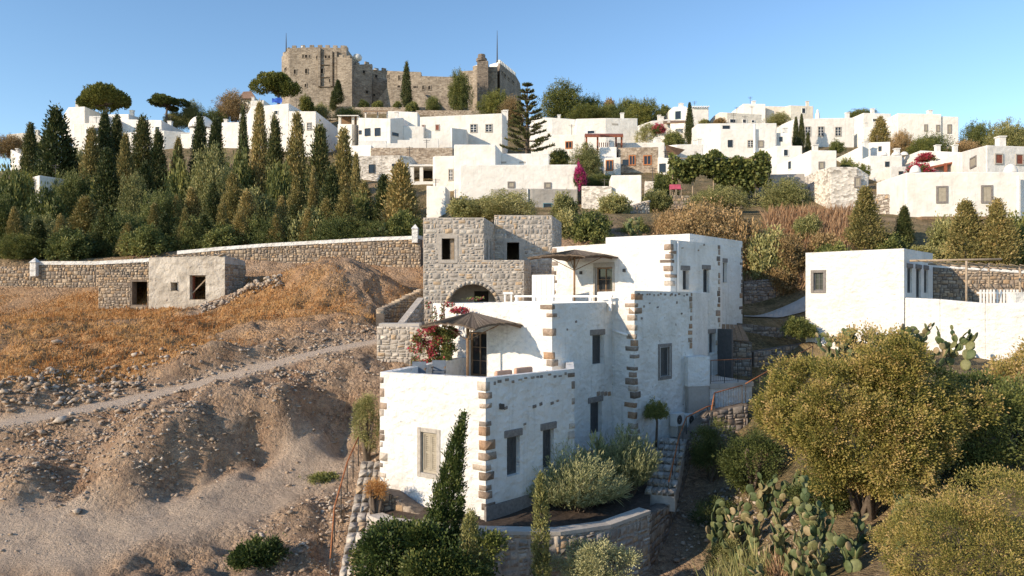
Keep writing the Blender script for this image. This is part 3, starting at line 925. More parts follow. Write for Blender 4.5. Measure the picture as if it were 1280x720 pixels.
# corner stones
q = lambda C, A, B, z0, z1, **k: quoins(C, (v2(A) - v2(C)), (v2(B) - v2(C)), z0, z1, villa, R1, **k)
q(hC, hL, hR, -7.2, -2.85)
quoins(hL, (hC - hL), Vector((0.6, 0.8)), -6.8, -3.0, villa, R1, l=(0.25, 0.4))
quoins(hR, (hC - hR), Vector((-0.6, 0.8)), -6.2, -2.85, villa, R1, l=(0.25, 0.42))
q(mM, mL, mJ, -3.4, -0.35)
q(nN, mJ, nR, -6.6, 0.2, l=(0.36, 0.62))
quoins(nR, (nN - nR), Vector((-0.6, 0.8)), -4.8, 0.15, villa, R1, l=(0.25, 0.4))
q(uU, uL, uV, -0.2, 2.9, l=(0.4, 0.7))
quoins(uV, (uU - uV), Vector((-0.6, 0.8)), -4.4, 2.9, villa, R1, l=(0.28, 0.45))
quoins(rR, (rC - rR), Vector((-0.6, 0.8)), -1.2, 3.4, villa, R1, l=(0.3, 0.5))
quoins(uL, (uU - uL), Vector((0.6, 0.8)), -0.3, 2.9, villa, R1, l=(0.3, 0.5))
# dark plinth along the front volume, band of bare stones near its inner corner
MB().frame_box(hC, wr.U, wr.N, -0.02, wr.L, -0.05, 0.05, -8.5, -7.02).build('plinth', M['trim'], villa)
for k in range(4):
    u = ws.L - 0.25 - k * 0.3
    place_stones([(0.05, np.array([*ws.pt(u, -0.02), ZP(492, ws.y(u))]), np.c_[np.array([ws.U.x, ws.U.y, 0]) * 0.24, np.array([ws.N.x, ws.N.y, 0]) * 0.1, np.array([0, 0, 0.2])])], M['quoin'], villa, R1)
# bare stones showing through the lime along the parapets of the shaded walls
for w_, ztop, u0, u1, cnt in ((wr, -2.76, 0.3, 4.2, 13), (wn_, 0.2, 0.2, 4.5, 14)):
    for k in range(cnt):
        u = u0 + (u1 - u0) * (k + R1.uniform(0.1, 0.8)) / cnt
        s = R1.uniform(0.09, 0.2); h = R1.uniform(0.06, 0.12)
        place_stones([(0.02, np.array([*w_.pt(u, -0.022), ztop - R1.uniform(0.1, 0.22)]), np.c_[np.array([w_.U.x, w_.U.y, 0]) * s, np.array([w_.N.x, w_.N.y, 0]) * 0.08, np.array([0, 0, h])])], M['stone_dark'], villa, R1, name='bare_stone')
for px, py, w_ in ((668, 508, wr), (676, 505, wr), (690, 504, wr), (697, 501, wr), (625, 506, wr), (632, 470 + 40, wr), (656, 530, wr), (720, 402, ws), (709, 412, ws), (805, 383, wn_), (812, 379, wn_), (822, 384, wn_), (846, 378, wn_), (852, 392, wn_), (802, 398, wn_), (853, 310, wv), (873, 313, wv), (880, 306, wv)):
    u = w_.u(px); s = R1.uniform(0.08, 0.2)
    place_stones([(0.02, np.array([*w_.pt(u, -0.022), ZP(py, w_.y(u))]), np.c_[np.array([w_.U.x, w_.U.y, 0.2]) * s, np.array([w_.N.x, w_.N.y, 0]) * 0.08, np.array([0, 0, R1.uniform(.06, .13)])])], M['stone_dark'], villa, R1, name='bare_stone')
# rainwater pipe and wall lamps
u = wv.u(846)
MB().tube([(*wv.pt(u, 0.06), -0.2), (*wv.pt(u, 0.06), 2.9)], 0.045, 8).build('rainwater_pipe', M['white_paint'], villa, True)
MB().tube([(*ws.pt(ws.L - 0.1, 0.12), -1.55), (*wj.pt(1.0, 0.12), -1.75)], 0.06, 8).build('rainwater_pipe', M['white_paint'], villa, True)
for w_, px, py in ((wr, 625.5, 508), (wv, 879, 421), (wu, 727, 341), (wu, 781, 338)):
    u = w_.u(px); z = ZP(py, w_.y(u))
    MB().frame_box(w_.A, w_.U, w_.N, u - 0.06, u + 0.06, 0.0, 0.14, z - 0.09, z + 0.09).build('wall_lamp', M['iron'], villa)
# step coping and pole seam on lit wall
u = wl.u(500); z = ZP(527, wl.y(u))
MB().lathe((*wl.pt(u, -0.03), z), [(0.09, 0), (0.07, 0.03), (0.0, 0.05)], 8).build('plaster_boss', M['white'], villa)

# the paved floor of the terraces is the roofs; loose furniture stands on them
def reed_umbrella(px, py_apex, d, rx, tilt, floor_z, label, px_pole, lean=0):
    c = W(px, py_apex, d)
    t = thing('reed_parasol', label, 'parasol', (c.x, c.y, floor_z), 'reed parasols on the terraces')
    pole = XY(px_pole, d)
    MB().tube([(pole.x, pole.y, floor_z), (pole.x, pole.y, c.z - 0.1)], 0.06, 8).build('pole', M['wood'], t, True)
    # square canopy with radial reeds
    U = wm.U; Nn = wm.N
    rr = random.Random(int(px))
    h = rx
    n_ = 15
    can = MB()
    ring = []
    for k in range(n_ * 4):
        f = (k % n_) / n_; side = k // n_
        a, b_ = [(-1 + 2 * f, -1), (1, -1 + 2 * f), (1 - 2 * f, 1), (-1, 1 - 2 * f)][side]
        rad = 1 + rr.uniform(-0.02, 0.03)
        p = v2((c.x, c.y)) + U * a * h * rad + Nn * b_ * h * rad
        ring.append(Vector((p.x, p.y, c.z - tilt * (abs(a) ** 2 + abs(b_) ** 2) ** 0.5 * 0.8 + rr.uniform(-.03, .03))))
    apex = Vector((c.x, c.y, c.z))
    m_ = len(ring)
    top = [apex] + ring + [apex - Vector((0, 0, 0.07))] + [p - Vector((0, 0, 0.07)) for p in ring]
    fs = []
    for k in range(m_):
        k2 = (k + 1) % m_
        fs.append((0, 1 + k, 1 + k2)); fs.append((m_ + 1, m_ + 2 + k2, m_ + 2 + k)); fs.append((1 + k, m_ + 2 + k, m_ + 2 + k2, 1 + k2))
    can.add(top, fs)
    canopy = can.build('canopy', M['thatch'], t)
    reeds = MB()
    for k in range(m_):
        for j in range(3):
            p = ring[k].lerp(ring[(k + 1) % m_], j / 3)
            p = p + (p - apex) * rr.uniform(0.0, 0.035)
            reeds.tube([apex + Vector((0, 0, 0.02)) + (p - apex) * 0.03, p + Vector((0, 0, 0.015))], 0.02, 3)
    tag(reeds.build('reed_layer', M['thatch'], canopy), kind='stuff')
    for a, b_ in ((-1, -1), (1, -1), (1, 1), (-1, 1)):
        p = v2((c.x, c.y)) + U * a * h * 0.62 + Nn * b_ * h * 0.62
        MB().tube([(pole.x, pole.y, c.z - 1.15), (p.x, p.y, c.z - tilt * 0.72 - 0.05)], 0.022, 5).build('strut', M['wood'], t)
        p2 = v2((c.x, c.y)) + U * a * h * 0.97 + Nn * b_ * h * 0.97
        MB().tube([(c.x, c.y, c.z - 0.1), (p2.x, p2.y, c.z - tilt * 1.12 - 0.08)], 0.035, 5).build('rib', M['wood'], t)
    return t
reed_umbrella(590, 391, 30.3, 1.55, 0.5, -3.59, 'dark reed parasol on the lower white terrace beside the bougainvillea', 584.5)
reed_umbrella(719, 312.5, 40.4, 1.85, 0.42, -0.68, 'dark reed parasol on the upper white terrace before the open door', 718)

# lower terrace furniture
def cushion(px, d, lx, label):
    c = XY(px, d)
    t = thing('outdoor_sofa', label, 'sofa', (c.x, c.y, -3.58), 'sofas on the lower terrace')
    U, Nn = wr.U, wr.N
    bevel(MB().frame_box(c, U, Nn, -lx / 2, lx / 2, -0.4, 0.4, -3.58, -3.2).build('base', M['white_paint'], t), 0.03)
    bevel(MB().frame_box(c, U, Nn, -lx / 2 + .02, lx / 2 - .02, -0.38, 0.38, -3.198, -2.95).build('seat_cushion', M['cushion'], t), 0.07, 3)
    bevel(MB().frame_box(c, U, Nn, -lx / 2 + .02, lx / 2 - .02, 0.2, 0.38, -2.948, -2.62).build('back_cushion', M['cushion'], t), 0.07, 3)
cushion(622, 25.6, 0.85, 'peach cushioned terrace sofa nearest the front corner')
cushion(647, 26.7, 0.95, 'peach cushioned terrace sofa further along the parapet')
def terrace_chair(px, d, label):
    c = XY(px, d)
    t = thing('terrace_chair', label, 'chair', (c.x, c.y, -3.58), 'chairs on the lower terrace')
    for a in (-.25, .25):
        for b_ in (-.22, .22):
            MB().tube([(c.x + a, c.y + b_, -3.58), (c.x + a, c.y + b_, -2.85 if b_ > 0 else -3.1)], 0.025, 5).build('leg', M['wood'], t)
    MB().box(c.x - .27, c.x + .27, c.y - .25, c.y + .25, -3.16, -3.1).build('seat', M['slate_fabric'], t)
    MB().box(c.x - .27, c.x + .27, c.y + .2, c.y + .25, -3.05, -2.6).build('backrest', M['slate_fabric'], t)
    for a in (-.27, .24): MB().box(c.x + a, c.x + a + .05, c.y - .25, c.y + .2, -2.88, -2.84).build('armrest', M['wood'], t)
terrace_chair(548, 28.9, 'low slate canvas chair on the lower terrace, nearer the parasol pole')
terrace_chair(523, 28.3, 'low slate canvas chair on the lower terrace, nearer the left parapet')

# upper terrace: white rail, screen panel, lantern chimney
t = thing('white_terrace_rail', 'low white painted rail along the edge of the upper terrace', 'railing', W(706, 378, 31.5))
ra, rb = XY(646, 35.2), XY(763, 32.6)
w_ = Wall(ra, rb)
for k in range(6):
    u = w_.L * k / 5
    MB().frame_box(w_.A, w_.U, w_.N, u - 0.06, u + 0.06, -0.06, 0.06, -0.68, -0.06).build('post', M['white_paint'], t)
for z0, z1 in ((-0.055, 0.03), (-0.36, -0.25)):
    MB().frame_box(w_.A, w_.U, w_.N, -0.1, w_.L + 0.1, -0.07, 0.07, z0, z1).build('rail_bar', M['white_paint'], t)
w_ = Wall(XY(665, 41), XY(693, 40.4))
t = thing('screen_panel', 'upright white slatted screen panel on the upper terrace beside the stone house', 'screen', W(679, 368, 41))
MB().frame_box(w_.A, w_.U, w_.N, 0, w_.L, -0.03, 0.0, -0.66, 1.2).build('board', M['white_paint'], t)
for k in range(9):
    u = w_.L * (k + 0.5) / 9
    MB().frame_box(w_.A, w_.U, w_.N, u - 0.055, u + 0.055, 0.002, 0.03, -0.6, 1.16).build('slat', M['white_paint'], t)
c = W(635, 370, 36)
t = thing('roof_lantern', 'small square white lantern chimney at the left end of the terrace rail', 'chimney', (c.x, c.y, -0.7))
MB().box(c.x - .2, c.x + .2, c.y - .2, c.y + .2, -0.7, -0.28).build('base', M['white_paint'], t)
for a in (-.16, .16):
    for b_ in (-.16, .16): MB().box(c.x + a - .04, c.x + a + .04, c.y + b_ - .04, c.y + b_ + .04, -0.28, 0.1).build('post', M['white_paint'], t)
MB().box(c.x - .24, c.x + .24, c.y - .24, c.y + .24, 0.1, 0.2).build('cap', M['white_paint'], t)

# ---------------------------------------------------------------- landing, pillar, stairs, railings on the shaded side
pl = thing('terrace_pillar', 'white capped block on a grey stone base beside the landing', 'pillar', W(872, 515, 35))
w_ = Wall(XY(860, 34.6), XY(887, 34.9))
MB().frame_box(w_.A, w_.U, w_.N, 0, w_.L, -1.0, 0, ZP(483, 34.7), ZP(446, 34.7)).build('block', M['white'], pl)
MB().frame_box(w_.A, w_.U, w_.N, 0.05, w_.L - 0.02, -0.98, -0.03, ZP(530, 34.7), ZP(483, 34.7)).build('base', M['grey_render'], pl)
ld = thing('stone_landing', 'white edged landing at the side door with stone base', 'landing', W(905, 500, 36))
w_ = Wall(XY(888, 35.2), XY(940, 36.2))
MB().frame_box(w_.A, w_.U, w_.N, -0.05, w_.L, -3.5, 0.0, -6.9, ZP(486, 35.2)).build('base', M['white'], ld)
MB().frame_box(w_.A, w_.U, w_.N, -0.09, w_.L + 0.05, -3.5, 0.06, ZP(486, 35.2), ZP(480, 35.2)).build('slab', M['concrete'], ld)
zl_ = ZP(480, 35.2)
rail('landing_railing', 'thin dark railing with pickets around the side door landing', [(*w_.pt(0.05, -0.05), zl_), (*w_.pt(w_.L, -0.05), zl_)], 1.15, M['rust'], M['iron'], 0.9, 0.13, 0.022)

# side stair with rust handrail
def stair(name, label, p0, p1, width, n_, rng, mat=None, stones=5, side=1, depth_extra=0.25):
    p0, p1 = Vector(p0), Vector(p1)
    t = thing(name, label, 'stairs', p0)
    dirv = Vector((p1.x - p0.x, p1.y - p0.y)); L = dirv.length; dirv /= L
    sd = Vector((dirv.y, -dirv.x)) * side
    run, rise = L / n_, (p1.z - p0.z) / n_
    for k in range(n_):
        a = v2(p0) + dirv * run * k
        z = p0.z + rise * (k + 1)
        zb = p0.z + rise * k - 0.6
        c = [a, a + sd * width, a + sd * width + dirv * (run + depth_extra), a + dirv * (run + depth_extra)]
        if side < 0: c = [c[1], c[0], c[3], c[2]]
        st = MB().hexa([(q_.x, q_.y, zb) for q_ in c] + [(q_.x, q_.y, z - 0.05) for q_ in c]).build('step', M['mortar'], t)
        u = 0
        wid = [rng.uniform(0.7, 1.3) for _ in range(stones)]
        tot = sum(wid)
        for wq_ in wid:
            ww = wq_ / tot * width
            dd = run * rng.uniform(0.85, 1.0)
            cc = a + sd * (u + ww / 2) + dirv * (dd / 2 - 0.03)
            B_ = np.c_[np.array([sd.x, sd.y, 0]) * (ww - 0.025), np.array([dirv.x, dirv.y, 0]) * dd, np.array([0, 0, 1.0]) * (rise + 0.04) * rng.uniform(0.9, 1.05)]
            place_stones([(1, np.array([cc.x, cc.y, z - rise * 0.5 + 0.0]), B_)], mat or M['stone'], st, rng, rock='flat')
            u += ww
    return t
stair('garden_stairs', 'short stone garden stairs climbing beside the shaded white wall', W(806, 617, 28.0), W(826, 547, 33.0), 1.15, 8, R1)
zz = lambda px, py, d: tuple(W(px, py, d))
rail('rust_handrail', 'rusty bent handrail beside the garden stairs and landing', [zz(836, 636, 28.0), zz(849, 575, 31.0), zz(858, 550, 33.2), zz(884, 536, 34.2), zz(893, 534, 34.4)], 1.05, M['rust'], M['iron'], 1.3)
rail('picket_railing', 'short rust topped picket railing above the stone wall by the landing', [zz(889, 538, 34.0), zz(893, 516, 34.6), zz(928, 506, 34.8)], 0.95, M['rust'], M['iron'], 1.0, 0.13)
rail('path_handrail', 'long rusty handrail climbing the path towards the cactus', [zz(932, 508, 34.9), zz(950, 497, 36.0), zz(1016, 458, 39.0)], 1.1, M['rust'], M['iron'], 1.5)
rail('left_handrail', 'rusty handrail along the stone steps at the left edge of the house', [zz(413, 740, 21.5), zz(418, 672, 24.0), zz(434, 612, 26.2), zz(448, 578, 28.6)], 1.0, M['rust'], M['iron'], 1.5)
stair('stone_steps', 'broad rough stone steps rising along the left end of the white house', W(424, 722, 22.2), W(452, 577, 28.8), 1.6, 12, R1, M['stone'], 6, depth_extra=0.3)

# air conditioners
for px, lab in ((840, 'white air conditioner on the ground, left of two by the wall'), (855, 'white air conditioner on the ground, right of two beside the pillar')):
    u = wn_.u(px)
    t = thing('air_conditioner', lab, 'air conditioner', (*wn_.pt(u, 0.3), -6.3), 'air conditioners')
    zb = ZP(531, wn_.y(u))
    bevel(MB().frame_box(wn_.A, wn_.U, wn_.N, u - 0.36, u + 0.36, 0.12, 0.45, zb, zb + 0.6).build('case', M['plastic'], t), 0.02)
    cpt = wn_.pt(u - 0.06, 0.455)
    mb = MB()
    for k in range(20):
        a0, a1 = 2 * math.pi * k / 20, 2 * math.pi * (k + 1) / 20
        P_ = lambda r_, a_, n_: (*(wn_.pt(u - 0.06 + r_ * math.cos(a_), 0.45 + n_)), zb + 0.3 + r_ * math.sin(a_))
        mb.add([P_(0.02, a0, .006), P_(0.22, a0, .006), P_(0.22, a1, .006), P_(0.02, a1, .006)], [(0, 1, 2, 3)])
    mb.build('fan_grille', M['iron'], t)
    for k in (-0.25, 0.25):
        MB().frame_box(wn_.A, wn_.U, wn_.N, u + k - 0.04, u + k + 0.04, 0.1, 0.47, zb - 0.5, zb).build('foot', M['concrete'], t)

# plank lean-to, side door, stone yard walls right of the house
lt = thing('plank_lean_to', 'brown plank lean-to roof against the house above a stone wall', 'lean-to', W(915, 425, 43))
a0, a1, b0, b1 = W(899, 424, 42.0), W(937, 426, 41.0), W(902, 405, 44), W(927, 406, 44.3)
for k in range(5):
    f0, f1 = k / 5 + 0.01, (k + 1) / 5 - 0.01
    p = [a0.lerp(a1, f0), a0.lerp(a1, f1), b0.lerp(b1, f1), b0.lerp(b1, f0)]
    MB().hexa([q_ - Vector((0, 0, .04)) for q_ in p] + p).build('plank', M['shutter_red'] if False else M['wood'], lt)
u = wv.u(898)
MB().frame_box(wv.A, wv.U, wv.N, u - 0.1, u + 0.06, 0.0, 0.9, ZP(475, 40), ZP(412, 40)).build('door', M['shutter_dark'], lt)

def stone_wall(name, label, pts, z0, z1, thick, mat, mort, rng, hr=(0.16, 0.28), wr=(0.2, 0.5), limit=120, cap=None, cap_name='coping', both=False, cat='wall', proud=0.05, gap=0.03, cap_h=0.1, cap_over=0.05, top_stones=False, limit_name='stone'):
    """free-standing / retaining wall along a polyline (left to right), stones on the outer face"""
    t = thing(name, label, cat, (*pts[0], z0[0]))
    allst = []; core = MB(); capm = MB()
    n_ = len(pts)
    Nrm = []
    for i in range(n_):
        a = v2(pts[max(i - 1, 0)]); c = v2(pts[min(i + 1, n_ - 1)])
        dd = (c - a).normalized(); Nrm.append(Vector((dd.y, -dd.x)))
    for i in range(n_ - 1):
        A, B_ = v2(pts[i]), v2(pts[i + 1])
        a_in, b_in = A - Nrm[i] * thick, B_ - Nrm[i + 1] * thick
        P8 = [(A.x, A.y, z0[i]), (B_.x, B_.y, z0[i + 1]), (b_in.x, b_in.y, z0[i + 1]), (a_in.x, a_in.y, z0[i]),
              (A.x, A.y, z1[i]), (B_.x, B_.y, z1[i + 1]), (b_in.x, b_in.y, z1[i + 1]), (a_in.x, a_in.y, z1[i])]
        core.hexa(P8)
        w_ = Wall(A, B_)
        fz0 = lambda u, i=i, w_=w_: z0[i] + (z0[i + 1] - z0[i]) * u / w_.L
        fz1 = lambda u, i=i, w_=w_: z1[i] + (z1[i + 1] - z1[i]) * u / w_.L
        allst += stone_face(w_, fz0, fz1, rng, hr, wr, gap=gap, proud=proud)
        if top_stones:
            u = 0
            while u < w_.L:
                s = rng.uniform(*wr); c = w_.pt(u + s / 2, -thick / 2)
                allst.append((s * 0.2, np.array([c.x, c.y, fz1(min(u + s / 2, w_.L)) + 0.03]), np.c_[np.array([w_.U.x, w_.U.y, rng.uniform(-.1, .1)]) * (s - 0.03), np.array([w_.N.x, w_.N.y, 0]) * thick * rng.uniform(.8, 1.1), np.array([0, 0, rng.uniform(.14, .26)])]))
                u += s
        if cap:
            Ao, Bo = A + Nrm[i] * cap_over, B_ + Nrm[i + 1] * cap_over
            ai, bi = a_in - Nrm[i] * cap_over, b_in - Nrm[i + 1] * cap_over
            capm.hexa([(Ao.x, Ao.y, z1[i]), (Bo.x, Bo.y, z1[i + 1]), (bi.x, bi.y, z1[i + 1]), (ai.x, ai.y, z1[i]),
                       (Ao.x, Ao.y, z1[i] + cap_h), (Bo.x, Bo.y, z1[i + 1] + cap_h), (bi.x, bi.y, z1[i + 1] + cap_h), (ai.x, ai.y, z1[i] + cap_h)])
    core.build('wall_core', mort, t)
    place_stones(allst, mat, t, rng, limit, limit_name)
    if cap: capm.build(cap_name, cap, t)
    return t

def zline(L): return [ZP(py, d) for px, py, d in L]
def xyline(L): return [XY(px, d) for px, py, d in L]

# planter wall in front of the house, curving round to the stairs
pw = [(462, 648, 24.6), (482, 656, 23.6), (540, 664, 22.9), (610, 668, 22.7), (700, 669, 23.2), (762, 660, 24.2), (812, 642, 25.6)]
stone_wall('planter_wall', 'curved garden wall of pale rubble stone with a cement coping below the house', xyline(pw), [-10.8] * 7, zline(pw), 0.42, M['stone'], M['mortar'], R1, (0.17, 0.32), (0.2, 0.46), 300, M['concrete'], cap_h=0.12)
# its return under the stairs, in shadow
pr = [(812, 642, 25.6), (835, 632, 27.6), (848, 590, 30.2), (860, 550, 32.8), (886, 516, 34.0), (935, 505, 34.6)]
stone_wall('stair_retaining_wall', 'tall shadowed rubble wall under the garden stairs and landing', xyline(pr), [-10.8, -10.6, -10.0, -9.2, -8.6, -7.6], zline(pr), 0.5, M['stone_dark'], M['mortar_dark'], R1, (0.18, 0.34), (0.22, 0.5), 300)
# garden soil and cement ledge inside the planter
gs = MB()
ins = [XY(px, d + 0.45) for px, py, d in pw]
top_in = [hL + Vector((0.1, 0.05)), hC + Vector((-.2, 0.2)), hC + Vector((.3, .35)), hR, XY(740, 30.6), XY(790, 31.6), XY(815, 31.5)]
zi = [z_ - 0.04 for z_ in zline(pw)]
for i in range(6):
    for a_ in range(5):
        for c_ in range(7):
            q4 = []
            for (fa, fc) in ((a_, c_), (a_ + 1, c_), (a_ + 1, c_ + 1), (a_, c_ + 1)):
                lo = v2(ins[i]).lerp(v2(ins[i + 1]), fa / 5); hi = v2(top_in[i]).lerp(v2(top_in[i + 1]), fa / 5)
                p_ = lo.lerp(hi, fc / 7); zz_ = zi[i] + (zi[i + 1] - zi[i]) * fa / 5 + 0.18 * fc / 7
                q4.append((p_.x, p_.y, zz_ + 0.10 * float(fbm(np.array([p_.x]), np.array([p_.y]), 1.6, 3, 3)[0])))
            gs.add(q4, [(0, 1, 2, 3)])
bedo = gs.build('garden_bed', M['soil'])
tag(bedo, 'dark soil bed at the foot of the white house', None, None, 'structure')
# rough stones at the left foot of the house
lw = [(463, 622, 25.2), (490, 626, 25.4), (528, 640, 24.6)]
stone_wall('foot_wall', 'low rubble footing wall under the lit white corner window', xyline(lw), [-9.0] * 3, [ZP(612, 25.2), ZP(618, 25.4), ZP(648, 24.6)], 0.6, M['stone_warm'], M['mortar_dark'], R1, (0.2, 0.34), (0.25, 0.5), 60)
# yard walls right of the house
yw = [(900, 426, 41.6), (940, 428, 41.4)]
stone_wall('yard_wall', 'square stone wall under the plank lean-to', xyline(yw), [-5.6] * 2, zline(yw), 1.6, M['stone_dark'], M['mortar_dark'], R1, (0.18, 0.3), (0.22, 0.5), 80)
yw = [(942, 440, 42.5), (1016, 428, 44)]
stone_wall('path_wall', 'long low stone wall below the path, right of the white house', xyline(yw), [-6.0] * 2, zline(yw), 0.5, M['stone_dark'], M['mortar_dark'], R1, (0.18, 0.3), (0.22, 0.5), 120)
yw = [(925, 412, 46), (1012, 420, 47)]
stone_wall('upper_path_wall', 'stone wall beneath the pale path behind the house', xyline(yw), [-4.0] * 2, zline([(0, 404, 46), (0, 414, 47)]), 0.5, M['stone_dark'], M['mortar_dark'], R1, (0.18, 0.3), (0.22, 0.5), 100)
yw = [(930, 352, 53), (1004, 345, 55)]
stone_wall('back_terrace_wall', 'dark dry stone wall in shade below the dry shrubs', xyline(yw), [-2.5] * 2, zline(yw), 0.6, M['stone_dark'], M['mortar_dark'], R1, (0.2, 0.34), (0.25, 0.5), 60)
# ---------------------------------------------------------------- unfinished stone house behind
R2 = random.Random(5)
sh = thing('stone_house', 'unplastered two-storey stone house with an arch, behind the white house', 'house', W(590, 400, 45))
sA, sB, sC, sD = XY(529, 44.0), XY(605, 44.0), XY(617.5, 48.0), XY(690, 48.2)
sE = XY(702, 53)
tB = XY(655, 44.0); tC = XY(664, 47.4)
zt_w = ZP(272, 44.0); zt_b = ZP(269, 48.1); z_t = ZP(325, 44.0)       # wing top, back block top, terrace parapet
wf = Wall(sA, sB); wside = Wall(sB, sC); wbk = Wall(sC, sD); wt = Wall(sA, tB); wt2 = Wall(tB, tC); wri = Wall(sD, sE)
op_w = wf.rect(552, 568, 298, 325)
op_w = (op_w[0], op_w[1], max(op_w[2], z_t + 0.02), op_w[3])
sd1, sd2 = (1.0, 1.5, z_t + 0.02, ZP(300, 45.5)), (2.4, 2.9, z_t + 0.02, ZP(302, 46.8))
op_d = wbk.rect(633.5, 649, 303, 326); op_d = (op_d[0], op_d[1], z_t - 0.9, op_d[3])
shell('wing_wall', [sA, sB, sC, XY(545, 50)], z_t, zt_w, M['mortar'], sh, {0: [op_w], 1: [sd1, sd2]}, para=0.3, bev=0, reveal=0.45)
shell('rear_wall', [sC + Vector((0.01, 0)), sD, sE, XY(625, 54)], -2.6, zt_b, M['mortar'], sh, {0: [op_d]}, para=0.3, bev=0, reveal=0.45)
ax0, ax1 = wt.u(560), wt.u(622)
zs, zc = ZP(386, 44), ZP(355.5, 44)
shell('arcade_wall', [sA, tB, tC, sC + Vector((0.0, -0.02)), XY(545, 49.8)], -2.6, [z_t, z_t, z_t, z_t, z_t], M['mortar'], sh, {0: [(ax0, ax1, -2.2, zc, 0.02)]}, para=0.95, bev=0)
half, cxu, rise = (ax1 - ax0) / 2, (ax0 + ax1) / 2, zc - zs
def z_arc(u): return zs + rise * math.sqrt(max(0.0, 1 - ((u - cxu) / half) ** 2))
sp = MB(); K = 24
for k in range(K):
    u0, u1 = ax0 + 2 * half * k / K, ax0 + 2 * half * (k + 1) / K
    za, zb_ = z_arc(u0), z_arc(u1)
    q_ = lambda u, n_, z: (*wt.pt(u, n_), z)
    sp.add([q_(u0, 0, za), q_(u1, 0, zb_), q_(u1, 0, zc), q_(u0, 0, zc)], [(0, 1, 2, 3)])
    sp.add([q_(u0, 0, za), q_(u1, 0, zb_), q_(u1, -0.6, zb_), q_(u0, -0.6, za)], [(3, 2, 1, 0)])
sp.build('arch_head', M['mortar'], sh)
for k in range(19):
    t_ = math.pi * (k + 0.5) / 19
    u_, z_ = cxu + (half + 0.11) * math.cos(t_), zs + (rise + 0.11) * math.sin(t_)
    tx = np.array([wt.U.x * -math.sin(t_), wt.U.y * -math.sin(t_), math.cos(t_) * rise / half]); tx /= np.linalg.norm(tx)
    nn = np.array([wt.N.x, wt.N.y, 0]); rx_ = np.cross(nn, tx)
    c = wt.pt(u_, -0.1)
    place_stones([(1, np.array([c.x, c.y, z_]), np.c_[tx * 0.27, nn * 0.3, rx_ * 0.22])], M['stone'], sh, R2, name='arch_stone')
lb = MB().frame_box(wt.A, wt.U, wt.N, ax0 - 0.3, ax1 + 0.4, -2.5, -2.2, -2.2, z_t - 0.98).build('loggia_wall', M['mortar'], sh)
u = wt.u(611)
MB().frame_box(wt.A, wt.U, wt.N, u - 1.0, u - 0.1, -2.19, -2.15, -2.0, ZP(364, 46)).build('door', M['dark_in'], lb)
st = []
inarch = lambda u, z: not (abs(u - cxu) < half + 0.22 and z < zs + (rise + 0.22) * math.sqrt(max(0, 1 - ((u - cxu) / (half + 0.22)) ** 2)))
kw = dict(hr=(0.15, 0.32), wr=(0.18, 0.52), gap=0.05, proud=0.02)
C_ = lambda v: (lambda u: v)
st += stone_face(wt, C_(-2.3), C_(z_t), R2, keep=inarch, **kw)
exp = lambda o, s=0.2: (o[0] - s, o[1] + s, o[2] - s, o[3] + s)
st += stone_face(wf, C_(z_t), C_(zt_w), R2, holes=[exp(op_w)], **kw)
st += stone_face(wside, C_(z_t), C_(zt_w), R2, holes=[sd1, sd2], **kw)
st += stone_face(wbk, C_(z_t - 0.9), C_(zt_b), R2, holes=[exp(op_d)], **kw)
st += stone_face(wt2, C_(-1.0), C_(z_t), R2, **kw)
st += stone_face(wri, C_(0.5), C_(zt_b), R2, **kw)
place_stones(st, M['stone'], sh, R2, 300)
for w_, o, s in ((wf, op_w, 0.2), (wbk, op_d, 0.2)):
    mb = MB()
    mb.frame_box(w_.A, w_.U, w_.N, o[0] - s, o[0], -0.1, 0.03, o[2] - s, o[3] + s)
    mb.frame_box(w_.A, w_.U, w_.N, o[1], o[1] + s, -0.1, 0.03, o[2] - s, o[3] + s)
    mb.frame_box(w_.A, w_.U, w_.N, o[0], o[1], -0.1, 0.028, o[3], o[3] + s)
    mb.frame_box(w_.A, w_.U, w_.N, o[0], o[1], -0.1, 0.034, o[2] - s, o[2])
    win = mb.build('window', M['mortar'], sh)
    if o is op_w:
        MB().frame_box(w_.A, w_.U, w_.N, o[1] - 0.3, o[1] - 0.05, -0.42, -0.3, o[2], o[3]).build('stone_jamb', M['stone_warm'], win)

# sloping stair parapet and terrace left of the stone house
tw = [(471, 408, 35.5), (512, 408, 35.2), (546, 412, 34.6)]
stone_wall('terrace_retaining_wall', 'sunlit stone retaining wall left of the bougainvillea', xyline(tw), [-6.2] * 3, zline(tw), 1.2, M['stone'], M['mortar'], R2, (0.15, 0.26), (0.18, 0.4), 200)
fw_ = [(436, 446, 33.6), (471, 470, 33.0), (474, 480, 30.5)]
sp_ = [(480, 402, 40.5), (480.5, 398, 42.5), (529, 363, 46.5)]
stone_wall('stair_parapet', 'reddish stair parapet rising beside the left corner of the stone house', xyline(sp_), [-3.4] * 3, [ZP(392, 40.5), ZP(388, 42.5), ZP(364, 46.5)], 0.45, M['stone_warm'], M['mortar_dark'], R2, (0.16, 0.28), (0.2, 0.4), 60, top_stones=True)
sp_ = [(505, 405, 40), (530, 384, 43.4)]
stone_wall('stair_flank', 'pale sloping stone flank of the outside stair below the stone house', xyline(sp_), [-3.6] * 2, [ZP(404, 40), ZP(372, 43.4)], 0.4, M['stone'], M['mortar'], R2, (0.18, 0.3), (0.2, 0.4), 50)
ob = XY(530, 36.4)
t = thing('stone_bench', 'flat pale slab ledge on the terrace retaining wall', 'ledge', W(500, 404, 36))
MB().frame_box(XY(474, 35.8), Vector((1, 0)), Vector((0, -1)), 0, 2.0, -1.0, 0.1, ZP(409, 35.6), ZP(404.5, 35.6)).build('slab', M['concrete'], t)
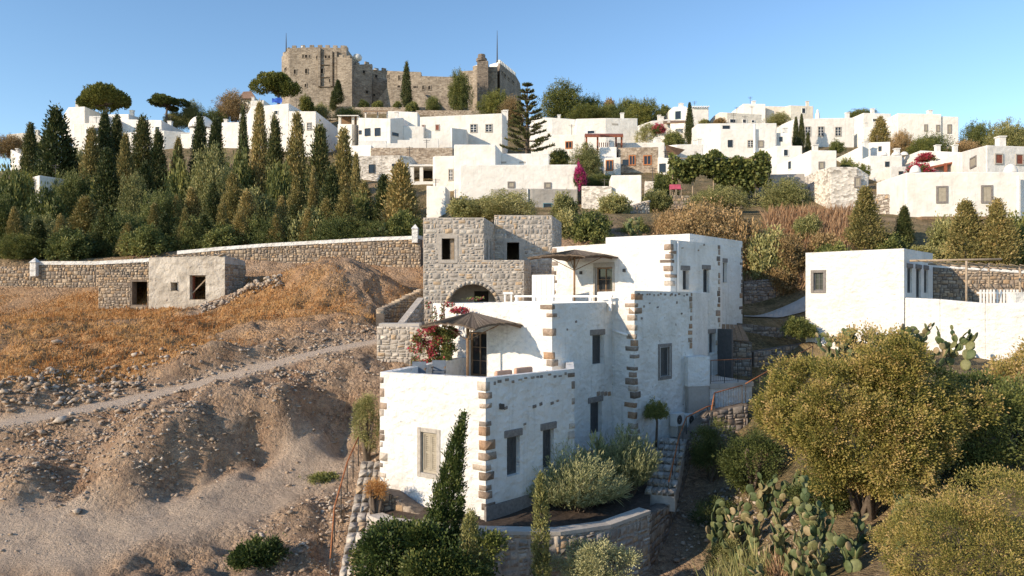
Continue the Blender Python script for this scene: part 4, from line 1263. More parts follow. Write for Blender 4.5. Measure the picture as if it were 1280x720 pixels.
MB().frame_box(XY(474, 35.8), Vector((1, 0)), Vector((0, -1)), 0.1, 1.9, -0.9, 0.0, ZP(420, 35.6), ZP(409, 35.6)).build('base', M['stone'], t)

# ---------------------------------------------------------------- ruin in the field and long terrace wall
tl = [(-60, 331, 57.5), (40, 333, 57), (52, 331, 57), (120, 331, 56.8), (192, 327, 56.5)]
R3 = random.Random(9)
def terrace_wall(name, label, L, ybase):
    return stone_wall(name, label, xyline(L), [ZP(y, l[2]) for y, l in zip(ybase, L)], zline(L), 0.6, M['stone_warm'], M['mortar_dark'], R3, (0.16, 0.3), (0.2, 0.45), 150, M['white'], cap_h=0.28, cap_over=0.08, gap=0.035)
terrace_wall('terrace_wall', 'long dry stone terrace wall with white coping, left of the ruin', tl[1:], [392, 392, 392, 392])
stone_wall('field_wall', 'uncapped dry stone wall at the left edge of the field', xyline([(-80, 333, 57.6), (40, 335, 57.1)]), [-1.6, -1.6], [2.2, 2.2], 0.6, M['stone_warm'], M['mortar_dark'], R3, (0.16, 0.3), (0.2, 0.45), 60, top_stones=True)
terrace_wall('upper_terrace_wall', 'long dry stone terrace wall with white coping, right of the ruin', [(222, 318, 59), (275, 313, 58.6), (335, 308.5, 58.2), (400, 305, 57.8), (470, 301, 57.4), (526, 299, 57)], [375, 375, 370, 362, 358, 356])
for px, d, ytop, lab in ((44, 56.9, 322, 'small white pointed post at the left end of the terrace coping'), (519, 56.8, 280, 'small white pointed post at the right end of the terrace wall')):
    c = XY(px, d); zb = ZP(ytop + 14, d); zt_ = ZP(ytop, d)
    t = thing('gate_post', lab, 'post', (c.x, c.y, zb))
    k_ = 0.7
    MB().box(c.x - .32 * k_, c.x + .32 * k_, c.y - .3, c.y + .3, zb - 0.6, zb + (zt_ - zb) * 0.55).build('shaft', M['white'], t)
    z1_ = zb + (zt_ - zb) * 0.55
    MB().add([(c.x - .28, c.y - .38, z1_), (c.x + .28, c.y - .38, z1_), (c.x + .28, c.y + .38, z1_), (c.x - .28, c.y + .38, z1_), (c.x, c.y, zt_)], [(0, 1, 4), (1, 2, 4), (2, 3, 4), (3, 0, 4), (3, 2, 1, 0)]).build('cap', M['white'], t)

ru = thing('ruined_hut', 'roofless weathered hut with a dark doorway in the dry field', 'hut', W(240, 378, 52))
rA, rB, rC2, rD2 = XY(186, 52), XY(281, 51.0), XY(307, 54.5), XY(198, 56)
wru = Wall(rA, rB); wru2 = Wall(rB, rC2)
o1, o2 = wru.rect(237, 257, 344, 374), wru.rect(214, 222, 353, 363)
shell('wall', [rA, rB, rC2, rD2], -1.6, [ZP(322, 52) , ZP(319.5, 51), ZP(326, 54.5), 2.4], M['ruin'], ru, {0: [o1, o2]}, para=1.0, thick=0.55, reveal=0.55, bev=0.06)
place_stones(stone_face(Wall(rB, rC2), C_(-1.4), C_(ZP(330, 52)), R3, (0.2, 0.4), (0.25, 0.6), proud=0.06), M['stone_warm'], ru, R3, 60)
MB().tube([(*wru.pt(o1[0], -0.3), o1[2] + 0.4), (*wru.pt(o1[1], -0.35), o1[3] - 0.1)], 0.05, 5).build('fallen_beam', M['wood_pale'], ru)
MB().frame_box(wru.A, wru.U, wru.N, o1[0] - 0.02, o1[0] + 0.1, -0.5, -0.35, o1[2], o1[3]).build('door_jamb', M['shutter_red'], ru)
for k in range(26):      # broken wall head
    w_, f = (wru, k / 17) if k < 17 else (wru2, (k - 17) / 9)
    c = w_.pt(w_.L * min(f + 0.02, 0.98), -0.25); zt_ = (ZP(322, 52) + (ZP(319.5, 51) - ZP(322, 52)) * f) if k < 17 else (ZP(319.5, 51) + (ZP(326, 54.5) - ZP(319.5, 51)) * f)
    s_ = R3.uniform(0.2, 0.5)
    place_stones([(1, np.array([c.x, c.y, zt_ + R3.uniform(-.06, .1)]), np.c_[np.array([w_.U.x, w_.U.y, R3.uniform(-.2, .2)]) * s_, np.array([w_.N.x, w_.N.y, 0]) * R3.uniform(.3, .55), np.array([0, 0, R3.uniform(.12, .3)])])], M['stone_warm'], ru, R3, rock=True)
an = thing('stone_annex', 'low rubble annex with a dark opening, left of the ruined hut', 'hut', W(155, 380, 53))
aA, aB = XY(123, 53.4), XY(187, 52.6)
wan = Wall(aA, aB)
o1 = wan.rect(165, 184, 352, 381)
shell('wall', [aA, aB, XY(188, 55.8), XY(130, 56.2)], -1.8, [ZP(347, 53.4), ZP(346, 52.6), 1.4, 1.4], M['mortar_dark'], an, {0: [o1]}, para=0.3, bev=0, thick=0.5, reveal=0.5)
place_stones(stone_face(wan, C_(-1.5), C_(ZP(346.5, 53)), R3, (0.16, 0.3), (0.2, 0.45), holes=[o1]), M['stone_warm'], an, R3, 120)

# ---------------------------------------------------------------- white house at the right edge
R4 = random.Random(12)
rh = thing('low_white_house', 'low white house with a grey framed window, right edge behind the cactus', 'house', W(1070, 415, 37))
eA, eB, eC = XY(1007, 43.5), XY(1130, 40.0), XY(1166, 45.5)
we = Wall(eA, eB); we2 = Wall(eB, eC)
e1 = we.rect(1017, 1029, 341, 363)
s1, s2, s3 = we2.rect(1134, 1140, 335, 366), we2.rect(1145, 1151, 336, 372), we2.rect(1155, 1160, 337, 366)
shell('wall', [eA, eB, eC, XY(1075, 52)], -4.6, [ZP(316, 43.5), ZP(310.5, 40), ZP(316, 45), 2.5], M['white'], rh, {0: [e1], 1: [s1, s2, s3]}, para=0.3, bev=0.07)
window_unit(rh, we, e1, lintel=None, leaf=M['shutter_dark'], style='glass', surround=0.17, back=0.18)
window_unit(rh, we2, s1, lintel='beam'); window_unit(rh, we2, s2, lintel='beam', name='door'); window_unit(rh, we2, s3, lintel='beam')
gw = [(1131, 372, 40.05), (1175, 373, 38.8), (1232, 377, 37.4), (1300, 372, 36.2)]
G = xyline(gw); gzt = zline([(0, 372, 40.05), (0, 374, 38.8), (0, 379, 37.4), (0, 379, 36.2)])
tw_ = thing('white_terrace_wall', 'tall rounded white terrace wall with cactus shadow, right edge', 'wall', W(1200, 450, 34.5))
mb = MB()
for i in range(3):
    A, B_ = G[i], G[i + 1]; w_ = Wall(A, B_)
    a_, b_ = A - w_.N * 0.5, B_ - w_.N * 0.5
    mb.hexa([(A.x, A.y, -5), (B_.x, B_.y, -5), (b_.x, b_.y, -5), (a_.x, a_.y, -5), (A.x, A.y, gzt[i]), (B_.x, B_.y, gzt[i + 1]), (b_.x, b_.y, gzt[i + 1]), (a_.x, a_.y, gzt[i])])
bevel(mb.build('wall_face', M['white'], tw_), 0.06)
MB().frame_box(XY(1268, 36.9), Vector((1, 0)), Vector((0, -1)), 0, 0.8, -0.5, 0.1, gzt[3] - 0.2, gzt[3] + 0.55).build('end_post', M['white'], tw_)
stone_wall('terrace_back_wall', 'reddish dry stone wall behind the pole pergola at the right edge', xyline([(1166, 332, 47.0), (1300, 336, 45.5)]), [-1.6] * 2, zline([(0, 334, 47), (0, 343, 45.5)]), 0.6, M['stone_warm'], M['mortar_dark'], R4, (0.16, 0.28), (0.2, 0.45), 150, M['white'], cap_h=0.25)
pg = thing('pole_pergola', 'rustic pergola of thin grey poles over the right terrace', 'pergola', W(1200, 380, 37))
def pole(pts, r, nm, par, mat='wood_pale', seg=6): return MB().tube(pts, r, seg).build(nm, M[mat], par, True)
for px, d, y0, y1 in ((1208, 39.2, 384, 326), (1236, 43.0, 384, 330), (1275, 40.5, 384, 333)): pole([W(px, y0, d), W(px, y1, d)], 0.06, 'post', pg)
pole([W(1137, 326, 40.3), W(1252, 324, 39.0)], 0.06, 'beam', pg); pole([W(1160, 330, 44), W(1300, 338, 41)], 0.05, 'beam', pg)
for k in range(11):
    px = 1145 + k * 13
    pole([W(px, 325 + k * 0.6, 39.8 - k * 0.08), W(px + 42, 333 + k * 0.8, 45 - k * 0.1)], 0.03, 'rafter', pg)
pole([W(1208, 350, 39.2), W(1235, 330, 39.9)], 0.03, 'brace', pg)
pf = thing('picket_fence', 'short pale picket fence on the right terrace under the pergola', 'fence', W(1240, 380, 37.5))
for k in range(13):
    px = 1226 + k * 4.2
    q0 = W(px, 384, 41); MB().box(q0.x - .05, q0.x + .05, q0.y, q0.y + .04, -0.75, ZP(362, 41)).build('picket', M['white_paint'], pf)
q0, q1 = W(1222, 366, 41), W(1285, 366, 41)
MB().box(q0.x, q1.x, q0.y + 0.045, q0.y + 0.09, q0.z - 0.05, q0.z + 0.05).build('rail_bar', M['white_paint'], pf)
fl = MB()
fl.add([(*XY(1131, 40.2), -0.75), (*XY(1300, 36.6), -0.75), (*XY(1300, 46), -0.75), (*XY(1160, 47), -0.75)], [(0, 1, 2, 3)])
tag(fl.build('terrace_floor', M['concrete']), 'pale cement terrace floor at the right edge', None, None, 'structure')
# pale path behind the white house
pp = MB()
pth = [W(930, 399, 48.5), W(970, 396, 50), W(1010, 393, 51.5)]
for k in range(14):
    q_ = []
    for (kk, oo) in ((k, 0), (k + 1, 0), (k + 1, 2.2), (k, 2.2)):
        p = XY(930 + kk * 6, 48.3 + kk * 0.2 + oo); q_.append((p.x, p.y, g1(p.x, p.y) + 0.07))
    pp.add(q_, [(0, 1, 2, 3)])
tag(pp.build('cement_path', M['concrete']), 'pale cement path behind the white house', None, None, 'structure')
# ---------------------------------------------------------------- hill town
def town_window(parent, w, r, style):
    u0, u1, z0, z1 = r
    if style == 'slot':
        return MB().frame_box(w.A, w.U, w.N, u0, u1, 0.0, 0.03, z0, z1).build('vent_slot', M['trim_light'], parent)
    s = {'grid': 0.13, 'grey': 0.13, 'red': 0.12, 'orange': 0.14, 'plain': 0.08, 'dark': 0.02, 'blue': 0.05, 'tan': 0.16}[style]
    frame_mat = {'grid': 'trim_light', 'grey': 'trim_light', 'red': 'trim_light', 'orange': 'orange_wood', 'plain': 'white_paint', 'dark': 'trim', 'blue': 'teal', 'tan': 'trim'}[style]
    s = min(s, (u1 - u0) * 0.22)
    mb = MB()
    mb.frame_box(w.A, w.U, w.N, u0, u0 + s, 0.002, 0.09, z0, z1)
    mb.frame_box(w.A, w.U, w.N, u1 - s, u1, 0.002, 0.09, z0, z1)
    mb.frame_box(w.A, w.U, w.N, u0 + s, u1 - s, 0.002, 0.088, z1 - s, z1)
    mb.frame_box(w.A, w.U, w.N, u0 + s, u1 - s, 0.002, 0.1, z0, z0 + s)
    win = mb.build('window', M[frame_mat], parent)
    a, c, e, g_ = u0 + s, u1 - s, z0 + s, z1 - s
    fill = {'red': 'shutter_red', 'tan': 'shutter_tan'}.get(style)
    if fill:
        m_ = (a + c) / 2
        for p, q_ in ((a, m_ - .01), (m_ + .01, c)):
            MB().frame_box(w.A, w.U, w.N, p, q_, 0.004, 0.045, e, g_).build('shutter', M[fill], win)
    else:
        MB().frame_box(w.A, w.U, w.N, a, c, 0.004, 0.012, e, g_).build('pane', M['glass'], win)
        if style in ('grid', 'orange', 'grey'):
            mb = MB(); m_ = (a + c) / 2; t = 0.035 if style != 'orange' else 0.05
            mb.frame_box(w.A, w.U, w.N, m_ - t, m_ + t, 0.013, 0.05, e, g_)
            if style == 'grid':
                for k in (1, 2):
                    zz_ = e + (g_ - e) * k / 3
                    mb.frame_box(w.A, w.U, w.N, a, m_ - t, 0.013, 0.045, zz_ - 0.025, zz_ + 0.025)
                    mb.frame_box(w.A, w.U, w.N, m_ + t, c, 0.013, 0.045, zz_ - 0.025, zz_ + 0.025)
            mb.build('glazing_bar', M['white_paint'] if style != 'orange' else M['orange_wood'], win)
    return win

def block(h, chain, ybot, mat='white_far', back=6.0, wins=(), name='wall', bev=0.1, para=0.35):
    """chain: visible corners left to right (px, ytop, d)"""
    P = [XY(px, d) for px, y, d in chain]
    zt = [ZP(y, d) for px, y, d in chain]
    zb = ZP(ybot, chain[0][2]) - 2.5
    far = max(p.y for p in P) + back
    k = far / P[-1].y
    poly = P + [Vector((P[-1].x + 0.2 + (P[-1].x * 0.0), far)), Vector((P[0].x + 0.3, far))]
    shell(name, poly, zb, zt + [max(zt[-1] - 0.05, zt[-1]), zt[0]], M[mat], h, None, para=para, bev=bev)
    for seg, x0, x1, y0, y1, style in wins:
        w = Wall(P[seg], P[seg + 1])
        town_window(h, w, w.rect(x0, x1, y0, y1), style)

RH = random.Random(33)
def house(label, chain, ybot, mat='white_far', back=6.0, wins=(), name='town_house', extra=()):
    mid = chain[len(chain) // 2]
    h = thing(name, label, 'house', W(mid[0], ybot, mid[2]), 'white houses on the hill')
    block(h, chain, ybot, mat, back, wins)
    for e in extra: block(h, *e[:2], **(e[2] if len(e) > 2 else {}))
    a, c = chain[-2], chain[-1]
    for k in range(RH.choice((0, 1, 1, 2))):
        f = RH.uniform(0.15, 0.85); px, d = a[0] + (c[0] - a[0]) * f, a[2] + (c[2] - a[2]) * f + RH.uniform(1.2, 3.5)
        y = a[1] + (c[1] - a[1]) * f; p = XY(px, d); z = ZP(y, d)
        if RH.random() < 0.55:
            w = RH.uniform(0.22, 0.4); hh = RH.uniform(0.4, 0.9)
            MB().box(p.x - w, p.x + w, p.y - w, p.y + w, z - 1.5, z + hh).box(p.x - w - .08, p.x + w + .08, p.y - w - .08, p.y + w + .08, z + hh, z + hh + .12).build('chimney', M[mat], h)
        else:
            hh = RH.uniform(0.8, 1.8)
            MB().tube([(p.x, p.y, z - 1), (p.x, p.y, z + hh)], 0.045, 4).tube([(p.x - .5, p.y, z + hh - .15), (p.x + .5, p.y, z + hh - .15)], 0.03, 4).tube([(p.x - .35, p.y, z + hh - .4), (p.x + .35, p.y, z + hh - .4)], 0.03, 4).build('aerial', M['iron'], h)
    return h

def dome(parent, px, ytop, ybase, halfpx, d, mat='white_far', name='dome'):
    c = W(px, ybase, d); r = halfpx / F * d; h = (ybase - ytop) / F * d
    MB().lathe(c, [(r * math.cos(a), h * math.sin(a)) for a in [0, .3, .6, .9, 1.2, 1.45]], 16).build(name, M[mat], parent, True)

# --- left group below the castle
house('tall white house at the far left under a dark umbrella pine', [(79, 144, 140), (85.5, 134, 138), (106, 133, 137)], 160, wins=[(0, 80.5, 84, 152, 159, 'plain')])
house('white house in the cypress grove with two small upper windows', [(91, 155, 128), (92, 154, 127), (126, 153.5, 126)], 200, wins=[(1, 107.5, 111.5, 161, 167, 'plain'), (1, 117, 123, 160, 168, 'dark'), (1, 92, 96, 187, 197, 'plain')], extra=[([(111, 145, 131), (136, 144.5, 131)], 160)])
house('flat white house behind the tallest left cypresses', [(134, 143, 138), (161, 142.5, 137), (172, 146, 143)], 172)
house('long white terraced house with a shaded end wall, between grove cypresses', [(153, 149, 134), (202, 150, 132), (217, 158, 140)], 172, extra=[([(150, 166, 128), (205, 163, 127), (243, 166, 129)], 200)], wins=[(0, 194, 200, 158, 165, 'plain')])
h = house('white chapel with a low dome among the cypresses', [(237, 160, 128), (268, 160, 127)], 200, extra=[([(226, 167, 127), (240, 167, 126.5)], 200)])
dome(h, 252, 145, 160.5, 15.5, 131)
house('white stepped house beside the domed chapel', [(277, 153, 127), (300, 152.5, 126)], 206, extra=[([(299, 142, 130), (316, 142, 130)], 200)])
house('tall white house with one square window below the castle tower', [(309, 142, 126), (314, 133, 125.5), (330, 132, 125), (361, 129, 124), (378, 139, 136)], 195, wins=[(2, 342.5, 348, 138, 143.5, 'plain')])
house('white house with a shaded gable end, above the middle cypresses', [(361, 139, 120), (395, 139, 119), (416, 155, 127)], 185, wins=[(0, 383.5, 389.5, 153, 163, 'grid'), (0, 376, 380, 154, 163, 'plain')])
h = thing('hill_cottage', 'small cottage with a low brown roof high on the left skyline', 'house', W(308, 128, 165), 'white houses on the hill')
block(h, [(302, 122, 166), (318, 121, 165)], 132)
MB().hexa([W(299, 123, 164), W(320, 123, 163), W(320, 122, 170), W(299, 122, 170), W(304, 114.5, 166), W(314, 114, 166), W(314, 114, 167), W(304, 114.5, 167)]).build('roof', M['roof_tile'], h)
house('small white rooftop block beside the brown roofed cottage', [(313, 126, 150), (330, 125, 150)], 140)
t = thing('blue_tarp', 'bright blue tarpaulin on a rooftop under the umbrella pine', 'tarpaulin', W(346, 128, 130))
mb = MB(); vs = [W(340 + i * 3.2, 122.5 + j * 2 + math.sin(i * 1.9 + j) * 0.8, 131 - j * 0.5) for j in range(4) for i in range(5)]
mb.add(vs + [v + Vector((0, 0.2, 0)) for v in vs], [(j * 5 + i + 5, j * 5 + i + 6, j * 5 + i + 1, j * 5 + i) for j in range(3) for i in range(4)]).build('sheet', M['blue'], t)
house('pale shed in the trees at the left edge', [(40, 221, 84), (49, 219, 82), (82, 224, 84)], 262, wins=[(0, 42, 46, 245, 258, 'dark')], extra=[([(19, 234, 86), (36, 234, 86)], 262)])
house('low white house at the far left between the pine and cypress', [(13, 187, 122), (28, 193, 120)], 206)
house('row house on the far left skyline', [(8, 168, 150), (28, 166, 150), (52, 169, 150)], 182, mat='cream_far')
# --- centre, under the castle
h = house('white house with two paired windows and a roof pergola', [(448, 147, 117), (488, 148, 115), (504, 147, 117)], 182, wins=[(0, 456, 463, 160.5, 170, 'dark'), (0, 468.5, 475.5, 160, 170, 'dark'), (0, 444.8 + 4, 452, 163, 168, 'dark'), (1, 490, 498, 166, 170, 'dark')], extra=[([(484, 138.5, 126), (522, 140, 125)], 160), ([(504, 157, 117), (530, 158, 117)], 182)])
for px in (456, 471, 483): MB().frame_box(XY(px, 121), Vector((1, 0)), Vector((0, -1)), 0, 0.22, -0.2, 0, ZP(148, 121), ZP(139.5, 121)).build('pergola_post', M['white_paint'], h)
MB().hexa([W(454, 140, 119), W(485, 139.5, 119), W(485, 139, 124), W(454, 139.5, 124), W(454, 138.6, 119), W(485, 138, 119), W(485, 137.8, 124), W(454, 138, 124)]).build('pergola_roof', M['wood'], h)
h = thing('balcony_house', 'small white house with a square columned balcony', 'house', W(434, 166, 118), 'white houses on the hill')
block(h, [(422, 155, 118), (440, 155, 117), (447, 156, 120)], 176)
for px in (423, 439.5, 446): MB().frame_box(XY(px, 118.2), Vector((1, 0)), Vector((0, -1)), 0, 0.4, -0.4, 0, ZP(156, 118), ZP(144.5, 118)).build('column', M['white_far'], h)
MB().hexa([W(421.5, 145, 117.5), W(448, 145, 117.5), W(448, 145, 122), W(421.5, 145, 122), W(421.5, 143.8, 117.5), W(448, 143.8, 117.5), W(448, 143.8, 122), W(421.5, 143.8, 122)]).build('flat_roof', M['white_far'], h)
MB().box(XY(424, 120).x, XY(446, 120).x, 121.5, 121.8, ZP(158, 121), ZP(145, 121)).build('inner_wall', M['wood'], h)
h = house('long white house with two grid windows and two red shutters below the castle', [(525, 146, 118), (560, 144.5, 117.4), (628, 141.5, 116), (633, 146, 121)], 188, wins=[(0, 527, 531.5, 156, 164, 'red'), (0, 544, 549.5, 155.5, 163.5, 'red'), (1, 587.5, 596.5, 155, 166, 'grid'), (1, 606.5, 615.5, 155, 165.5, 'grid')])
t = thing('white_buttress', 'curved white buttress wall with a shaded grey end', 'wall', W(572, 182, 112))
P = [W(538, 184, 112), W(545, 176, 112), (W(555, 167, 112)), W(563, 159, 112), W(565, 160, 111.8), W(583, 162, 114), W(583, 186, 114), W(565, 186, 111.8), W(538, 186, 112)]
MB().add([*P, *[p + Vector((0.2, 3.0, 0)) for p in P]], [(8, 7, 4, 3, 2, 1, 0), (7, 6, 5, 4)] + [(i, (i + 1) % 9, 9 + (i + 1) % 9, 9 + i) for i in range(9)]).build('wall_face', M['white_far'], t)
t = thing('stepped_parapet', 'long stepped white parapet in front of the long white house', 'wall', W(520, 184, 110))
mb = MB()
for x0, x1, yt in ((448, 483, 176), (481, 497, 179), (497, 512, 175), (512, 548, 173)):
    mb.frame_box(XY(x0, 110), Vector((1, 0)), Vector((0, -1)), 0, (x1 - x0) / F * 110, -0.5 - (x0 % 7) * 0.01, 0.0 + (x0 % 5) * 0.01, ZP(190, 110), ZP(yt, 110))
mb.build('wall_face', M['white_far'], t)
house('brown stone wall house under the stepped parapet', [(463, 184.5, 106), (566, 184.5, 105)], 208, mat='far_stone', back=4, name='stone_town_house')
house('limewashed stone house with two dark windows behind cypresses', [(440, 195, 98), (500, 194, 97), (515, 196, 98)], 240, mat='far_stone_white', wins=[(0, 461, 469, 205.5, 216.5, 'dark'), (0, 490, 499, 204.5, 216.5, 'dark')])
h = thing('porch_house', 'white house with a columned porch between cypress and large white block', 'house', W(527, 228, 96), 'white houses on the hill')
block(h, [(512, 205, 100), (542, 205, 100)], 232, 'far_stone_white', back=3)
for px in (513, 524.5): MB().frame_box(XY(px, 96), Vector((1, 0)), Vector((0, -1)), 0, 0.45, -0.45, 0, ZP(232, 96), ZP(208, 96)).build('column', M['white_far'], h)
MB().frame_box(XY(511, 96), Vector((1, 0)), Vector((0, -1)), 0, 3.4, -4.2, 0.2, ZP(208, 96), ZP(206, 96)).build('porch_roof', M['white_far'], h)
MB().frame_box(XY(511, 96), Vector((1, 0)), Vector((0, -1)), 0, 3.4, -4.2, 0.2, ZP(236, 96), ZP(227, 96)).build('porch_floor', M['white_far'], h)
MB().frame_box(XY(529, 99.5), Vector((1, 0)), Vector((0, -1)), 0, 1.3, -.1, 0.1, ZP(227, 99.5), ZP(214, 99.5)).build('door', M['dark_in'], h)
house('narrow white house with one grid window beside the large white block', [(541, 196, 93), (543, 195, 92), (568, 194.5, 91.5)], 240, wins=[(1, 560.5, 567, 211, 226, 'grid')])
house('large plain white block with two small windows, above the stone house', [(567.5, 180.5, 88), (619.5, 180.5, 87), (628, 191, 90)], 248, mat='white_far', back=5, extra=[([(575, 206, 86), (722, 205.5, 85)], 245, dict(wins=[(0, 634.5, 643.5, 227, 235, 'tan'), (0, 680, 689, 228, 235.5, 'tan')], back=5)), ([(619, 192, 89.5), (686.5, 191.5, 89)], 230, dict(wins=[(0, 625, 633, 202, 204.2, 'slot'), (0, 649, 657, 202, 204.2, 'slot')], back=5))])
house('shaded white garden wall house beside the cypress clump', [(533, 232, 84), (557, 233, 83)], 275, back=3)
h = house('grey rendered house base under the large white block', [(616, 236, 82), (664.5, 235.5, 81.5), (722, 236.5, 82)], 275, mat='grey_render', back=2.5, name='stone_town_house')
w_ = Wall(XY(664.5, 81.5), XY(722, 82))
town_window(h, w_, w_.rect(679, 690, 254, 270), 'blue')
MB().tube([(*Wall(XY(616, 82), XY(664.5, 81.5)).pt(4.0, 0.1), ZP(275, 82)), (*Wall(XY(616, 82), XY(664.5, 81.5)).pt(4.0, 0.1), ZP(237, 82))], 0.1, 6).build('rainwater_pipe', M['plastic'], h)
house('white walled yard house beside the round shrub', [(727, 232.5, 81), (765, 232.5, 80)], 262, mat='far_stone_white', back=3, extra=[([(764, 219, 80.5), (802, 218.5, 79.5)], 258, dict(mat='white_far', back=4))])
h = house('beige stone house with orange framed windows', [(773, 184.5, 104), (823, 183.5, 103)], 214, mat='far_stone', wins=[(0, 786, 794.5, 194, 207, 'orange'), (0, 804, 814.5, 194, 206.5, 'orange'), (0, 778, 786, 199.5, 207, 'dark')], name='stone_town_house')
house('low white roof terrace behind the orange windowed stone house', [(771, 178.5, 110), (831, 178, 109)], 192)
house('small white house with a brown grid window below the red pergola', [(750, 184, 104), (771, 183.5, 103.5)], 200, extra=[([(756, 197, 101), (776, 196.5, 100.5)], 222, dict(wins=[(0, 757, 766.5, 200, 213.5, 'orange')]))])
h = house('white house with one window left of the red pergola', [(664, 168.5, 114), (731, 168, 112)], 196, wins=[(0, 706.5, 715.5, 176.5, 186, 'orange')])
t = thing('red_pergola', 'red-brown timber pergola on the roof between two white houses', 'pergola', W(755, 183, 107))
for px in (733, 747, 770, 777):
    for d in (106, 109.5): MB().frame_box(XY(px, d), Vector((1, 0)), Vector((0, -1)), -0.12, 0.12, -.12, .12, ZP(188, d), ZP(171, d)).build('post', M['wood_red'], t)
MB().hexa([W(731, 171.5, 105.5), W(779, 171.5, 105.5), W(779, 169.5, 111), W(731, 169.5, 111), W(731, 169, 105.5), W(779, 169, 105.5), W(779, 167, 111), W(731, 167, 111)]).build('roof', M['wood_red'], t)
for k in range(9): MB().box(XY(746 + k * 2.6, 106).x, XY(747 + k * 2.6, 106).x, 105.8, 105.9, ZP(184, 106), ZP(178.5, 106)).build('baluster', M['wood_red'], t)
house('broad plain white house under the round pine', [(720, 148.5, 128), (757, 147.5, 127), (797, 147.8, 128)], 178, wins=[(0, 734, 743.5, 163, 167.5, 'plain'), (1, 765, 772.5, 154.3, 156.6, 'slot')])
house('sloping white house behind the tiered araucaria', [(662, 146, 132), (690, 147, 131), (720, 149, 131)], 172)
# --- right half of the town
house('small white skyline house with a blue shaded porch', [(836, 138, 152), (842, 133.5, 151), (858, 133, 150)], 155, wins=[(1, 844, 851, 139, 149, 'blue')])
h = house('white skyline house with a slatted roof pergola', [(852, 137, 150), (860, 134, 148), (886, 135, 148)], 158)
for k in range(8): MB().frame_box(XY(864 + k * 3, 147.5), Vector((1, 0)), Vector((0, -1)), 0, .25, -5, 0.1, ZP(133.6, 147.5), ZP(132.4, 147.5)).build('pergola_beam', M['white_paint'], h)
t = thing('dark_pergola', 'open shaded pergola roof with white posts above the vine', 'pergola', W(845, 166, 130))
for px in (836, 859): MB().frame_box(XY(px, 128), Vector((1, 0)), Vector((0, -1)), -.2, .2, -.2, .2, ZP(170, 128), ZP(152, 128)).build('post', M['white_far'], t)
MB().hexa([W(829, 155, 127), W(861, 153.5, 127), W(861, 152, 135), W(829, 152, 135), W(829, 153.5, 127), W(861, 152, 127), W(861, 150.5, 135), W(829, 150.5, 135)]).build('roof', M['wood'], t)
house('small white house under the dark pergola, by the lone cypress', [(838, 166, 128), (861, 166, 127)], 182, back=4)
house('sloping white wall house beside the red flowered shrub', [(797, 157, 135), (815, 151, 134), (838, 148.5, 134)], 165)
house('cream house with three small windows high on the right', [(892, 145, 150), (899, 140.5, 147), (909, 140.5, 146), (952, 143, 147)], 158, mat='cream_far', wins=[(2, 912, 920, 148.8, 154, 'plain'), (2, 928, 933, 149, 154, 'plain'), (2, 939, 943.5, 150, 153.5, 'plain')])
house('tallest white skyline house with a slanted left wall', [(915, 139.5, 165), (929, 129.5, 160), (957, 129.8, 159)], 155, extra=[([(957, 132.5, 161), (986, 133, 160)], 152, dict(mat='cream_far'))])
house('cream skyline house with one window and a shaded left side', [(981, 133, 157), (988, 131.5, 155), (1017, 132.5, 155)], 152, mat='cream_far', wins=[(1, 1002, 1007, 135, 142, 'plain')])
t = thing('white_chimney', 'small white chimney pot on the skyline right of the cream house', 'chimney', W(1022, 148, 150))
MB().lathe(W(1022, 149, 150), [(0.5, 0), (0.42, 1.2), (0.3, 1.3), (0.22, 1.9), (0, 2.1)], 8).build('pot', M['white_far'], t, True)
h = house('large white house with three windows and a bright left wall, above the vine', [(865, 160, 125), (872, 154.5, 122), (900, 154, 121), (971, 153.8, 121)], 176, extra=[([(872, 170, 121), (900, 161, 115), (970, 161.5, 114.5)], 200, dict(wins=[(1, 909.5, 915.5, 175, 184, 'dark'), (1, 934, 942, 175, 184.5, 'grid'), (1, 947.5, 954.5, 175.5, 184.5, 'tan')]))], wins=[(2, 903, 912, 157, 163, 'dark')])
MB().tube([(*XY(943, 114.3), ZP(196, 114.3)), (*XY(943, 114.3), ZP(155, 114.3))], 0.16, 6).build('rainwater_pipe', M['white_paint'], h)
h = house('low white house with a brown shade awning left of the vine', [(832, 182, 112), (846, 180.5, 110), (879, 180, 110)], 198, wins=[(1, 868, 871, 189, 192, 'slot')])
MB().hexa([W(832, 194, 108.2), W(848, 193.5, 107), W(856, 187.5, 108.2), W(832, 181.5, 109), W(832, 193.6, 108.2), W(848, 193, 107), W(856, 187, 108.2), W(832, 181, 109)]).build('awning', M['awning'], h)
house('pale blue shaded house with a dark window beside the vine', [(823, 196, 102), (853, 200, 101)], 220, wins=[(0, 824, 832, 204.5, 215.5, 'dark')], back=4)
house('white house with one window right of the vine', [(946, 191, 108), (970, 182, 104), (1003, 182, 103.5)], 212, wins=[(1, 979, 985.5, 186.5, 195.5, 'plain')])
house('long white house with three grid windows and two slim cypresses', [(977, 155.5, 134), (992, 149, 130), (1030, 147.5, 129.5), (1068, 147, 129)], 184, wins=[(1, 1006, 1013.5, 158, 170.5, 'grid'), (1, 1022, 1030, 158, 170.5, 'grid'), (2, 1043.5, 1051.5, 158.5, 170.5, 'grid')])
h = house('white house with a lit left wall on the skyline beside the green bush', [(1065, 147, 142), (1079, 141, 139), (1114, 142, 139)], 172, wins=[(1, 1090.5, 1096.5, 148, 152.5, 'plain')])
house('white recessed balcony house between the long house and the cone cypress', [(1068, 169, 130), (1080, 160, 128.5), (1092, 158, 128)], 190)
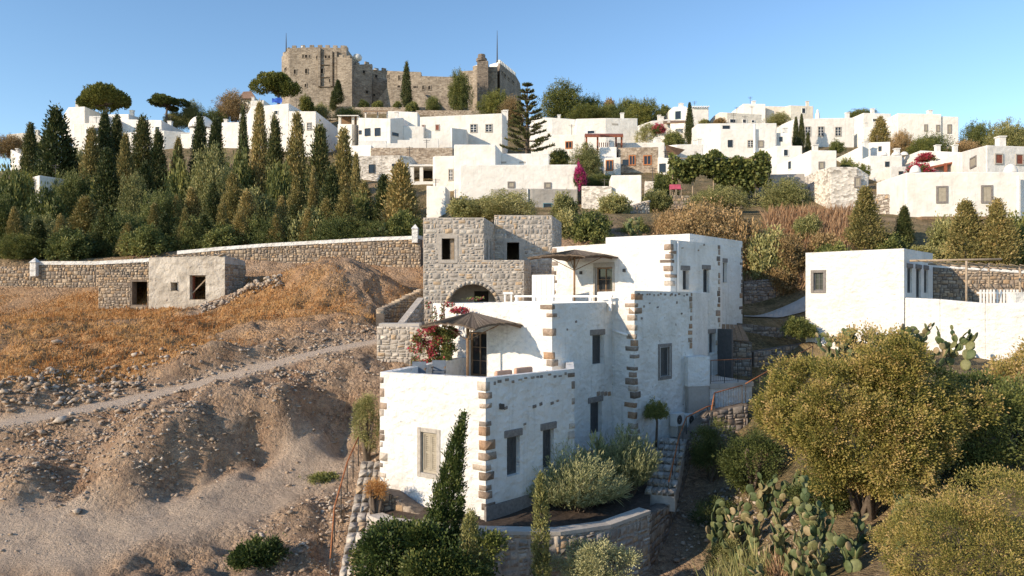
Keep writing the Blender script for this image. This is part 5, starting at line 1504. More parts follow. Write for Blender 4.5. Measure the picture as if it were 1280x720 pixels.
house('large cream skyline house with three shuttered windows at the right', [(1101, 152, 139), (1122, 141.5, 133), (1177, 142.5, 132)], 178, wins=[(1, 1155, 1159.5, 155.5, 164.5, 'tan'), (1, 1170, 1175, 156, 165, 'tan')], extra=[([(1177, 145.2, 132.3), (1198.5, 146, 132)], 178, dict(wins=[(0, 1184, 1189.5, 155.5, 167, 'tan')]))])
house('white house with a long lit left wall and one square window', [(971, 206, 96), (1013, 187.5, 91), (1046, 188, 90.5)], 232, wins=[(1, 1023, 1030.5, 202, 211.5, 'tan'), (0, 985, 990, 201, 212, 'plain')])
h = house('pale stone house with one brown window in the dry grass', [(1024, 212, 83), (1038, 208.5, 80), (1071, 208.5, 79.5), (1086, 218, 80)], 258, mat='far_stone_white', wins=[(1, 1070.5 - 3, 1079 - 3, 221, 234.5, 'tan')], name='stone_town_house')
h = house('low white house with rounded roof domes at right', [(1068, 203, 102), (1087, 194.5, 99), (1128, 194, 98.5)], 214, wins=[(1, 1106, 1111.5, 202, 208.5, 'dark')])
for px, hw in ((1105, 4), (1120, 5.5), (1130, 5)): dome(h, px, 189.5, 194.5, hw, 100)
house('small white outbuilding with a low window below the domed house', [(1101, 213, 95), (1113, 207.5, 92), (1134, 208, 92)], 226, wins=[(1, 1123, 1129, 214, 219, 'dark')])
house('little white pitched wall house beside the cone cypress', [(1061, 190, 110), (1078, 182, 109), (1086, 186, 110)], 200)
house('long low white house behind the red flowers', [(1150, 188, 97), (1203, 190, 95)], 214, wins=[(0, 1170, 1175, 199, 205, 'dark')])
house('white house with red shutters at the right edge', [(1203, 189.5, 80), (1233, 181.2, 73), (1300, 183.5, 74)], 230, wins=[(0, 1213, 1221, 196, 209.5, 'tan'), (1, 1243, 1253.5, 192, 205.5, 'red'), (1, 1269, 1279, 192.5, 206.5, 'red')])
h = house('broad white house with two arched shuttered windows at the right edge', [(1132.5, 215.5, 66), (1210, 214.5, 65), (1310, 215, 64)], 272, wins=[(0, 1170, 1184.5, 232.5, 254, 'tan'), (1, 1226, 1240.5, 231.5, 254, 'tan')], back=6)
dome(h, 1144, 206.5, 216, 6.5, 66.8, name='chimney_dome'); dome(h, 1263, 205, 216, 8, 66, name='chimney_dome')
MB().box(XY(1150, 64.5).x, XY(1260, 63.9).x, 64.2, 66.0, ZP(275, 64.5), ZP(271, 64.5)).build('timber_beam', M['wood'], h)
MB().tube([(*XY(1273, 63.9), ZP(275, 63.9)), (*XY(1273, 63.9), ZP(220, 63.9))], 0.12, 6).build('rainwater_pipe', M['white_paint'], h)
t = thing('timber_lean_to', 'red-brown sloping timber lean-to beside the red shuttered house', 'lean-to', W(1185, 214, 84))
MB().hexa([W(1163, 211, 82), W(1202, 201.5, 82), W(1202, 200.5, 87), W(1163, 210, 87), W(1163, 209, 82), W(1202, 199.5, 82), W(1202, 198.5, 87), W(1163, 208, 87)]).build('roof', M['wood_red'], t)
for px in (1182, 1196): MB().frame_box(XY(px, 82), Vector((1, 0)), Vector((0, -1)), -.14, .14, -.1, .1, ZP(218, 82), ZP(204, 82)).build('post', M['wood_red'], t)
stone_wall('hill_stone_wall', 'pale dry stone wall between the stone house and the broad white house', xyline([(1086, 243, 72), (1134, 243, 67)]), [ZP(285, 72), ZP(285, 67)], zline([(0, 243, 72), (0, 243, 67)]), 0.6, M['stone'], M['mortar_dark'], R4, (0.2, 0.36), (0.25, 0.55), 150)
stone_wall('shrub_stone_wall', 'low rubble wall in the scrub right of the white yard', xyline([(787, 260, 70), (812, 256, 71)]), [ZP(275, 70)] * 2, zline([(0, 259, 70), (0, 252, 71)]), 0.6, M['stone'], M['mortar_dark'], R4, (0.2, 0.34), (0.25, 0.5), 40, top_stones=True)
stone_wall('vine_terrace_wall', 'low stone wall below the vine', xyline([(815, 243, 78), (930, 247, 77)]), [ZP(262, 78)] * 2, zline([(0, 243, 78), (0, 247, 77)]), 0.6, M['stone_warm'], M['mortar_dark'], R4, (0.2, 0.34), (0.25, 0.5), 60)
# small things in the vine yard
for px, lab in ((841, 'pink cloth covered chair under the vine, left one'), (848, 'pink cloth covered chair under the vine, right one')):
    c = W(px, 241, 79)
    t = thing('garden_chair', lab, 'chair', c, 'chairs under the vine')
    MB().box(c.x - .3, c.x + .3, c.y - .3, c.y + .3, c.z + .35, c.z + .45).build('seat', M['pink'], t)
    MB().box(c.x - .3, c.x + .3, c.y + .2, c.y + .3, c.z + .45, c.z + .95).build('backrest', M['pink'], t)
    for a in (-.25, .25):
        for b_ in (-.25, .25): MB().box(c.x + a - .03, c.x + a + .03, c.y + b_ - .03, c.y + b_ + .03, c.z - .3, c.z + .35).build('leg', M['wood_pale'], t)
house('low white wall house left of the dark pergola', [(798, 164, 126), (832, 162.5, 124)], 180, back=3)
house('small white house tucked behind the slim cypress pair', [(956, 168, 124), (966, 166, 122), (990, 166, 121)], 184, back=4, wins=[(1, 974, 978, 171, 177, 'dark')])
house('small white house between cone cypress and domed house', [(1086, 178, 113), (1113, 177, 111)], 196, back=4, wins=[(0, 1098, 1102, 183, 189, 'dark')])
house('low white yard wall under the left end of the vine', [(806, 226, 86), (842, 228, 84)], 246, mat='far_stone_white', back=2)
house('white house end behind the limewashed stone house', [(436, 182, 108), (464, 181, 106)], 205, back=4)
house('teal edged low roof right of the vine', [(960, 218, 84), (1006, 217, 83.5)], 240, mat='grey_render', back=4)

# ---------------------------------------------------------------- hilltop monastery fortress
ca = thing('castle', 'massive brown stone fortress crowning the hill', 'castle', W(500, 132, 215))
def cblock(nm, chain, ybot, mat='castle', back=20, wins=(), merlon=0, whitecap=False, par=None):
    par = par or ca
    P = [XY(px, d) for px, y, d in chain]; zt = [ZP(y, d) for px, y, d in chain]
    far = max(p.y for p in P) + back
    poly = P + [Vector((P[-1].x + 0.5, far)), Vector((P[0].x + 0.5, far))]
    o = shell(nm, poly, ZP(ybot, chain[0][2]) - 6, zt + [zt[-1], zt[0]], M[mat], par, None, para=1.0, thick=0.8, bev=0)
    for seg, x0, x1, y0, y1 in wins:
        w = Wall(P[seg], P[seg + 1]); r = w.rect(x0, x1, y0, y1)
        fr = MB()
        s = 0.22
        fr.frame_box(w.A, w.U, w.N, r[0] - s, r[0], -0.02, 0.15, r[2] - s, r[3] + s); fr.frame_box(w.A, w.U, w.N, r[1], r[1] + s, -0.02, 0.15, r[2] - s, r[3] + s)
        fr.frame_box(w.A, w.U, w.N, r[0], r[1], -0.02, 0.148, r[3], r[3] + s); fr.frame_box(w.A, w.U, w.N, r[0], r[1], -0.02, 0.152, r[2] - s, r[2])
        win = fr.build('window', M['castle'], par)
        MB().frame_box(w.A, w.U, w.N, r[0], r[1], 0.003, 0.02, r[2], r[3]).build('pane', M['dark_in'], win)
    if merlon:
        for i in range(len(chain) - 1):
            w = Wall(P[i], P[i + 1]); n_ = max(1, int(w.L / merlon))
            for k in range(n_):
                u = w.L * (k + 0.5) / n_
                za = zt[i] + (zt[i + 1] - zt[i]) * u / w.L
                MB().frame_box(w.A, w.U, w.N, u - merlon * 0.27, u + merlon * 0.27, -0.6, 0.004, za - 0.05, za + 0.75 + 0.2 * math.sin(k * 3.1)).build('merlon', M['white_far'] if whitecap else M[mat], par)
    return P
cblock('left_tower_wall', [(352, 71, 231), (362, 60, 226), (395, 59, 225.5), (433, 60, 225), (436, 64, 232)], 132, wins=[
    (1, 378, 380, 68.5, 72.5), (1, 381.5, 384.5, 68.5, 72.5), (1, 386, 387.5, 68.5, 72.5), (2, 395.5, 397, 70, 74), (2, 406, 408.5, 69.5, 73), (2, 410.5, 413, 69.5, 73),
    (1, 367.5, 370, 87, 92.5), (1, 381.5, 384.5, 86.5, 92), (2, 400.5, 404, 86, 91.5), (2, 413, 416, 86.5, 91), (2, 399, 401.5, 100, 104), (2, 411.5, 414, 99, 103), (1, 381, 383, 105, 109), (0, 356, 358, 85, 88)], merlon=2.4)
cblock('mid_tower_wall', [(421.5, 71, 222), (440, 73, 221), (441, 74, 224)], 132, mat='castle', back=14, merlon=2.2)
cblock('shadow_wall', [(441, 81, 224), (465, 80, 229), (466, 88, 231), (485, 88, 234)], 134, mat='castle', wins=[(0, 453, 456, 88, 92), (2, 468.5, 471.5, 93.5, 97), (0, 457, 460, 113.5, 117), (2, 466.5, 469, 117.5, 120)], merlon=2.6, back=10)
cblock('curtain_wall', [(484, 88.5, 226), (526, 90, 223), (527, 95, 223), (560, 96, 222), (578, 94, 221)], 138, wins=[
    (0, 484.5, 486, 94, 98), (0, 498, 500, 94.5, 100), (0, 497, 500.5, 107, 110.5), (0, 517, 521, 108, 115.5), (1 + 1, 528, 530, 107, 112), (2, 535.5, 538, 107.5, 112), (0, 483.5, 486, 119, 121), (0, 505, 507, 122, 124.5), (2, 528, 530, 124, 127)], merlon=0, back=16)
cblock('batter_wall', [(470, 128, 219), (484, 109, 222), (522, 110, 220), (545, 132, 219)], 140, mat='castle', back=5)
cblock('gate_wall', [(576, 89, 219), (592, 88, 217)], 138, mat='castle', back=10, wins=[(0, 582, 584.5, 100, 104)])
cblock('right_tower_wall', [(591, 83, 214), (595, 82, 213), (604, 82, 212), (609, 84, 216)], 138, mat='castle', back=12)
P = cblock('right_wall', [(604, 84, 214), (621, 83.5, 219), (625, 79, 216), (645, 95, 238), (650, 104, 243)], 140, mat='castle_dark', back=10, wins=[(0, 607, 609.5, 107, 111), (0, 606, 608, 118.5, 121.5), (2, 627, 628.5, 89.5, 92.5), (2, 630, 631.8, 92.5, 96), (2, 634.5, 636.5, 97, 99.5), (2, 640, 642, 101, 104)])
w = Wall(P[2], P[3])
for k in range(11):
    u = w.L * (k + 0.5) / 11; zz_ = ZP(79, 216) + (ZP(95, 238) - ZP(79, 216)) * u / w.L
    MB().frame_box(w.A, w.U, w.N, u - 0.7, u + 0.7, -0.7, 0.01, zz_ - 0.1, zz_ + 1.0).build('merlon', M['white_far'], ca)
cblock('white_roof_block', [(612, 81, 223), (623, 77.5, 219)], 95, mat='white_far', back=6)
cblock('white_roof_block', [(591, 83, 217), (597, 80.8, 216)], 95, mat='white_far', back=4)
for (px, d, y0, y1, hw, mt) in ((603.3, 210.5, 134, 76, 1.6, 'castle_dark'), (616, 214, 134, 83.5, 1.3, 'castle')):
    MB().frame_box(XY(px, d), Vector((1, 0)), Vector((0, -1)), -hw, hw, -4, 0, ZP(y0, d), ZP(y1, d)).build('buttress', M[mt], ca)
MB().lathe(W(602, 77, 212), [(1.6, 0), (1.6, 0.8), (1.1, 1.2), (1.1, 2.0), (0, 2.3)], 8).build('chimney', M['castle_dark'], ca)
for (px, d) in ((399.5, 225.2), (414.5, 224.9), (420.0, 224.7)):
    MB().frame_box(XY(px, d), Vector((1, 0)), Vector((0, -1)), -.35, .35, -.3, 0.5, ZP(108, d), ZP(60 if px < 410 else 64, d)).build('buttress', M['castle'], ca)
for y in (80.5, 96.0, 108):
    MB().frame_box(XY(398, 225.3), Vector((1, 0)), Vector((0, -1)), 0, 5.2, -.4, 0.35, ZP(y + 0.6, 225), ZP(y, 225)).build('string_course', M['castle_dark'], ca)
dome(ca, 378, 56.5, 60, 1.6, 226, name='roof_lantern'); dome(ca, 469, 86, 88, 3, 227, name='roof_dome')
t = thing('satellite_dish', 'pale satellite dish on the fortress roof', 'dish', W(446.5, 80, 228))
MB().tube([W(445, 82, 228), W(445, 74, 228)], 0.15, 5).build('mast', M['plastic'], t)
MB().lathe(W(446.8, 72.5, 228), [(0.3, -1.2), (1.3, -.6), (1.5, 0.2), (1.1, 1.0), (0.2, 1.3)], 12).build('dish', M['plastic'], t, True)
for px, y0, y1, d, lab in ((357.7, 66, 41, 232, 'thin radio mast on the left tower of the fortress'), (621.5, 78, 38, 220, 'thin radio mast on the right end of the fortress')):
    t = thing('radio_mast', lab, 'mast', W(px, y0, d), 'masts on the fortress')
    MB().tube([W(px, y0, d), W(px, (y0 + y1) / 2, d), W(px, y1, d)], [0.22, 0.15, 0.05], 5).build('pole', M['iron'], t)
    MB().tube([W(px, y0 + 1, d), W(px, y0 - 1.5, d)], 0.35, 6).build('foot', M['iron'], t)
for k, (a, b_, y0, d, lab) in enumerate((( 360, 440, 134, 206, 'brown terrace wall in front of the left fortress tower'), (440, 545, 135, 205, 'brown terrace wall along the middle of the fortress foot'), (520, 640, 139, 200, 'brown terrace wall below the right fortress tower'))):
    t = thing('garden_wall', lab, 'wall', W((a + b_) / 2, y0 + 4, d), 'terrace walls under the fortress')
    MB().frame_box(XY(a, d), Vector((1, 0)), Vector((0, -1)), 0, (b_ - a) / F * d, -1.2 - k * 0.01, 0, ZP(y0 + 12, d), ZP(y0 - 1, d)).build('wall_face', M['far_stone'], t)
# ---------------------------------------------------------------- vegetation
def unit(v):
    return v / np.maximum(np.linalg.norm(v, axis=-1, keepdims=True), 1e-9)

def leaves(name, P, A, L, Wd, mat, tint, rng, smooth=False):
    """one rhombic leaf per row: base P, axis A (unit), length L, width Wd"""
    n = len(P)
    L = np.broadcast_to(L, (n,)); Wd = np.broadcast_to(Wd, (n,))
    S = unit(np.cross(A, rng.normal(size=(n, 3))))
    m_ = P + A * (L * 0.5)[:, None]
    V = np.empty((n, 4, 3))
    V[:, 0] = P; V[:, 1] = m_ + S * (Wd * 0.5)[:, None]; V[:, 2] = P + A * L[:, None]; V[:, 3] = m_ - S * (Wd * 0.5)[:, None]
    return np_mesh(name, V.reshape(-1, 3), np.arange(n * 4).reshape(n, 4), mat, np.repeat(np.clip(tint, 0, 1), 4))

def tint_of(n, rng, clump, spread=0.16):
    return np.clip(clump + rng.normal(size=n) * spread, 0, 1)

def cypress_mesh(seed, n=10500, ratio=0.14, mat='cypress', tipb=0.8, loose=0.0):
    """unit height cypress crown"""
    rng = np.random.default_rng(seed)
    nc = 420
    t = rng.beta(1.05, 1.25, nc)
    ang = rng.uniform(0, 2 * np.pi, nc)
    prof = np.minimum(1, (t / 0.16) ** 0.6 * 0.9 + 0.1) * (1 - t ** 1.35) ** tipb
    lump = 1 + 0.22 * np.sin(3 * ang + 9 * t + seed) * np.sin(5 * t * 3 + seed) + rng.normal(size=nc) * (0.10 + loose)
    r = ratio * prof * lump * rng.uniform(0.5, 1.0, nc) ** 0.6
    C = np.c_[r * np.cos(ang), r * np.sin(ang), 0.04 + 0.96 * t]
    k = rng.integers(0, nc, n)
    sc = 0.02 + 0.018 * (1 - t[k])
    P = C[k] + rng.normal(size=(n, 3)) * sc[:, None] * np.array([0.8, 0.8, 1.3])
    out = np.c_[np.cos(ang[k]), np.sin(ang[k]), np.zeros(n)]
    A = unit(out * 0.55 + np.array([0, 0, 1.0]) + rng.normal(size=(n, 3)) * 0.35)
    tc = rng.uniform(0.2, 0.75, nc)
    return leaves('crown', P, A, rng.uniform(0.022, 0.042, n), rng.uniform(0.009, 0.016, n), M[mat], tint_of(n, rng, tc[k]), rng)

def trunk_mesh(h, r, seed=0, forks=0, spread=0.3):
    rr = random.Random(seed); mb = MB()
    pts = [(0, 0, -0.08 * h)]; 
    for k in range(1, 6): pts.append((rr.uniform(-.02, .02) * h, rr.uniform(-.02, .02) * h, h * k / 5))
    mb.tube(pts, [r * 1.25] + [r * (1 - 0.16 * k) for k in range(1, 6)], 7)
    for k in range(forks):
        a = rr.uniform(0, 6.28) if forks > 2 else k * 3.1 + 0.4
        z0 = h * rr.uniform(0.45, 0.85)
        e = (math.cos(a) * spread * h * rr.uniform(.6, 1), math.sin(a) * spread * h * rr.uniform(.6, 1), h * rr.uniform(0.95, 1.2))
        m_ = (e[0] * 0.45, e[1] * 0.45, z0 + (e[2] - z0) * 0.35)
        mb.tube([(0, 0, z0), m_, e], [r * 0.5, r * 0.36, r * 0.15], 5)
    return mesh_data('trunk', mb.v, mb.f, M['bark'], True)

def blob_mesh(seed, n, mat, leaf=(0.05, 0.085), wid=(0.03, 0.05), nc=140, lobes=7, flat=1.0, up=0.3, clump=0.085, shell_r=(0.62, 1.0), hemi=True, tints=(0.2, 0.8), gap=0.0):
    """unit radius leafy crown: overlapping lobes, clumps on their surface"""
    rng = np.random.default_rng(seed)
    lc = unit(rng.normal(size=(lobes, 3))) * rng.uniform(0.25, 0.55, (lobes, 1))
    if hemi: lc[:, 2] = np.abs(lc[:, 2]) * 0.9
    lr = rng.uniform(0.38, 0.62, lobes)
    lt = rng.uniform(*tints, lobes)
    k0 = rng.integers(0, lobes, nc)
    dirs = unit(rng.normal(size=(nc, 3)) + np.array([0, 0, 0.25]))
    C = lc[k0] + dirs * (lr[k0] * rng.uniform(*shell_r, nc))[:, None]
    if hemi: C[:, 2] = np.where(C[:, 2] < -0.12, -C[:, 2] * 0.5, C[:, 2])
    k = rng.integers(0, nc, n)
    P = C[k] + rng.normal(size=(n, 3)) * clump
    P[:, 2] *= flat
    A = unit(dirs[k] * 0.8 + rng.normal(size=(n, 3)) * 0.75 + np.array([0, 0, up]))
    tc = np.clip(lt[k0] + rng.normal(size=nc) * 0.15, 0, 1)
    return leaves('crown', P, A, rng.uniform(*leaf, n), rng.uniform(*wid, n), M[mat], tint_of(n, rng, tc[k]), rng)

def plant(name, label, cat, loc, scale, rot, parts, group=None):
    """parts: (name, mesh data[, extra scale])"""
    o = bpy.data.objects.new(name, None); COL.objects.link(o)
    o['label'] = label; o['category'] = cat; o['own'] = 1
    if group: o['group'] = group
    o.location = loc; o.scale = scale; o.rotation_euler = (0, 0, rot)
    for nm, me, *ex in parts:
        c = bpy.data.objects.new(nm, me); COL.objects.link(c); c.parent = o
        if ex: c.scale = ex[0]
        if len(ex) > 1: c.location = ex[1]
    return o

ORD = ['first', 'second', 'third', 'fourth', 'fifth', 'sixth', 'seventh', 'eighth', 'ninth', 'tenth', 'eleventh', 'twelfth', 'thirteenth', 'fourteenth', 'fifteenth', 'sixteenth', 'seventeenth', 'eighteenth', 'nineteenth', 'twentieth']
RP = random.Random(21)
CYP = {}
for i in range(5):
    CYP['cypress', i] = cypress_mesh(i, 10500, 0.14, 'cypress', 0.8 + 0.15 * (i % 3))
for i in range(4):
    CYP['cypress_gold', i] = cypress_mesh(20 + i, 10500, 0.16, 'cypress_gold', 0.75 + 0.15 * (i % 3), 0.05)
CYT = trunk_mesh(0.25, 0.022, 1)
def cypress(px, ytop, wpx, d, label, gold=False, ybase=None, group='cypresses in the grove', name='cypress_tree'):
    p = XY(px, d); zb = ZP(ybase, d) if ybase else g1(p.x, p.y) - 0.1
    h = ZP(ytop, d) - zb
    r = wpx / F * d / 2
    kind = 'cypress_gold' if gold else 'cypress'
    i = RP.randrange(4 if gold else 5)
    rat = 0.16 if gold else 0.14
    s = r / (rat * 0.98)
    plant(name, label, 'tree', (p.x, p.y, zb), (s, s, h), RP.uniform(0, 6.28), [('crown', CYP[kind, i]), ('trunk', CYT)], group)

# back row of the grove, left to right
back_row = [(38, 157, 22, 92, 0), (71, 138, 44, 88, 0), (115, 161, 26, 88, 1), (131, 143, 24, 92, 0), (146, 146, 23, 94, 0), (157, 171, 24, 86, 1), (179, 148, 30, 90, 0), (198, 165, 24, 88, 0), (223, 175, 20, 90, 1), (250, 146, 23, 92, 0), (270, 150, 24, 90, 0), (304, 136, 15, 88, 0), (325, 132, 25, 86, 1), (344, 149, 27, 84, 0), (371, 146, 30, 84, 1), (400, 161, 38, 80, 0), (430, 166, 36, 76, 1)]
for i, (px, yt, w, d, g_) in enumerate(back_row):
    cypress(px, yt, w, d, ('golden brown' if g_ else 'dark green') + ' cypress, %s from the left in the tall back row of the grove' % ORD[i], bool(g_))
front_row = [(107, 248, 42, 66, 1), (134, 190, 36, 76, 0), (193, 256, 18, 68, 1), (221, 246, 20, 70, 1), (240, 236, 24, 72, 1), (266, 232, 22, 70, 0), (291, 218, 30, 70, 1), (309, 240, 32, 66, 1), (352, 248, 24, 68, 1), (371, 222, 26, 70, 1), (392, 213, 16, 72, 1), (414, 210, 30, 70, 0), (445, 196, 18, 74, 1), (181, 205, 26, 80, 0), (455, 230, 34, 68, 1)]
front_row += [(18, 262, 22, 63, 1), (48, 276, 24, 61.5, 0), (76, 270, 20, 62, 1), (128, 262, 22, 63, 0), (160, 280, 22, 61, 1)]
front_row.sort()
for i, (px, yt, w, d, g_) in enumerate(front_row):
    cypress(px, yt, w, d, ('brownish' if g_ else 'dark') + ' cypress, %s from the left in the lower front row of the grove' % ORD[i], bool(g_))
foot_row = [(178, 285, 20, 60.8, 1), (205, 268, 20, 62, 0), (232, 262, 20, 62, 1), (256, 270, 22, 61.5, 0), (278, 256, 22, 62, 1), (300, 266, 22, 61, 1), (326, 258, 20, 62, 0), (345, 270, 20, 61, 1), (366, 258, 20, 62, 0), (385, 262, 20, 61, 1), (408, 250, 26, 62, 1), (432, 240, 34, 62, 1), (452, 262, 22, 61, 0)]
for i, (px, yt, w, d, g_) in enumerate(foot_row):
    cypress(px, yt, w, d, ('short brownish' if g_ else 'short dark') + ' cypress, %s from the left just above the right terrace coping' % ORD[i], bool(g_))
for px, yt, w, d, g_, yb, lab in ((501, 206, 50, 64, 1, None, 'broad ragged cypress right of the grove, behind the stone house'), (480, 222, 34, 66, 0, None, 'dark cypress at the right end of the grove'),
        (1081, 236, 38, 56, 1, 312, 'bushy brown cypress behind the low white house'), (1130, 259, 20, 57, 0, 310, 'small dark cypress right of the bushy brown one'),
        (1207, 252, 42, 50, 1, 335, 'golden cypress above the pergola, left of the pair at the right edge'), (1247, 252, 44, 49, 1, 335, 'golden cypress above the pergola, right of the pair at the right edge'),
        (1100, 148, 28, 124, 1, 196, 'cone shaped cypress among the white houses on the right'), (995, 147, 8, 126, 0, 186, 'slim cypress before the long white house, left of two'), (1002, 144, 8, 126, 0, 186, 'slim cypress before the long white house, right of two'), (1010, 166, 7, 124, 0, 190, 'tiny slim cypress beside the slim pair'),
        (862, 130, 11, 126, 0, 180, 'lone slim cypress beside the dark pergola'), (508, 79, 12, 208, 0, 136, 'slim cypress before the fortress curtain wall'), (422.5, 101, 13, 205, 0, 130, 'rounded cypress below the left fortress tower'), (416, 114, 8, 205, 0, 138, 'small cypress stub beside the rounded fortress cypress')):
    cypress(px, yt, w, d, lab, bool(g_), yb, None)

# --- broadleaf and pine crowns
BL = {}
for k, mt in enumerate(('green', 'olive', 'pine', 'brown_bush')):
    for i in range(3):
        BL[mt, i] = blob_mesh(50 + 10 * k + i, 12000, mt, (0.06, 0.10), (0.04, 0.065), nc=330, lobes=11, clump=0.07)
BLF = {}
for k, mt in enumerate(('green', 'olive', 'pine', 'brown_bush')):
    BLF[mt] = blob_mesh(150 + k, 28000, mt, (0.026, 0.044), (0.018, 0.028), nc=1100, lobes=22, clump=0.042)
TR = [trunk_mesh(0.55, 0.045, 40 + i, 5, 0.5) for i in range(3)]
def shrub(px, ytop, ybase, wpx, d, label, mat='green', name='shrub', cat='shrub', group=None, trunk=True, deep=1.0, ground=False):
    p = XY(px, d)
    zb = g1(p.x, p.y) if ground else ZP(ybase, d)
    h = ZP(ytop, d) - zb; r = wpx / F * d / 2
    i = RP.randrange(3)
    parts = [('crown', BLF[mat] if r > 2.3 else BL[mat, i], (1, deep, 1), (0, 0, 0.12))]
    if trunk: parts.append(('trunk', TR[i]))
    plant(name, label, cat, (p.x, p.y, zb), (r / 0.9, r / 0.9, h / 1.08), RP.uniform(0, 6.28), parts, group)

mid = [(14, 205, 240, 44, 78, 'green', 'dark rounded tree at the left edge of the grove'), (30, 208, 236, 70, 84, 'pine', 'flat yellowish pine at the left edge'), (96, 205, 232, 50, 84, 'green', 'dark tree filling the gap behind the pale shed'),
       (15, 255, 330, 60, 66, 'green', 'green tree in the lower left corner of the grove'), (55, 268, 332, 60, 64, 'olive', 'yellow green tree before the pale shed'), (150, 252, 330, 60, 64, 'green', 'bright green tree at the foot of the grove, left part'),
       (170, 215, 270, 50, 76, 'olive', 'loose olive tree between the front cypresses, left part'), (205, 228, 300, 50, 70, 'green', 'deep green tree in the middle of the grove'), (262, 180, 300, 66, 78, 'olive', 'tall pale loose tree in the middle of the grove'),
       (245, 262, 325, 56, 63, 'green', 'low green tree at the foot of the grove, centre'), (322, 235, 300, 44, 70, 'olive', 'pale green tree between the right grove cypresses'), (335, 262, 318, 60, 62, 'green', 'low dark tree at the foot of the grove, right part'),
       (390, 250, 312, 54, 62, 'olive', 'olive tree just above the terrace wall coping'), (425, 262, 306, 70, 61, 'green', 'dark spreading tree above the terrace wall, right part'), (90, 285, 333, 50, 61, 'green', 'low tree by the white coping at the left'),
       (185, 280, 328, 50, 60.5, 'green', 'low tree above the coping left of the ruin'), (285, 280, 318, 56, 61, 'green', 'low tree above the coping right of the ruin'), (470, 272, 303, 60, 61, 'green', 'leafy shrub above the right part of the terrace wall'),
       (505, 262, 292, 40, 61, 'green', 'pale leafed shrub beside the pointed gate post'), (350, 200, 250, 40, 80, 'green', 'dark tree behind the middle grove cypresses'), (300, 185, 250, 30, 84, 'green', 'dark tree below the domed chapel'), (225, 200, 250, 40, 80, 'green', 'rounded tree below the long white terraced house'), (96, 186, 205, 22, 100, 'olive', 'small round shrub at the corner of the white grove house'),
       (60, 232, 275, 40, 74, 'green', 'dark tree beside the pale shed'), (30, 290, 335, 60, 61, 'pine', 'low pine foliage at the far left terrace'), (130, 225, 262, 40, 78, 'green', 'dark tree under the left cypresses'), (400, 196, 250, 50, 84, 'green', 'dark tree below the shaded gable'), (445, 240, 290, 40, 66, 'green', 'dark tree between the last grove cypresses'), (-10, 230, 320, 60, 64, 'pine', 'half cropped pine at the left picture edge')]
for px, y0, y1, w, d, mt, lab in mid:
    shrub(px, y0, y1, w * 1.2, d, lab, mt, 'grove_tree', 'tree', 'broadleaf trees in the grove', ground=True)

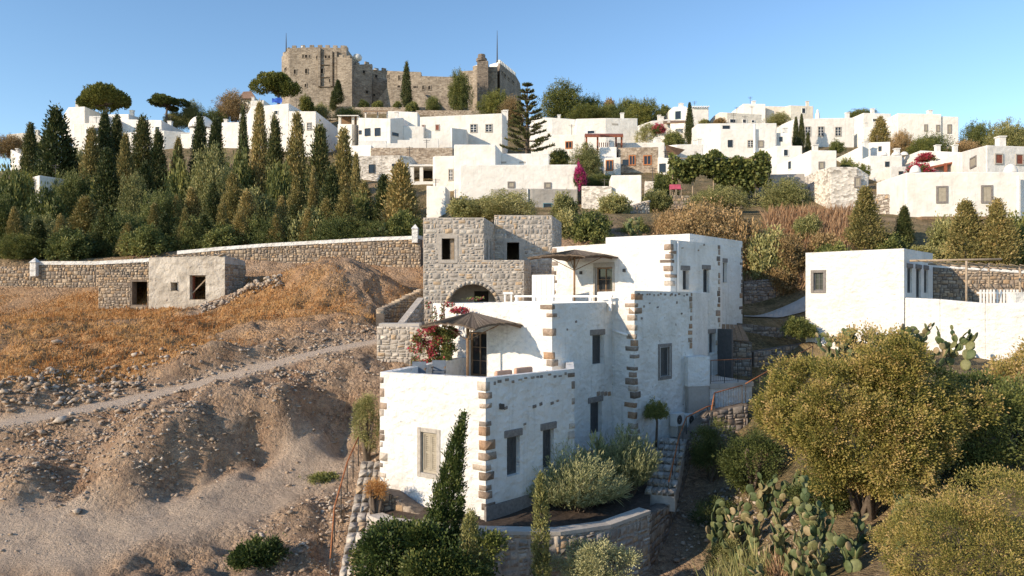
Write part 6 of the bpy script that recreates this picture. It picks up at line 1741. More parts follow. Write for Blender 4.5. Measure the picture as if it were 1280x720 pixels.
for px, y0, y1, w, d, mt, lab in [
    (268, 132, 165, 40, 150, 'green', 'dark tree left of the skyline brown tree'), (290, 111, 150, 48, 152, 'brown_bush', 'large brown leafed tree on the left skyline'), (240, 125, 160, 36, 152, 'olive', 'olive tree on the left skyline'), (218, 138, 160, 40, 152, 'olive', 'low olive tree left on the skyline'),
    (10, 165, 195, 46, 130, 'brown_bush', 'brown scrub at the left skyline edge'), (45, 175, 200, 30, 128, 'green', 'dark scrub at the far left'),
    (575, 84, 138, 34, 206, 'pine', 'dark tall tree before the right part of the fortress'), (541, 118, 138, 22, 204, 'green', 'round bush at the foot of the fortress'), (497, 126, 136, 14, 206, 'green', 'small bush left at the fortress foot'), (455, 124, 136, 16, 208, 'green', 'bush in the shadowed fortress corner'), (472, 125, 136, 16, 207, 'green', 'low bush right of the shadowed corner'), (515, 126, 140, 18, 204, 'green', 'bush under the fortress cypress'),
    (620, 110, 150, 50, 190, 'pine', 'dark trees below the right end of the fortress'), (640, 118, 160, 44, 170, 'brown_bush', 'brownish tree beside the araucaria'), (437, 133, 150, 40, 190, 'green', 'green shrubs left below the fortress'), (400, 128, 150, 30, 195, 'olive', 'olive shrub below the left tower'), (383, 118, 140, 20, 190, 'pine', 'small dark tree under the left tower'),
    (702, 99, 152, 62, 165, 'pine', 'broad dark pine on the skyline right of the fortress'), (738, 115, 152, 40, 168, 'green', 'dark round tree right of the broad skyline pine'), (735, 130, 155, 60, 158, 'pine', 'yellow green pine below the broad skyline pine'), (765, 126, 155, 40, 158, 'green', 'dense green tree in the skyline clump'), (762, 121, 150, 20, 170, 'brown_bush', 'reddish tree peeking from the skyline clump'), (803, 122, 158, 56, 155, 'pine', 'round bright pine at the right of the skyline clump'), (785, 118, 150, 30, 172, 'green', 'tree behind the round bright pine'), (833, 130, 155, 24, 160, 'green', 'dark shrub at the right end of the skyline clump'),
    (812, 153, 180, 44, 126, 'olive', 'olive tree left of the dark pergola'), (842, 163, 182, 28, 122, 'green', 'dark round shrub under the dark pergola'), (900, 147, 157, 16, 145, 'brown_bush', 'dry shrub beside the slim cypress house'), (880, 148, 157, 14, 146, 'olive', 'small shrub by the skyline pergola'), (975, 140, 156, 36, 148, 'olive', 'bushy olive between skyline houses'), (1076, 135, 150, 40, 160, 'green', 'flat green bush on the skyline'), (1128, 158, 200, 36, 120, 'brown_bush', 'brown tree before the large cream house'), (1165, 162, 200, 50, 118, 'green', 'green tree before the large cream house'), (1150, 172, 205, 40, 116, 'pine', 'round yellow green bush before the cream house'), (1220, 146, 190, 40, 140, 'green', 'green tree right of the large cream house'), (1255, 148, 195, 60, 132, 'olive', 'broad olive brown tree at the right skyline'), (1205, 172, 200, 50, 120, 'brown_bush', 'brownish shrub below the right skyline trees'), (1290, 150, 195, 50, 132, 'green', 'dark tree at the right picture edge'),
    (735, 178, 220, 54, 97, 'olive', 'olive tree over the magenta flowers'), (700, 186, 205, 30, 100, 'green', 'dark shrub beside the large white block'), (752, 215, 235, 50, 90, 'green', 'dark laurel behind the white yard wall'),
    (1060, 196, 225, 24, 94, 'green', 'vine shrub right of the lit wall house'), (1075, 204, 222, 26, 90, 'green', 'green climber above the pale stone house'), (1045, 175, 190, 20, 118, 'green', 'small palm-like shrub below the long white house'), (1110, 225, 240, 30, 84, 'brown_bush', 'dry scrub behind the hill stone wall'),
    (630, 238, 275, 104, 60, 'olive', 'broad yellow green mastic bush above the stone house'), (585, 246, 275, 60, 59.5, 'olive', 'smaller mastic bush left above the stone house'), (705, 240, 275, 40, 64, 'olive', 'olive bush right above the stone house'), (770, 238, 268, 46, 68, 'olive', 'round shrub before the white yard'), (738, 262, 305, 60, 58, 'green', 'green bush behind the upper white house'), (705, 262, 300, 40, 59, 'olive', 'dry green bush behind the stone house right wall'), (790, 272, 305, 50, 60, 'green', 'green thicket behind the rear white wall'),
    (880, 240, 330, 130, 58, 'brown_bush', 'huge dry brown bush behind the upper white house'), (845, 255, 310, 70, 60, 'brown_bush', 'dry brown bush left of the huge one'), (960, 285, 352, 66, 56, 'olive', 'olive bush right behind the white house corner'), (925, 262, 340, 60, 57, 'brown_bush', 'dark brown bush in the middle of the scrub'), (985, 222, 262, 80, 68, 'olive', 'green brown bush above the dry reeds'), (1040, 300, 345, 60, 54, 'green', 'low green bush behind the low white house left part'), (1110, 290, 330, 60, 56, 'green', 'low green bush between the two cypresses'), (1160, 300, 335, 70, 55, 'olive', 'grey green bush behind the pergola'), (1180, 270, 320, 40, 56, 'olive', 'pale bush under the broad white house'), (1275, 262, 330, 50, 52, 'green', 'dark bush at the right edge above the pergola'), (1228, 290, 330, 40, 53, 'green', 'dark green bush between the golden cypresses'),
    (1000, 395, 420, 46, 43, 'green', 'rounded green bush by the path beside the low white house'), (975, 330, 365, 60, 55, 'brown_bush', 'dry bush above the shaded terrace wall'),
    (985, 292, 335, 50, 55.5, 'brown_bush', 'dry brown bush before the reeds, left one'), (1030, 288, 335, 56, 55.5, 'brown_bush', 'dry brown bush before the reeds, right one'), (1010, 268, 300, 40, 60, 'olive', 'olive bush in the middle of the reeds'), (830, 214, 245, 34, 82, 'green', 'green shrub at the left end of the vine'),
    (905, 360, 385, 30, 60, 'brown_bush', 'dry brush hidden behind the white house corner'), (820, 236, 262, 40, 74, 'olive', 'scrub beside the pink chairs'), (900, 232, 262, 90, 72, 'olive', 'scrub on the slope below the vine')]:
    shrub(px, y0, y1, w, d, lab, mt, 'shrub' if y1 - y0 < 45 else 'bushy_tree', 'shrub' if y1 - y0 < 45 else 'tree')

# umbrella pines: bare limbs carrying flat plates of needles
def umbrella_pine(px, ytop, ybase, wpx, d, label, seed, plates=11, flat=0.42):
    rr = random.Random(seed); rng = np.random.default_rng(seed)
    p = XY(px, d); zb = ZP(ybase, d); h = ZP(ytop, d) - zb; r = wpx / F * d / 2
    t = plant('umbrella_pine', label, 'tree', (p.x, p.y, zb), (1, 1, 1), 0, [])
    mb = MB(); P_, A_, T_ = [], [], []
    top = (0, 0, h * 0.55)
    mb.tube([(0, 0, -1), (rr.uniform(-.05, .05) * h, 0, h * 0.3), top], [0.05 * h, 0.04 * h, 0.03 * h], 7)
    for k in range(plates):
        a = 2 * math.pi * k / plates + rr.uniform(-.3, .3); q_ = rr.uniform(0.35, 0.75) if k else 0.0
        c = np.array([math.cos(a) * r * q_, math.sin(a) * r * q_, h * rr.uniform(0.5, 0.84)])
        if k == 0: c[2] = h * 0.85
        mb.tube([top, tuple(c * np.array([.5, .5, .85])), tuple(c)], [0.022 * h, 0.016 * h, 0.006 * h], 5)
        n = 1500; v = unit(rng.normal(size=(n, 3))) * rng.uniform(0.5, 1, (n, 1)) ** 0.5
        rp = r * rr.uniform(0.26, 0.46)
        P_.append(c + v * np.array([rp, rp, rp * flat * 1.4]) * (1 + 0.25 * np.sin(v[:, :1] * 7 + k) * np.cos(v[:, 1:2] * 6)))
        A_.append(unit(v * np.array([1, 1, 0.6]) + rng.normal(size=(n, 3)) * 0.4 + np.array([0, 0, 0.7])))
        T_.append(np.clip(rr.uniform(0.25, 0.6) + rng.normal(size=n) * 0.15, 0, 1))
    P_, A_, T_ = np.concatenate(P_), np.concatenate(A_), np.concatenate(T_)
    me = leaves('crown', P_, A_, 0.085 * r, 0.045 * r, M['pine'], T_, rng)
    for nm, m_ in (('crown', me), ('trunk', mesh_data('trunk', mb.v, mb.f, M['bark'], True))):
        c = bpy.data.objects.new(nm, m_); COL.objects.link(c); c.parent = t
umbrella_pine(134, 115, 150, 66, 142, 'wide flat umbrella pine over the far left white house', 3, 13)
umbrella_pine(209, 119, 152, 46, 148, 'open thin umbrella pine on the left skyline', 4, 9, 0.3)
umbrella_pine(348, 94, 136, 60, 180, 'umbrella pine with bare limbs left of the fortress', 5, 12)

# tiered araucaria
def araucaria(px, ytop, ybase, wpx, d, label):
    rng = np.random.default_rng(77); rr = random.Random(77)
    p = XY(px, d); zb = ZP(ybase, d); h = ZP(ytop, d) - zb; r = wpx / F * d / 2
    t = plant('norfolk_pine', label, 'tree', (p.x, p.y, zb), (1, 1, 1), 0, [])
    mb = MB(); mb.tube([(0, 0, -1), (0, 0, h * 0.5), (0, 0, h)], [0.3, 0.2, 0.04], 7)
    P_, A_ = [], []
    tiers = 10
    for k in range(tiers):
        f = k / (tiers - 1); z = h * (0.10 + 0.86 * f ** 0.92); rad = r * (1 - f * 0.86) * rr.uniform(0.85, 1.05)
        nb = 6
        for j in range(nb):
            a = 2 * math.pi * j / nb + k * 0.6 + rr.uniform(-.15, .15)
            e = np.array([math.cos(a) * rad, math.sin(a) * rad, z + rad * 0.14])
            b0 = np.array([0, 0, z]); m_ = b0 * 0.5 + e * 0.5 - np.array([0, 0, rad * 0.07])
            mb.tube([tuple(b0), tuple(m_), tuple(e)], [0.07, 0.05, 0.02], 4)
            n = int(50 + 190 * rad / r); s = rng.uniform(0.25, 1, n) ** 0.8
            q_ = b0 + (e - b0) * s[:, None]; q_[:, 2] -= np.sin(s * np.pi) * rad * 0.07
            side = np.array([-math.sin(a), math.cos(a), 0])
            off = rng.normal(size=n) * 0.05 * rad * (0.4 + s)
            P_.append(q_ + side * off[:, None]); A_.append(unit(np.array([0, 0, 0.75]) + side * np.sign(off)[:, None] * 0.5 + (e - b0) / np.linalg.norm(e - b0) * 0.5 + rng.normal(size=(n, 3)) * 0.25))
    P_, A_ = np.concatenate(P_), np.concatenate(A_)
    me = leaves('crown', P_, A_, rng.uniform(0.25, 0.5, len(P_)), 0.12, M['cypress'], rng.uniform(0.2, 0.9, len(P_)), rng)
    for nm, m_ in (('crown', me), ('trunk', mesh_data('trunk', mb.v, mb.f, M['bark'], True))):
        c = bpy.data.objects.new(nm, m_); COL.objects.link(c); c.parent = t
araucaria(659, 104, 196, 66, 98, 'tall tiered norfolk pine in the middle of the town')

# flowering shrubs in the town
BR = blob_mesh(90, 3000, 'bract', (0.08, 0.13), (0.06, 0.1), nc=90, clump=0.1)
MG = blob_mesh(91, 3000, 'magenta', (0.08, 0.13), (0.06, 0.1), nc=90, clump=0.1)
def flower_shrub(px, y0, y1, w, d, label, me):
    p = XY(px, d); zb = ZP(y1, d); r = w / F * d / 2
    plant('bougainvillea', label, 'shrub', (p.x, p.y, zb), (r, r, (ZP(y0, d) - zb) / 1.1), RP.uniform(0, 6), [('flowers', me), ('foliage', BL['green', 0], (0.8, 0.8, 0.8)), ('trunk', TR[0])])
flower_shrub(724, 201, 228, 20, 84, 'magenta bougainvillea beside the large white block', MG)
flower_shrub(1148, 200, 218, 42, 80, 'scarlet bougainvillea spilling over the broad white house', BR)
flower_shrub(1158, 190, 200, 30, 88, 'orange red climber above the scarlet bougainvillea', BR)
flower_shrub(823, 152, 164, 22, 124, 'red flowered climber by the dark pergola', BR)
# ---------------------------------------------------------------- foreground plants
RF = np.random.default_rng(5)
def big_bush(name, label, c, rad, n, mat, seed, leaf=(0.07, 0.12), wid=(0.035, 0.06), nc=900, clump=0.13, lobes=40, tints=(0.25, 0.8), tuft=True, cat='bush', zmin=None):
    """large shrub built at its real size: lobes over an ellipsoid, twig-end tufts of leaves"""
    rng = np.random.default_rng(seed)
    rad = np.array(rad)
    ld = unit(rng.normal(size=(lobes, 3)) + np.array([0, -0.2, 0.35]))
    lc = ld * rng.uniform(0.62, 0.84, (lobes, 1)); lr = rng.uniform(0.16, 0.34, lobes)
    lt = rng.uniform(*tints, lobes)
    k0 = rng.integers(0, lobes, nc)
    dirs = unit(rng.normal(size=(nc, 3)) + lc[k0] * 0.9)
    C = (lc[k0] + dirs * (lr[k0] * rng.uniform(0.75, 1.05, nc))[:, None])
    C = C * (1 + 0.16 * np.sin(C[:, :1] * 4.1 + seed) * np.cos(C[:, 2:] * 3.7 + seed * 2) + 0.10 * np.sin(C[:, 2:] * 8 + C[:, :1] * 6)) * rad
    k = rng.integers(0, nc, n)
    off = rng.normal(size=(n, 3)) * clump
    P = C[k] + off + c
    A = unit(dirs[k] * 0.9 + off / clump * 0.55 + rng.normal(size=(n, 3)) * 0.45 + np.array([0, 0, 0.35]))
    tc = np.clip(lt[k0] + rng.normal(size=nc) * 0.16, 0, 1)
    # flower tufts at the outside of each twig are paler
    outer = (off * dirs[k]).sum(1) / clump
    ti = np.clip(tc[k] + rng.normal(size=n) * 0.06 + np.clip(outer - 0.4, -0.6, 1.2) * (0.22 if tuft else 0.05), 0, 1)
    if zmin is not None:
        kk = P[:, 2] > zmin; P, A, ti = P[kk], A[kk], ti[kk]; n = len(P)
    t = thing(name, label, cat, (c[0], c[1], c[2] - rad[2]))
    link(bpy.data.objects.new('foliage', leaves('foliage', P, A, rng.uniform(*leaf, n), rng.uniform(*wid, n), M[mat], ti, rng)), t)
    mb = MB(); rr = random.Random(seed)
    zb = min(c[2] - rad[2] * 0.9, g1(c[0], c[1])) - 0.3
    for j in range(9):
        a = rr.uniform(0, 6.28); q_ = rr.uniform(.3, .75)
        e = (c[0] + math.cos(a) * rad[0] * q_, c[1] + math.sin(a) * rad[1] * q_, c[2] + rad[2] * rr.uniform(0.0, .6))
        m_ = (c[0] * .6 + e[0] * .4, c[1] * .6 + e[1] * .4, zb + (e[2] - zb) * .45)
        mb.tube([(c[0] + rr.uniform(-.2, .2), c[1] + rr.uniform(-.2, .2), zb), m_, e], [0.11, 0.07, 0.025], 5)
    mb.build('branches', M['bark'], t, True)
    return t
big_bush('flowering_bush', 'huge sunlit olive bush with tan flower heads, right foreground', np.array(W(1080, 526, 23.0)), (3.0, 2.4, 2.4), 160000, 'tan_bush', 1, (0.055, 0.10), (0.035, 0.055), nc=2600, clump=0.095, lobes=110, tints=(0.25, 0.65))
big_bush('dark_bush', 'dark green bush in shade behind the huge flowering bush', np.array(W(1225, 550, 24.5)), (2.4, 2.2, 2.1), 40000, 'green', 2, (0.08, 0.14), (0.04, 0.07), nc=1000, clump=0.13, tints=(0.1, 0.5), tuft=False)
big_bush('grey_bush', 'large olive grey bush in the bottom right corner', np.array(W(1225, 700, 16.5)), (2.2, 1.9, 1.75), 66000, 'tan_bush', 3, (0.04, 0.075), (0.018, 0.03), nc=1800, clump=0.085, lobes=60, tints=(0.15, 0.6))
big_bush('edge_bush', 'olive bush cropped by the right picture edge', np.array(W(1300, 480, 26)), (1.7, 1.6, 1.3), 20000, 'tan_bush', 4, nc=500, clump=0.12)
big_bush('shadow_shrub', 'dark rounded shrub in shade beside the landing wall', np.array(W(890, 562, 32.0)), (0.95, 0.8, 1.2), 12000, 'green', 5, (0.07, 0.13), (0.02, 0.035), nc=420, clump=0.1, tints=(0.1, 0.5), tuft=False)
big_bush('gully_shrub', 'dark shrub in the shaded gully below the path', np.array(W(940, 580, 29.5)), (1.1, 0.9, 1.3), 12000, 'green', 6, (0.08, 0.13), (0.03, 0.05), nc=420, clump=0.12, tints=(0.05, 0.4), tuft=False)
big_bush('ivy_mound', 'glossy green leafy mound at the bottom centre before the planter wall', np.array(W(548, 712, 21.0)), (2.3, 1.2, 1.35), 42000, 'ivy', 7, (0.08, 0.13), (0.05, 0.08), nc=1100, clump=0.11, tints=(0.2, 0.75), tuft=False)
big_bush('silver_shrub', 'small pale grey green shrub below the planter wall', np.array(W(742, 706, 22.4)), (1.15, 0.8, 0.75), 16000, 'rosemary', 8, (0.06, 0.1), (0.02, 0.035), nc=420, clump=0.08, tints=(0.4, 0.95))
big_bush('wall_shrub', 'yellow green shrub growing at the left corner of the white house', np.array(W(459, 528, 29.3)), (0.55, 0.5, 1.1), 9000, 'olive', 9, (0.07, 0.12), (0.02, 0.03), nc=260, clump=0.08)
big_bush('low_dark_bush', 'small green bush lying on the bare dirt slope', np.array(hit(322, 700)) + np.array([0, 0, 0.2]), (0.8, 0.6, 0.3), 7000, 'ivy', 10, (0.08, 0.12), (0.04, 0.06), nc=200, clump=0.09, tints=(0.2, 0.6), tuft=False)
big_bush('yellow_weed', 'dry yellow weed at the left foot of the white house', np.array(W(470, 612, 25.0)), (0.36, 0.3, 0.24), 1800, 'straw', 11, (0.08, 0.14), (0.015, 0.025), nc=80, clump=0.07)
big_bush('creeping_plant', 'green creeping plant on the dirt beside the left steps', np.array(hit(402, 598)) + np.array([0, 0, 0.02]), (0.65, 0.4, 0.07), 1800, 'green', 12, (0.07, 0.1), (0.03, 0.05), nc=100, clump=0.06)

big_bush('slope_bush', 'olive bush filling the slope between gully and huge bush', np.array(hit(985, 545, 20, 40)) + np.array([0, 0, 0.5]), (1.2, 1.0, 1.0), 14000, 'tan_bush', 13, (0.06, 0.1), (0.03, 0.05), nc=400, clump=0.1, tints=(0.05, 0.4))
big_bush('slope_bush', 'low green scrub under the huge bush, above the sunlit cactus', np.array(hit(1040, 630, 18, 40)) + np.array([0, 0, 0.3]), (1.3, 0.9, 0.7), 12000, 'green', 14, (0.06, 0.1), (0.03, 0.05), nc=320, clump=0.1, tints=(0.1, 0.6), tuft=False)
big_bush('slope_bush', 'low dark scrub in the shaded gully under the stair wall', np.array(hit(893, 650, 18, 40)) + np.array([0, 0, 0.2]), (0.9, 0.8, 0.5), 7000, 'green', 15, (0.06, 0.1), (0.025, 0.04), nc=220, clump=0.09, tints=(0.05, 0.45), tuft=False)
big_bush('slope_bush', 'yellowish scrub at the bottom edge beside the gully', np.array(hit(905, 705, 16, 40)) + np.array([0, 0, 0.25]), (0.7, 0.6, 0.45), 6000, 'olive', 16, (0.06, 0.1), (0.02, 0.03), nc=200, clump=0.08, tints=(0.3, 0.8))
big_bush('slope_bush', 'green scrub beside the path handrail', np.array(hit(975, 490, 25, 45)) + np.array([0, 0, 0.3]), (1.0, 0.8, 0.6), 8000, 'green', 17, (0.07, 0.11), (0.03, 0.05), nc=240, clump=0.1, tints=(0.1, 0.6), tuft=False)

def spike_bush(name, label, base, h, r, n, mat, seed, lean=0.5, leaf=(0.3, 0.5), wid=(0.02, 0.035), tints=(0.3, 0.8)):
    """fountain of upright stems, each clad in short leaves"""
    rng = np.random.default_rng(seed)
    ns = n // 26
    a = rng.uniform(0, 2 * np.pi, ns); q_ = rng.uniform(0, 1, ns) ** 0.6
    ax = unit(np.c_[np.cos(a) * q_ * lean * 1.6, np.sin(a) * q_ * lean * 1.6, np.ones(ns)])
    hh = h * rng.uniform(0.6, 1.05, ns) * (1 - 0.25 * q_)
    b0 = np.c_[np.cos(a) * q_ * r * 0.5, np.sin(a) * q_ * r * 0.5, np.zeros(ns)]
    k = rng.integers(0, ns, n); s = rng.uniform(0.25, 1, n)
    P = b0[k] + ax[k] * (hh[k] * s)[:, None] + rng.normal(size=(n, 3)) * 0.025
    P[:, 2] -= (s ** 2 * q_[k] ** 2) * h * 0.15
    A = unit(ax[k] + rng.normal(size=(n, 3)) * 0.4)
    ti = np.clip(rng.uniform(*tints, ns)[k] + (s - 0.6) * 0.4 + rng.normal(size=n) * 0.1, 0, 1)
    t = thing(name, label, 'shrub', base)
    link(bpy.data.objects.new('foliage', leaves('foliage', P + np.array(base), A, rng.uniform(*leaf, n), rng.uniform(*wid, n), M[mat], ti, rng)), t)
    mb = MB()
    for j in range(0, min(ns, 60)):
        b_ = b0[j] + np.array(base); e = b_ + ax[j] * hh[j] * 0.8
        mb.tube([tuple(b_ - np.array([0, 0, .1])), tuple(e)], [0.018, 0.006], 4)
    mb.build('stems', M['bark'], t)
def at_bed(px, d): 
    p = XY(px, d); return (p.x, p.y, -7.65)
spike_bush('rosemary_bush', 'large sunlit rosemary bush against the shaded white wall', at_bed(716, 26.2), 2.3, 1.2, 26000, 'rosemary', 1, 0.75, (0.1, 0.2), (0.02, 0.035), (0.4, 0.95))
spike_bush('rosemary_bush', 'rosemary bush at the wall, left behind the large one', at_bed(668, 26.4), 1.6, 0.7, 8000, 'rosemary', 2, 0.6, (0.1, 0.2), (0.02, 0.03), (0.1, 0.6))
spike_bush('rosemary_bush', 'tall shaded rosemary bush between the large one and the stairs', at_bed(784, 28.2), 2.6, 0.8, 18000, 'rosemary', 3, 0.36, (0.12, 0.24), (0.02, 0.035), (0.2, 0.75))
spike_bush('grass_clump', 'pale arching grass clump between the rosemary bushes', at_bed(750, 27.0), 1.2, 0.6, 3000, 'rosemary', 4, 0.9, (0.3, 0.6), (0.02, 0.03), (0.5, 1.0))
spike_bush('aloe_plant', 'pale spiky agave leaves behind the large rosemary bush', at_bed(752, 28.6), 2.2, 0.4, 240, 'rosemary', 6, 0.35, (0.5, 0.8), (0.08, 0.12), (0.8, 1.0))

# foreground cypresses
def near_cypress(px, ytop, ybase, wpx, d, label, seed, n, mat, lean=0.0, ratio_tip=0.7):
    rng = np.random.default_rng(seed)
    p = XY(px, d); zb, zt_ = ZP(ybase, d), ZP(ytop, d); h = zt_ - zb; r = wpx / F * d / 2
    nc = 420
    t = rng.beta(1.0, 1.3, nc); ang = rng.uniform(0, 2 * np.pi, nc)
    prof = np.minimum(1, (t / 0.08) ** 0.5 + 0.3) * (1 - t) ** ratio_tip
    rr_ = r * prof * (1 + rng.normal(size=nc) * 0.16) * rng.uniform(0.6, 1.0, nc)
    ax = lean * t ** 1.3 * h
    C = np.c_[rr_ * np.cos(ang) + ax, rr_ * np.sin(ang), t * h]
    k = rng.integers(0, nc, n)
    P = C[k] + rng.normal(size=(n, 3)) * np.array([.05, .05, .09]) * (0.4 + r)
    out = np.c_[np.cos(ang[k]), np.sin(ang[k]), np.zeros(n)]
    A = unit(out * 0.5 + np.array([lean, 0, 1.0]) + rng.normal(size=(n, 3)) * 0.35)
    ti = tint_of(n, rng, rng.uniform(0.25, 0.8, nc)[k], 0.12)
    th = thing('cypress_tree', label, 'tree', (p.x, p.y, zb))
    link(bpy.data.objects.new('crown', leaves('crown', P + np.array([p.x, p.y, zb]), A, rng.uniform(0.07, 0.13, n), rng.uniform(0.03, 0.05, n), M[mat], ti, rng)), th)
    MB().tube([(p.x, p.y, zb - 0.6), (p.x + lean * h * .2, p.y, zb + h * 0.3), (p.x + lean * h * .9, p.y, zb + h * 0.9)], [0.07, 0.05, 0.01], 6).build('trunk', M['bark'], th, True)
near_cypress(550, 522, 700, 62, 21.9, 'leaning green cypress before the front corner of the white house', 31, 17000, 'ivy', 0.16, 0.95)
near_cypress(676, 594, 760, 24, 21.6, 'thin yellowish cypress spire before the planter wall', 32, 7000, 'olive', 0.0, 0.35)
near_cypress(583, 640, 760, 34, 20.9, 'short yellow green cypress spire in the leafy mound', 33, 6000, 'olive', 0.05, 0.5)

# little clipped tree by the wall
c = W(820, 548, 32.3)
t = thing('young_tree', 'small round headed tree on a thin trunk beside the tall framed window', 'tree', c)
MB().tube([c - Vector((0, 0, .4)), c + Vector((0.05, 0, 0.7)), c + Vector((0.0, 0, 1.3))], [0.06, 0.05, 0.035], 6).build('trunk', M['bark'], t, True)
o = bpy.data.objects.new('crown', BL['green', 1]); COL.objects.link(o); o.parent = t
o.matrix_parent_inverse = Matrix.Translation(-t.location)
o.location = c + Vector((0.02, 0, 1.05)); o.scale = (0.62, 0.62, 0.72)

# bougainvillea on the terrace wall
t = thing('bougainvillea', 'tall bougainvillea with red flowers beside the lower parasol', 'shrub', W(550, 470, 31.5))
rng = np.random.default_rng(14)
P, A, K = [], [], []
rq = random.Random(8); spots = []
for k in range(34):
    q_ = rq.random()
    px = rq.gauss(553, 11) if q_ < .62 else rq.gauss(530, 10); py = rq.uniform(408, 462)
    if px > 574: px = 570
    spots.append((px, py, rq.uniform(31.0, 31.9), rq.uniform(.2, .38), rq.uniform(.16, .3), rq.randrange(160, 330), 0.05 if (px > 545 and rq.random() < .8) else rq.uniform(.2, .75)))
spots += [(575, 388, 31.8, .42, .14, 380, .75), (560, 381, 32.2, .3, .1, 120, .5), (553, 392, 32, .1, .4, 130, .3), (543, 395, 32, .12, .45, 110, .2), (592, 373, 33, .5, .05, 90, .25), (535, 380, 32, .1, .2, 50, .3)]
for px, py, d, rx, rz, n, red in spots:
    v = unit(rng.normal(size=(n, 3))) * rng.uniform(0.2, 1, (n, 1)) ** 0.5 * np.array([rx, rx * .8, rz])
    P.append(v + np.array(W(px, py, d))); A.append(unit(v + rng.normal(size=(n, 3)) * .5)); K.append(rng.random(n) < red)
P, A, K = np.concatenate(P), np.concatenate(A), np.concatenate(K)
for nm, kk, mt in (('foliage', ~K, 'green'), ('flowers', K, 'bract')):
    n = kk.sum(); link(bpy.data.objects.new(nm, leaves(nm, P[kk], A[kk], rng.uniform(.07, .13, n), rng.uniform(.05, .08, n), M[mt], rng.uniform(.2, .9, n), rng)), t)
mb = MB()
for a, b_, c_ in ((W(552, 478, 31.4), W(548, 430, 31.4), W(545, 385, 32)), (W(556, 478, 31.4), W(560, 420, 31.4), W(580, 380, 32)), (W(546, 478, 31.4), W(535, 440, 31.7), W(525, 420, 31.8)), (W(552, 470, 31.4), W(556, 400, 31.6), W(553, 372, 32))):
    mb.tube([a, b_, c_], [0.05, 0.035, 0.012], 5)
mb.build('stems', M['bark'], t, True)

# grape vine pergola in the town
t = thing('vine_pergola', 'long leafy grape vine on a pergola in the middle right of the town', 'vine', W(900, 240, 82))
rng = np.random.default_rng(15); n = 15000
px = rng.uniform(838, 962, n); dd = rng.uniform(80, 86, n)
top = 196 + 4 * np.sin(px * 0.09) + 3 * np.sin(px * 0.23)
low = np.where((px > 845) & (px < 895), 222, 238) + 6 * np.sin(px * 0.17)
py = top + (low - top) * rng.beta(0.9, 1.1, n)
P = np.c_[(px - CX) / F * dd, dd, (HY - py) / F * dd]
lump = (np.sin(px * 0.31) * np.sin(py * 0.4 + px * .05) + 1) / 2
keep = rng.random(n) < 0.35 + 0.75 * lump; P, lump = P[keep], lump[keep]; n = len(P)
link(bpy.data.objects.new('foliage', leaves('foliage', P, unit(rng.normal(size=(n, 3)) + np.array([-.3, -.8, .2])), rng.uniform(.3, .55, n), rng.uniform(.25, .4, n), M['green'], np.clip(0.25 + 0.5 * lump + rng.normal(size=n) * .15, 0, 1), rng)), t)
for px in (841, 866, 892, 918, 944, 960):
    MB().tube([W(px, 246, 81), W(px, 198, 81)], 0.09, 6).build('post', M['wood_pale'], t)
MB().tube([W(838, 198, 81), W(964, 198, 81)], 0.07, 6).build('beam', M['wood_pale'], t)

# dry reeds
t = thing('reed_thicket', 'tall dry straw coloured reeds on the slope above the low white house', 'reeds', W(1000, 325, 58))
t2 = RF
def reed_patch(px0, px1, y0, y1, d0, d1, n, hpx, par, nm, mat):
    px = RF.uniform(px0, px1, n); f = RF.uniform(0, 1, n); d = d0 + (d1 - d0) * f
    x = (px - CX) / F * d; z = gz(x, d) - 0.1
    L = RF.uniform(0.5, 1.1, n) * hpx / F * d
    A = unit(np.c_[RF.normal(size=n) * .4 + .08, RF.normal(size=n) * .4, np.ones(n)])
    return link(bpy.data.objects.new(nm, leaves(nm, np.c_[x, d, z], A, L, RF.uniform(.0009, .002, n) * d, M[mat], RF.uniform(0, 1, n), RF)), par)
o = reed_patch(958, 1062, 250, 340, 58, 66, 5000, 24, t, 'dry_stems', 'reed')
o2 = reed_patch(930, 1060, 320, 345, 54, 58, 3000, 20, t, 'leaning_stems', 'reed')

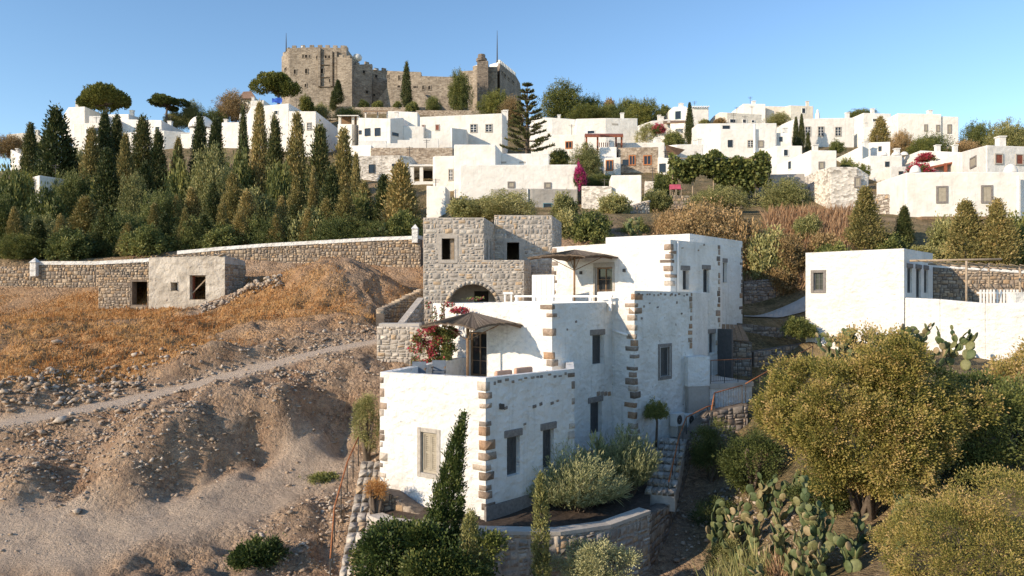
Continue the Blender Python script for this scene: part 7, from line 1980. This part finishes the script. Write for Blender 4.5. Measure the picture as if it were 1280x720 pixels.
# prickly pears: pads are real flattened ovals grown one from another
def pad_mesh():
    bm = bmesh.new(); bmesh.ops.create_icosphere(bm, subdivisions=2, radius=0.5)
    for v in bm.verts:
        z = v.co.z + 0.5
        w = 0.72 + 0.28 * math.sin(min(1, z) * 2.2)
        v.co = Vector((v.co.x * w * 0.82, v.co.y * 0.17, z))
    me = bpy.data.meshes.new('pad'); bm.to_mesh(me); bm.free(); me.materials.append(M['cactus']); me.shade_smooth(); return me
PAD = pad_mesh()
def prickly_pear(label, px, ybase, d, n, wpx, hpx, seed, size=0.42, thin=1.0):
    rr = random.Random(seed)
    b_ = W(px, ybase, d)
    t = thing('prickly_pear', label, 'cactus', b_)
    tips = []
    roots = max(3, n // 14)
    rx, h = wpx / F * d / 2, hpx / F * d
    pads = []
    for k in range(roots):
        x0 = b_.x + rr.uniform(-rx, rx) * 0.8; y0 = b_.y + rr.uniform(-1, 1) * min(rx, 1.2) * 0.8
        zb = min(b_.z, g1(x0, y0)) - 0.05
        pads.append((Vector((x0, y0, zb)), Vector((rr.uniform(-.3, .3), rr.uniform(-.3, .3), 1)).normalized(), size * rr.uniform(0.9, 1.2)))
    i = 0
    while len(pads) < n and i < 6000:
        i += 1
        base, ax, s = pads[rr.randrange(len(pads))]
        tip = base + ax * s * rr.uniform(0.8, 0.97)
        nx_ = (ax + Vector((rr.uniform(-.9, .9), rr.uniform(-.8, .6), rr.uniform(0.0, .9)))).normalized()
        s2 = s * rr.uniform(0.78, 1.02); s2 = max(s2, size * 0.55)
        e = tip + nx_ * s2
        if nx_.z < -0.1: continue
        if abs(e.x - b_.x) > rx or e.z > b_.z + h * (1 - 0.35 * ((e.x - b_.x) / rx) ** 2) or abs(e.y - b_.y) > max(1.4, rx): continue
        pads.append((tip, nx_, s2))
    for base, ax, s in pads:
        o = bpy.data.objects.new('pad', PAD); COL.objects.link(o); o.parent = t
        o.matrix_parent_inverse = Matrix.Translation(-t.location)
        q_ = ax.to_track_quat('Z', 'Y'); m4 = q_.to_matrix().to_4x4() @ Matrix.Rotation(rr.uniform(0, 6.28), 4, 'Z')
        o.matrix_basis = Matrix.Translation(base) @ m4 @ Matrix.Diagonal((s, s, s, 1))
prickly_pear('tall prickly pear thicket between the huge bush and the white terrace wall', 1122, 458, 35.2, 290, 190, 66, 1, 0.52)
prickly_pear('prickly pear left of the low white house corner, in shade', 1062, 448, 36.0, 100, 100, 44, 2, 0.5)
prickly_pear('shaded prickly pear in the gully left of the huge bush', 945, 640, 25.5, 230, 120, 120, 3, 0.42)
prickly_pear('sunlit prickly pear below the huge bush', 1055, 700, 19.5, 290, 190, 105, 4, 0.38)
prickly_pear('small prickly pear at the bottom edge left of the sunlit one', 955, 730, 20.5, 120, 100, 90, 5, 0.38)
prickly_pear('prickly pear right behind the sunlit one', 1110, 690, 20.5, 120, 110, 80, 6, 0.38)
prickly_pear('small prickly pear above the terrace wall by the pointed post', 490, 300, 61, 60, 70, 26, 7, 0.55)
prickly_pear('prickly pear in the scrub behind the rear white wall', 805, 300, 58, 60, 60, 30, 8, 0.5)
reedt = thing('dry_grass_tuft', 'pinkish dry grass tuft between the prickly pears', 'grass tuft', W(985, 690, 20))
reed_patch(965, 1000, 0, 0, 19.5, 20.5, 260, 46, reedt, 'blades', 'reed')
weed = thing('dry_weeds', 'tall pale weeds at the bottom of the shaded gully', 'weeds', W(920, 715, 21))
reed_patch(885, 960, 0, 0, 20.0, 21.5, 500, 55, weed, 'blades', 'olive')

# ---------------------------------------------------------------- dry grass, rubble and boulders on the left slope
n = 60000
x = RF.uniform(-40, -4, n); y = RF.uniform(32, 56, n)
yt = np.interp(x, [p[0] for p in TRACK], [p[1] for p in TRACK])
g_ = sstep(2.2, 4.6, y - yt) * np.clip(0.55 + fbm(x, y, 0.25, 4, 21) * 1.8, 0, 1)
k = (RF.random(n) < g_) & (np.abs(x / y) < 0.78)
x, y = x[k], y[k]; n = len(x)
P = np.c_[x, y, gz(x, y) - 0.03]
A = unit(np.c_[RF.normal(size=n) * .4 + 0.15, RF.normal(size=n) * .4, np.ones(n)])
o = link(bpy.data.objects.new('dry_grass', leaves('dry_grass', P, A, RF.uniform(.12, .34, n), RF.uniform(.03, .07, n), M['straw'], np.clip(0.5 + fbm(x, y, 0.5, 3, 41) + RF.normal(size=n) * .2, 0, 1), RF)))
tag(o, 'orange dry grass over the field and the earth mound', None, None, 'stuff')

def scatter(name, label, n, xr, yr, dens, size, mat, seed, flat=0.65, sink=0.2, kind='stuff'):
    rng = np.random.default_rng(seed); rr = random.Random(seed)
    x = rng.uniform(*xr, n); y = rng.uniform(*yr, n)
    k = rng.random(n) < dens(x, y)
    x, y = x[k], y[k]; z = gz(x, y)
    items = []
    s_ = size[0] + (size[1] - size[0]) * rng.random(len(x)) ** 3.2
    for i in range(len(x)):
        a = rng.uniform(0, 6.28); s = s_[i]
        ca_, sa = math.cos(a), math.sin(a); ti = rng.uniform(-.4, .4)
        Rm = np.array([[ca_, -sa, 0], [sa, ca_, ti], [-ti * sa, -ti * ca_, 1]])
        B_ = Rm * np.array([s * rng.uniform(.8, 1.4), s * rng.uniform(.7, 1.1), s * flat * rng.uniform(.7, 1.2)])
        items.append((rng.integers(0, 12), B_, np.array([x[i], y[i], z[i] + s * flat * (0.5 - sink)])))
    o = joined(name, items, M[mat], None, True)
    tag(o, label, None, None, kind)
    return o
trk = lambda x: np.interp(x, [p[0] for p in TRACK], [p[1] for p in TRACK])
def d_slope(x, y):
    t = y - trk(x); c = np.clip(0.45 + fbm(x, y, 0.3, 4, 61) * 2.2, 0.04, 1)
    low, _ = polyd(x, y, LOWROAD)
    return np.where((np.abs(t) < 1.2), 0.01, c) * (0.06 + 0.94 * sstep(1.0, 3.0, low)) * (np.abs(x / y) < .76) * sstep(3.0, 1.0, t)
scatter('rubble', 'loose angular rubble scattered over the dirt slope below the field', 34000, (-27, -4.5), (22.5, 41), d_slope, (0.035, 0.24), 'rubble', 71, 0.6, 0.35)
def d_heap(x, y):
    t = y - trk(x); px = x / y * F + CX
    return sstep(1.2, 1.9, t) * sstep(5.6, 3.4, t) * sstep(240, 150, px + 120 * fbm(x, y, .4, 3, 77)) * np.clip(.75 + 1.6 * fbm(x, y, .7, 3, 78), 0, 1) * (np.abs(x / y) < .76)
scatter('rubble_heap', 'heap of grey rubble above the track at the left edge', 12000, (-27, -9), (29, 40), d_heap, (0.07, 0.36), 'rubble', 72, 0.7, 0.05)
def d_heap2(x, y):
    px = x / y * F + CX; t = y - np.interp(px, [240, 300, 390], [47.5, 48.2, 47.8])
    return ((px > 250) & (px < 352)) * sstep(1.5, 0.3, np.abs(t))
scatter('stone_pile', 'long dry pile of field stones in front of the ruined hut', 5200, (-24, -10), (43, 51), d_heap2, (0.12, 0.42), 'rubble', 73, 0.75, -0.5)
scatter('gully_stones', 'loose stones in the shaded gully right of the stairs', 2600, (4.5, 10), (20, 31), lambda x, y: sstep(0.1, .5, fbm(x, y, .4, 3, 8) + .4) * (x > y * 0.22 + 0.2), (0.04, 0.26), 'rubble', 74)
def d_bank(x, y):
    t = y - trk(x)
    return sstep(-1.1, -1.5, t) * sstep(-3.2, -1.6, t) * np.clip(.35 + fbm(x, y, .5, 3, 19), 0, 1) * (np.abs(x / y) < .76)
scatter('track_edge_stones', 'stones lining the lower edge of the dirt track', 6000, (-27, -7), (25, 37), d_bank, (0.05, 0.28), 'rubble', 75, 0.7, 0.2)
def d_up(x, y):
    t = y - trk(x)
    return sstep(1.0, 1.4, t) * sstep(3.4, 1.8, t) * np.clip(.4 + fbm(x, y, .5, 3, 29), 0, 1) * (x > -16) * (x < -6.3)
scatter('bank_stones', 'gravelly stones on the bank above the track near the stone terrace', 5000, (-16, -6), (32, 42), d_up, (0.08, 0.3), 'rubble', 76)

rb = random.Random(4)
bould = [(75, 530, 0.5, 'pale boulder just below the track at the left edge'), (205, 517, 0.32, 'small pale stone on the track edge'), (178, 512, 0.42, 'grey boulder on the lower edge of the track'), (148, 515, 0.36, 'grey stone beside the track boulders'), (97, 642, 0.36, 'pale stone at the foot of the earth bank'), (52, 545, 0.4, 'brown boulder near the left picture edge'), (70, 432, 0.55, 'lone grey boulder in the rubble heap')]
for px, py, s, lab in bould:
    # find where this line of sight meets the slope
    ds = np.linspace(20, 50, 600); xs = (px - CX) / F * ds
    diff = gz(xs, ds) - (HY - py) / F * ds
    i = int(np.argmax(diff > 0)); d = ds[i]
    p = XY(px, d); z = g1(p.x, p.y)
    o = bpy.data.objects.new('boulder', tpl_mesh(rb.randrange(12), M['rubble'], True)); COL.objects.link(o)
    o.location = (p.x, p.y, z + s * .2); o.scale = (s * 1.2, s, s * .8); o.rotation_euler = (rb.uniform(-.2, .2), rb.uniform(-.2, .2), rb.uniform(0, 6))
    tag(o, lab, 'boulder', 'boulders on the dirt slope')
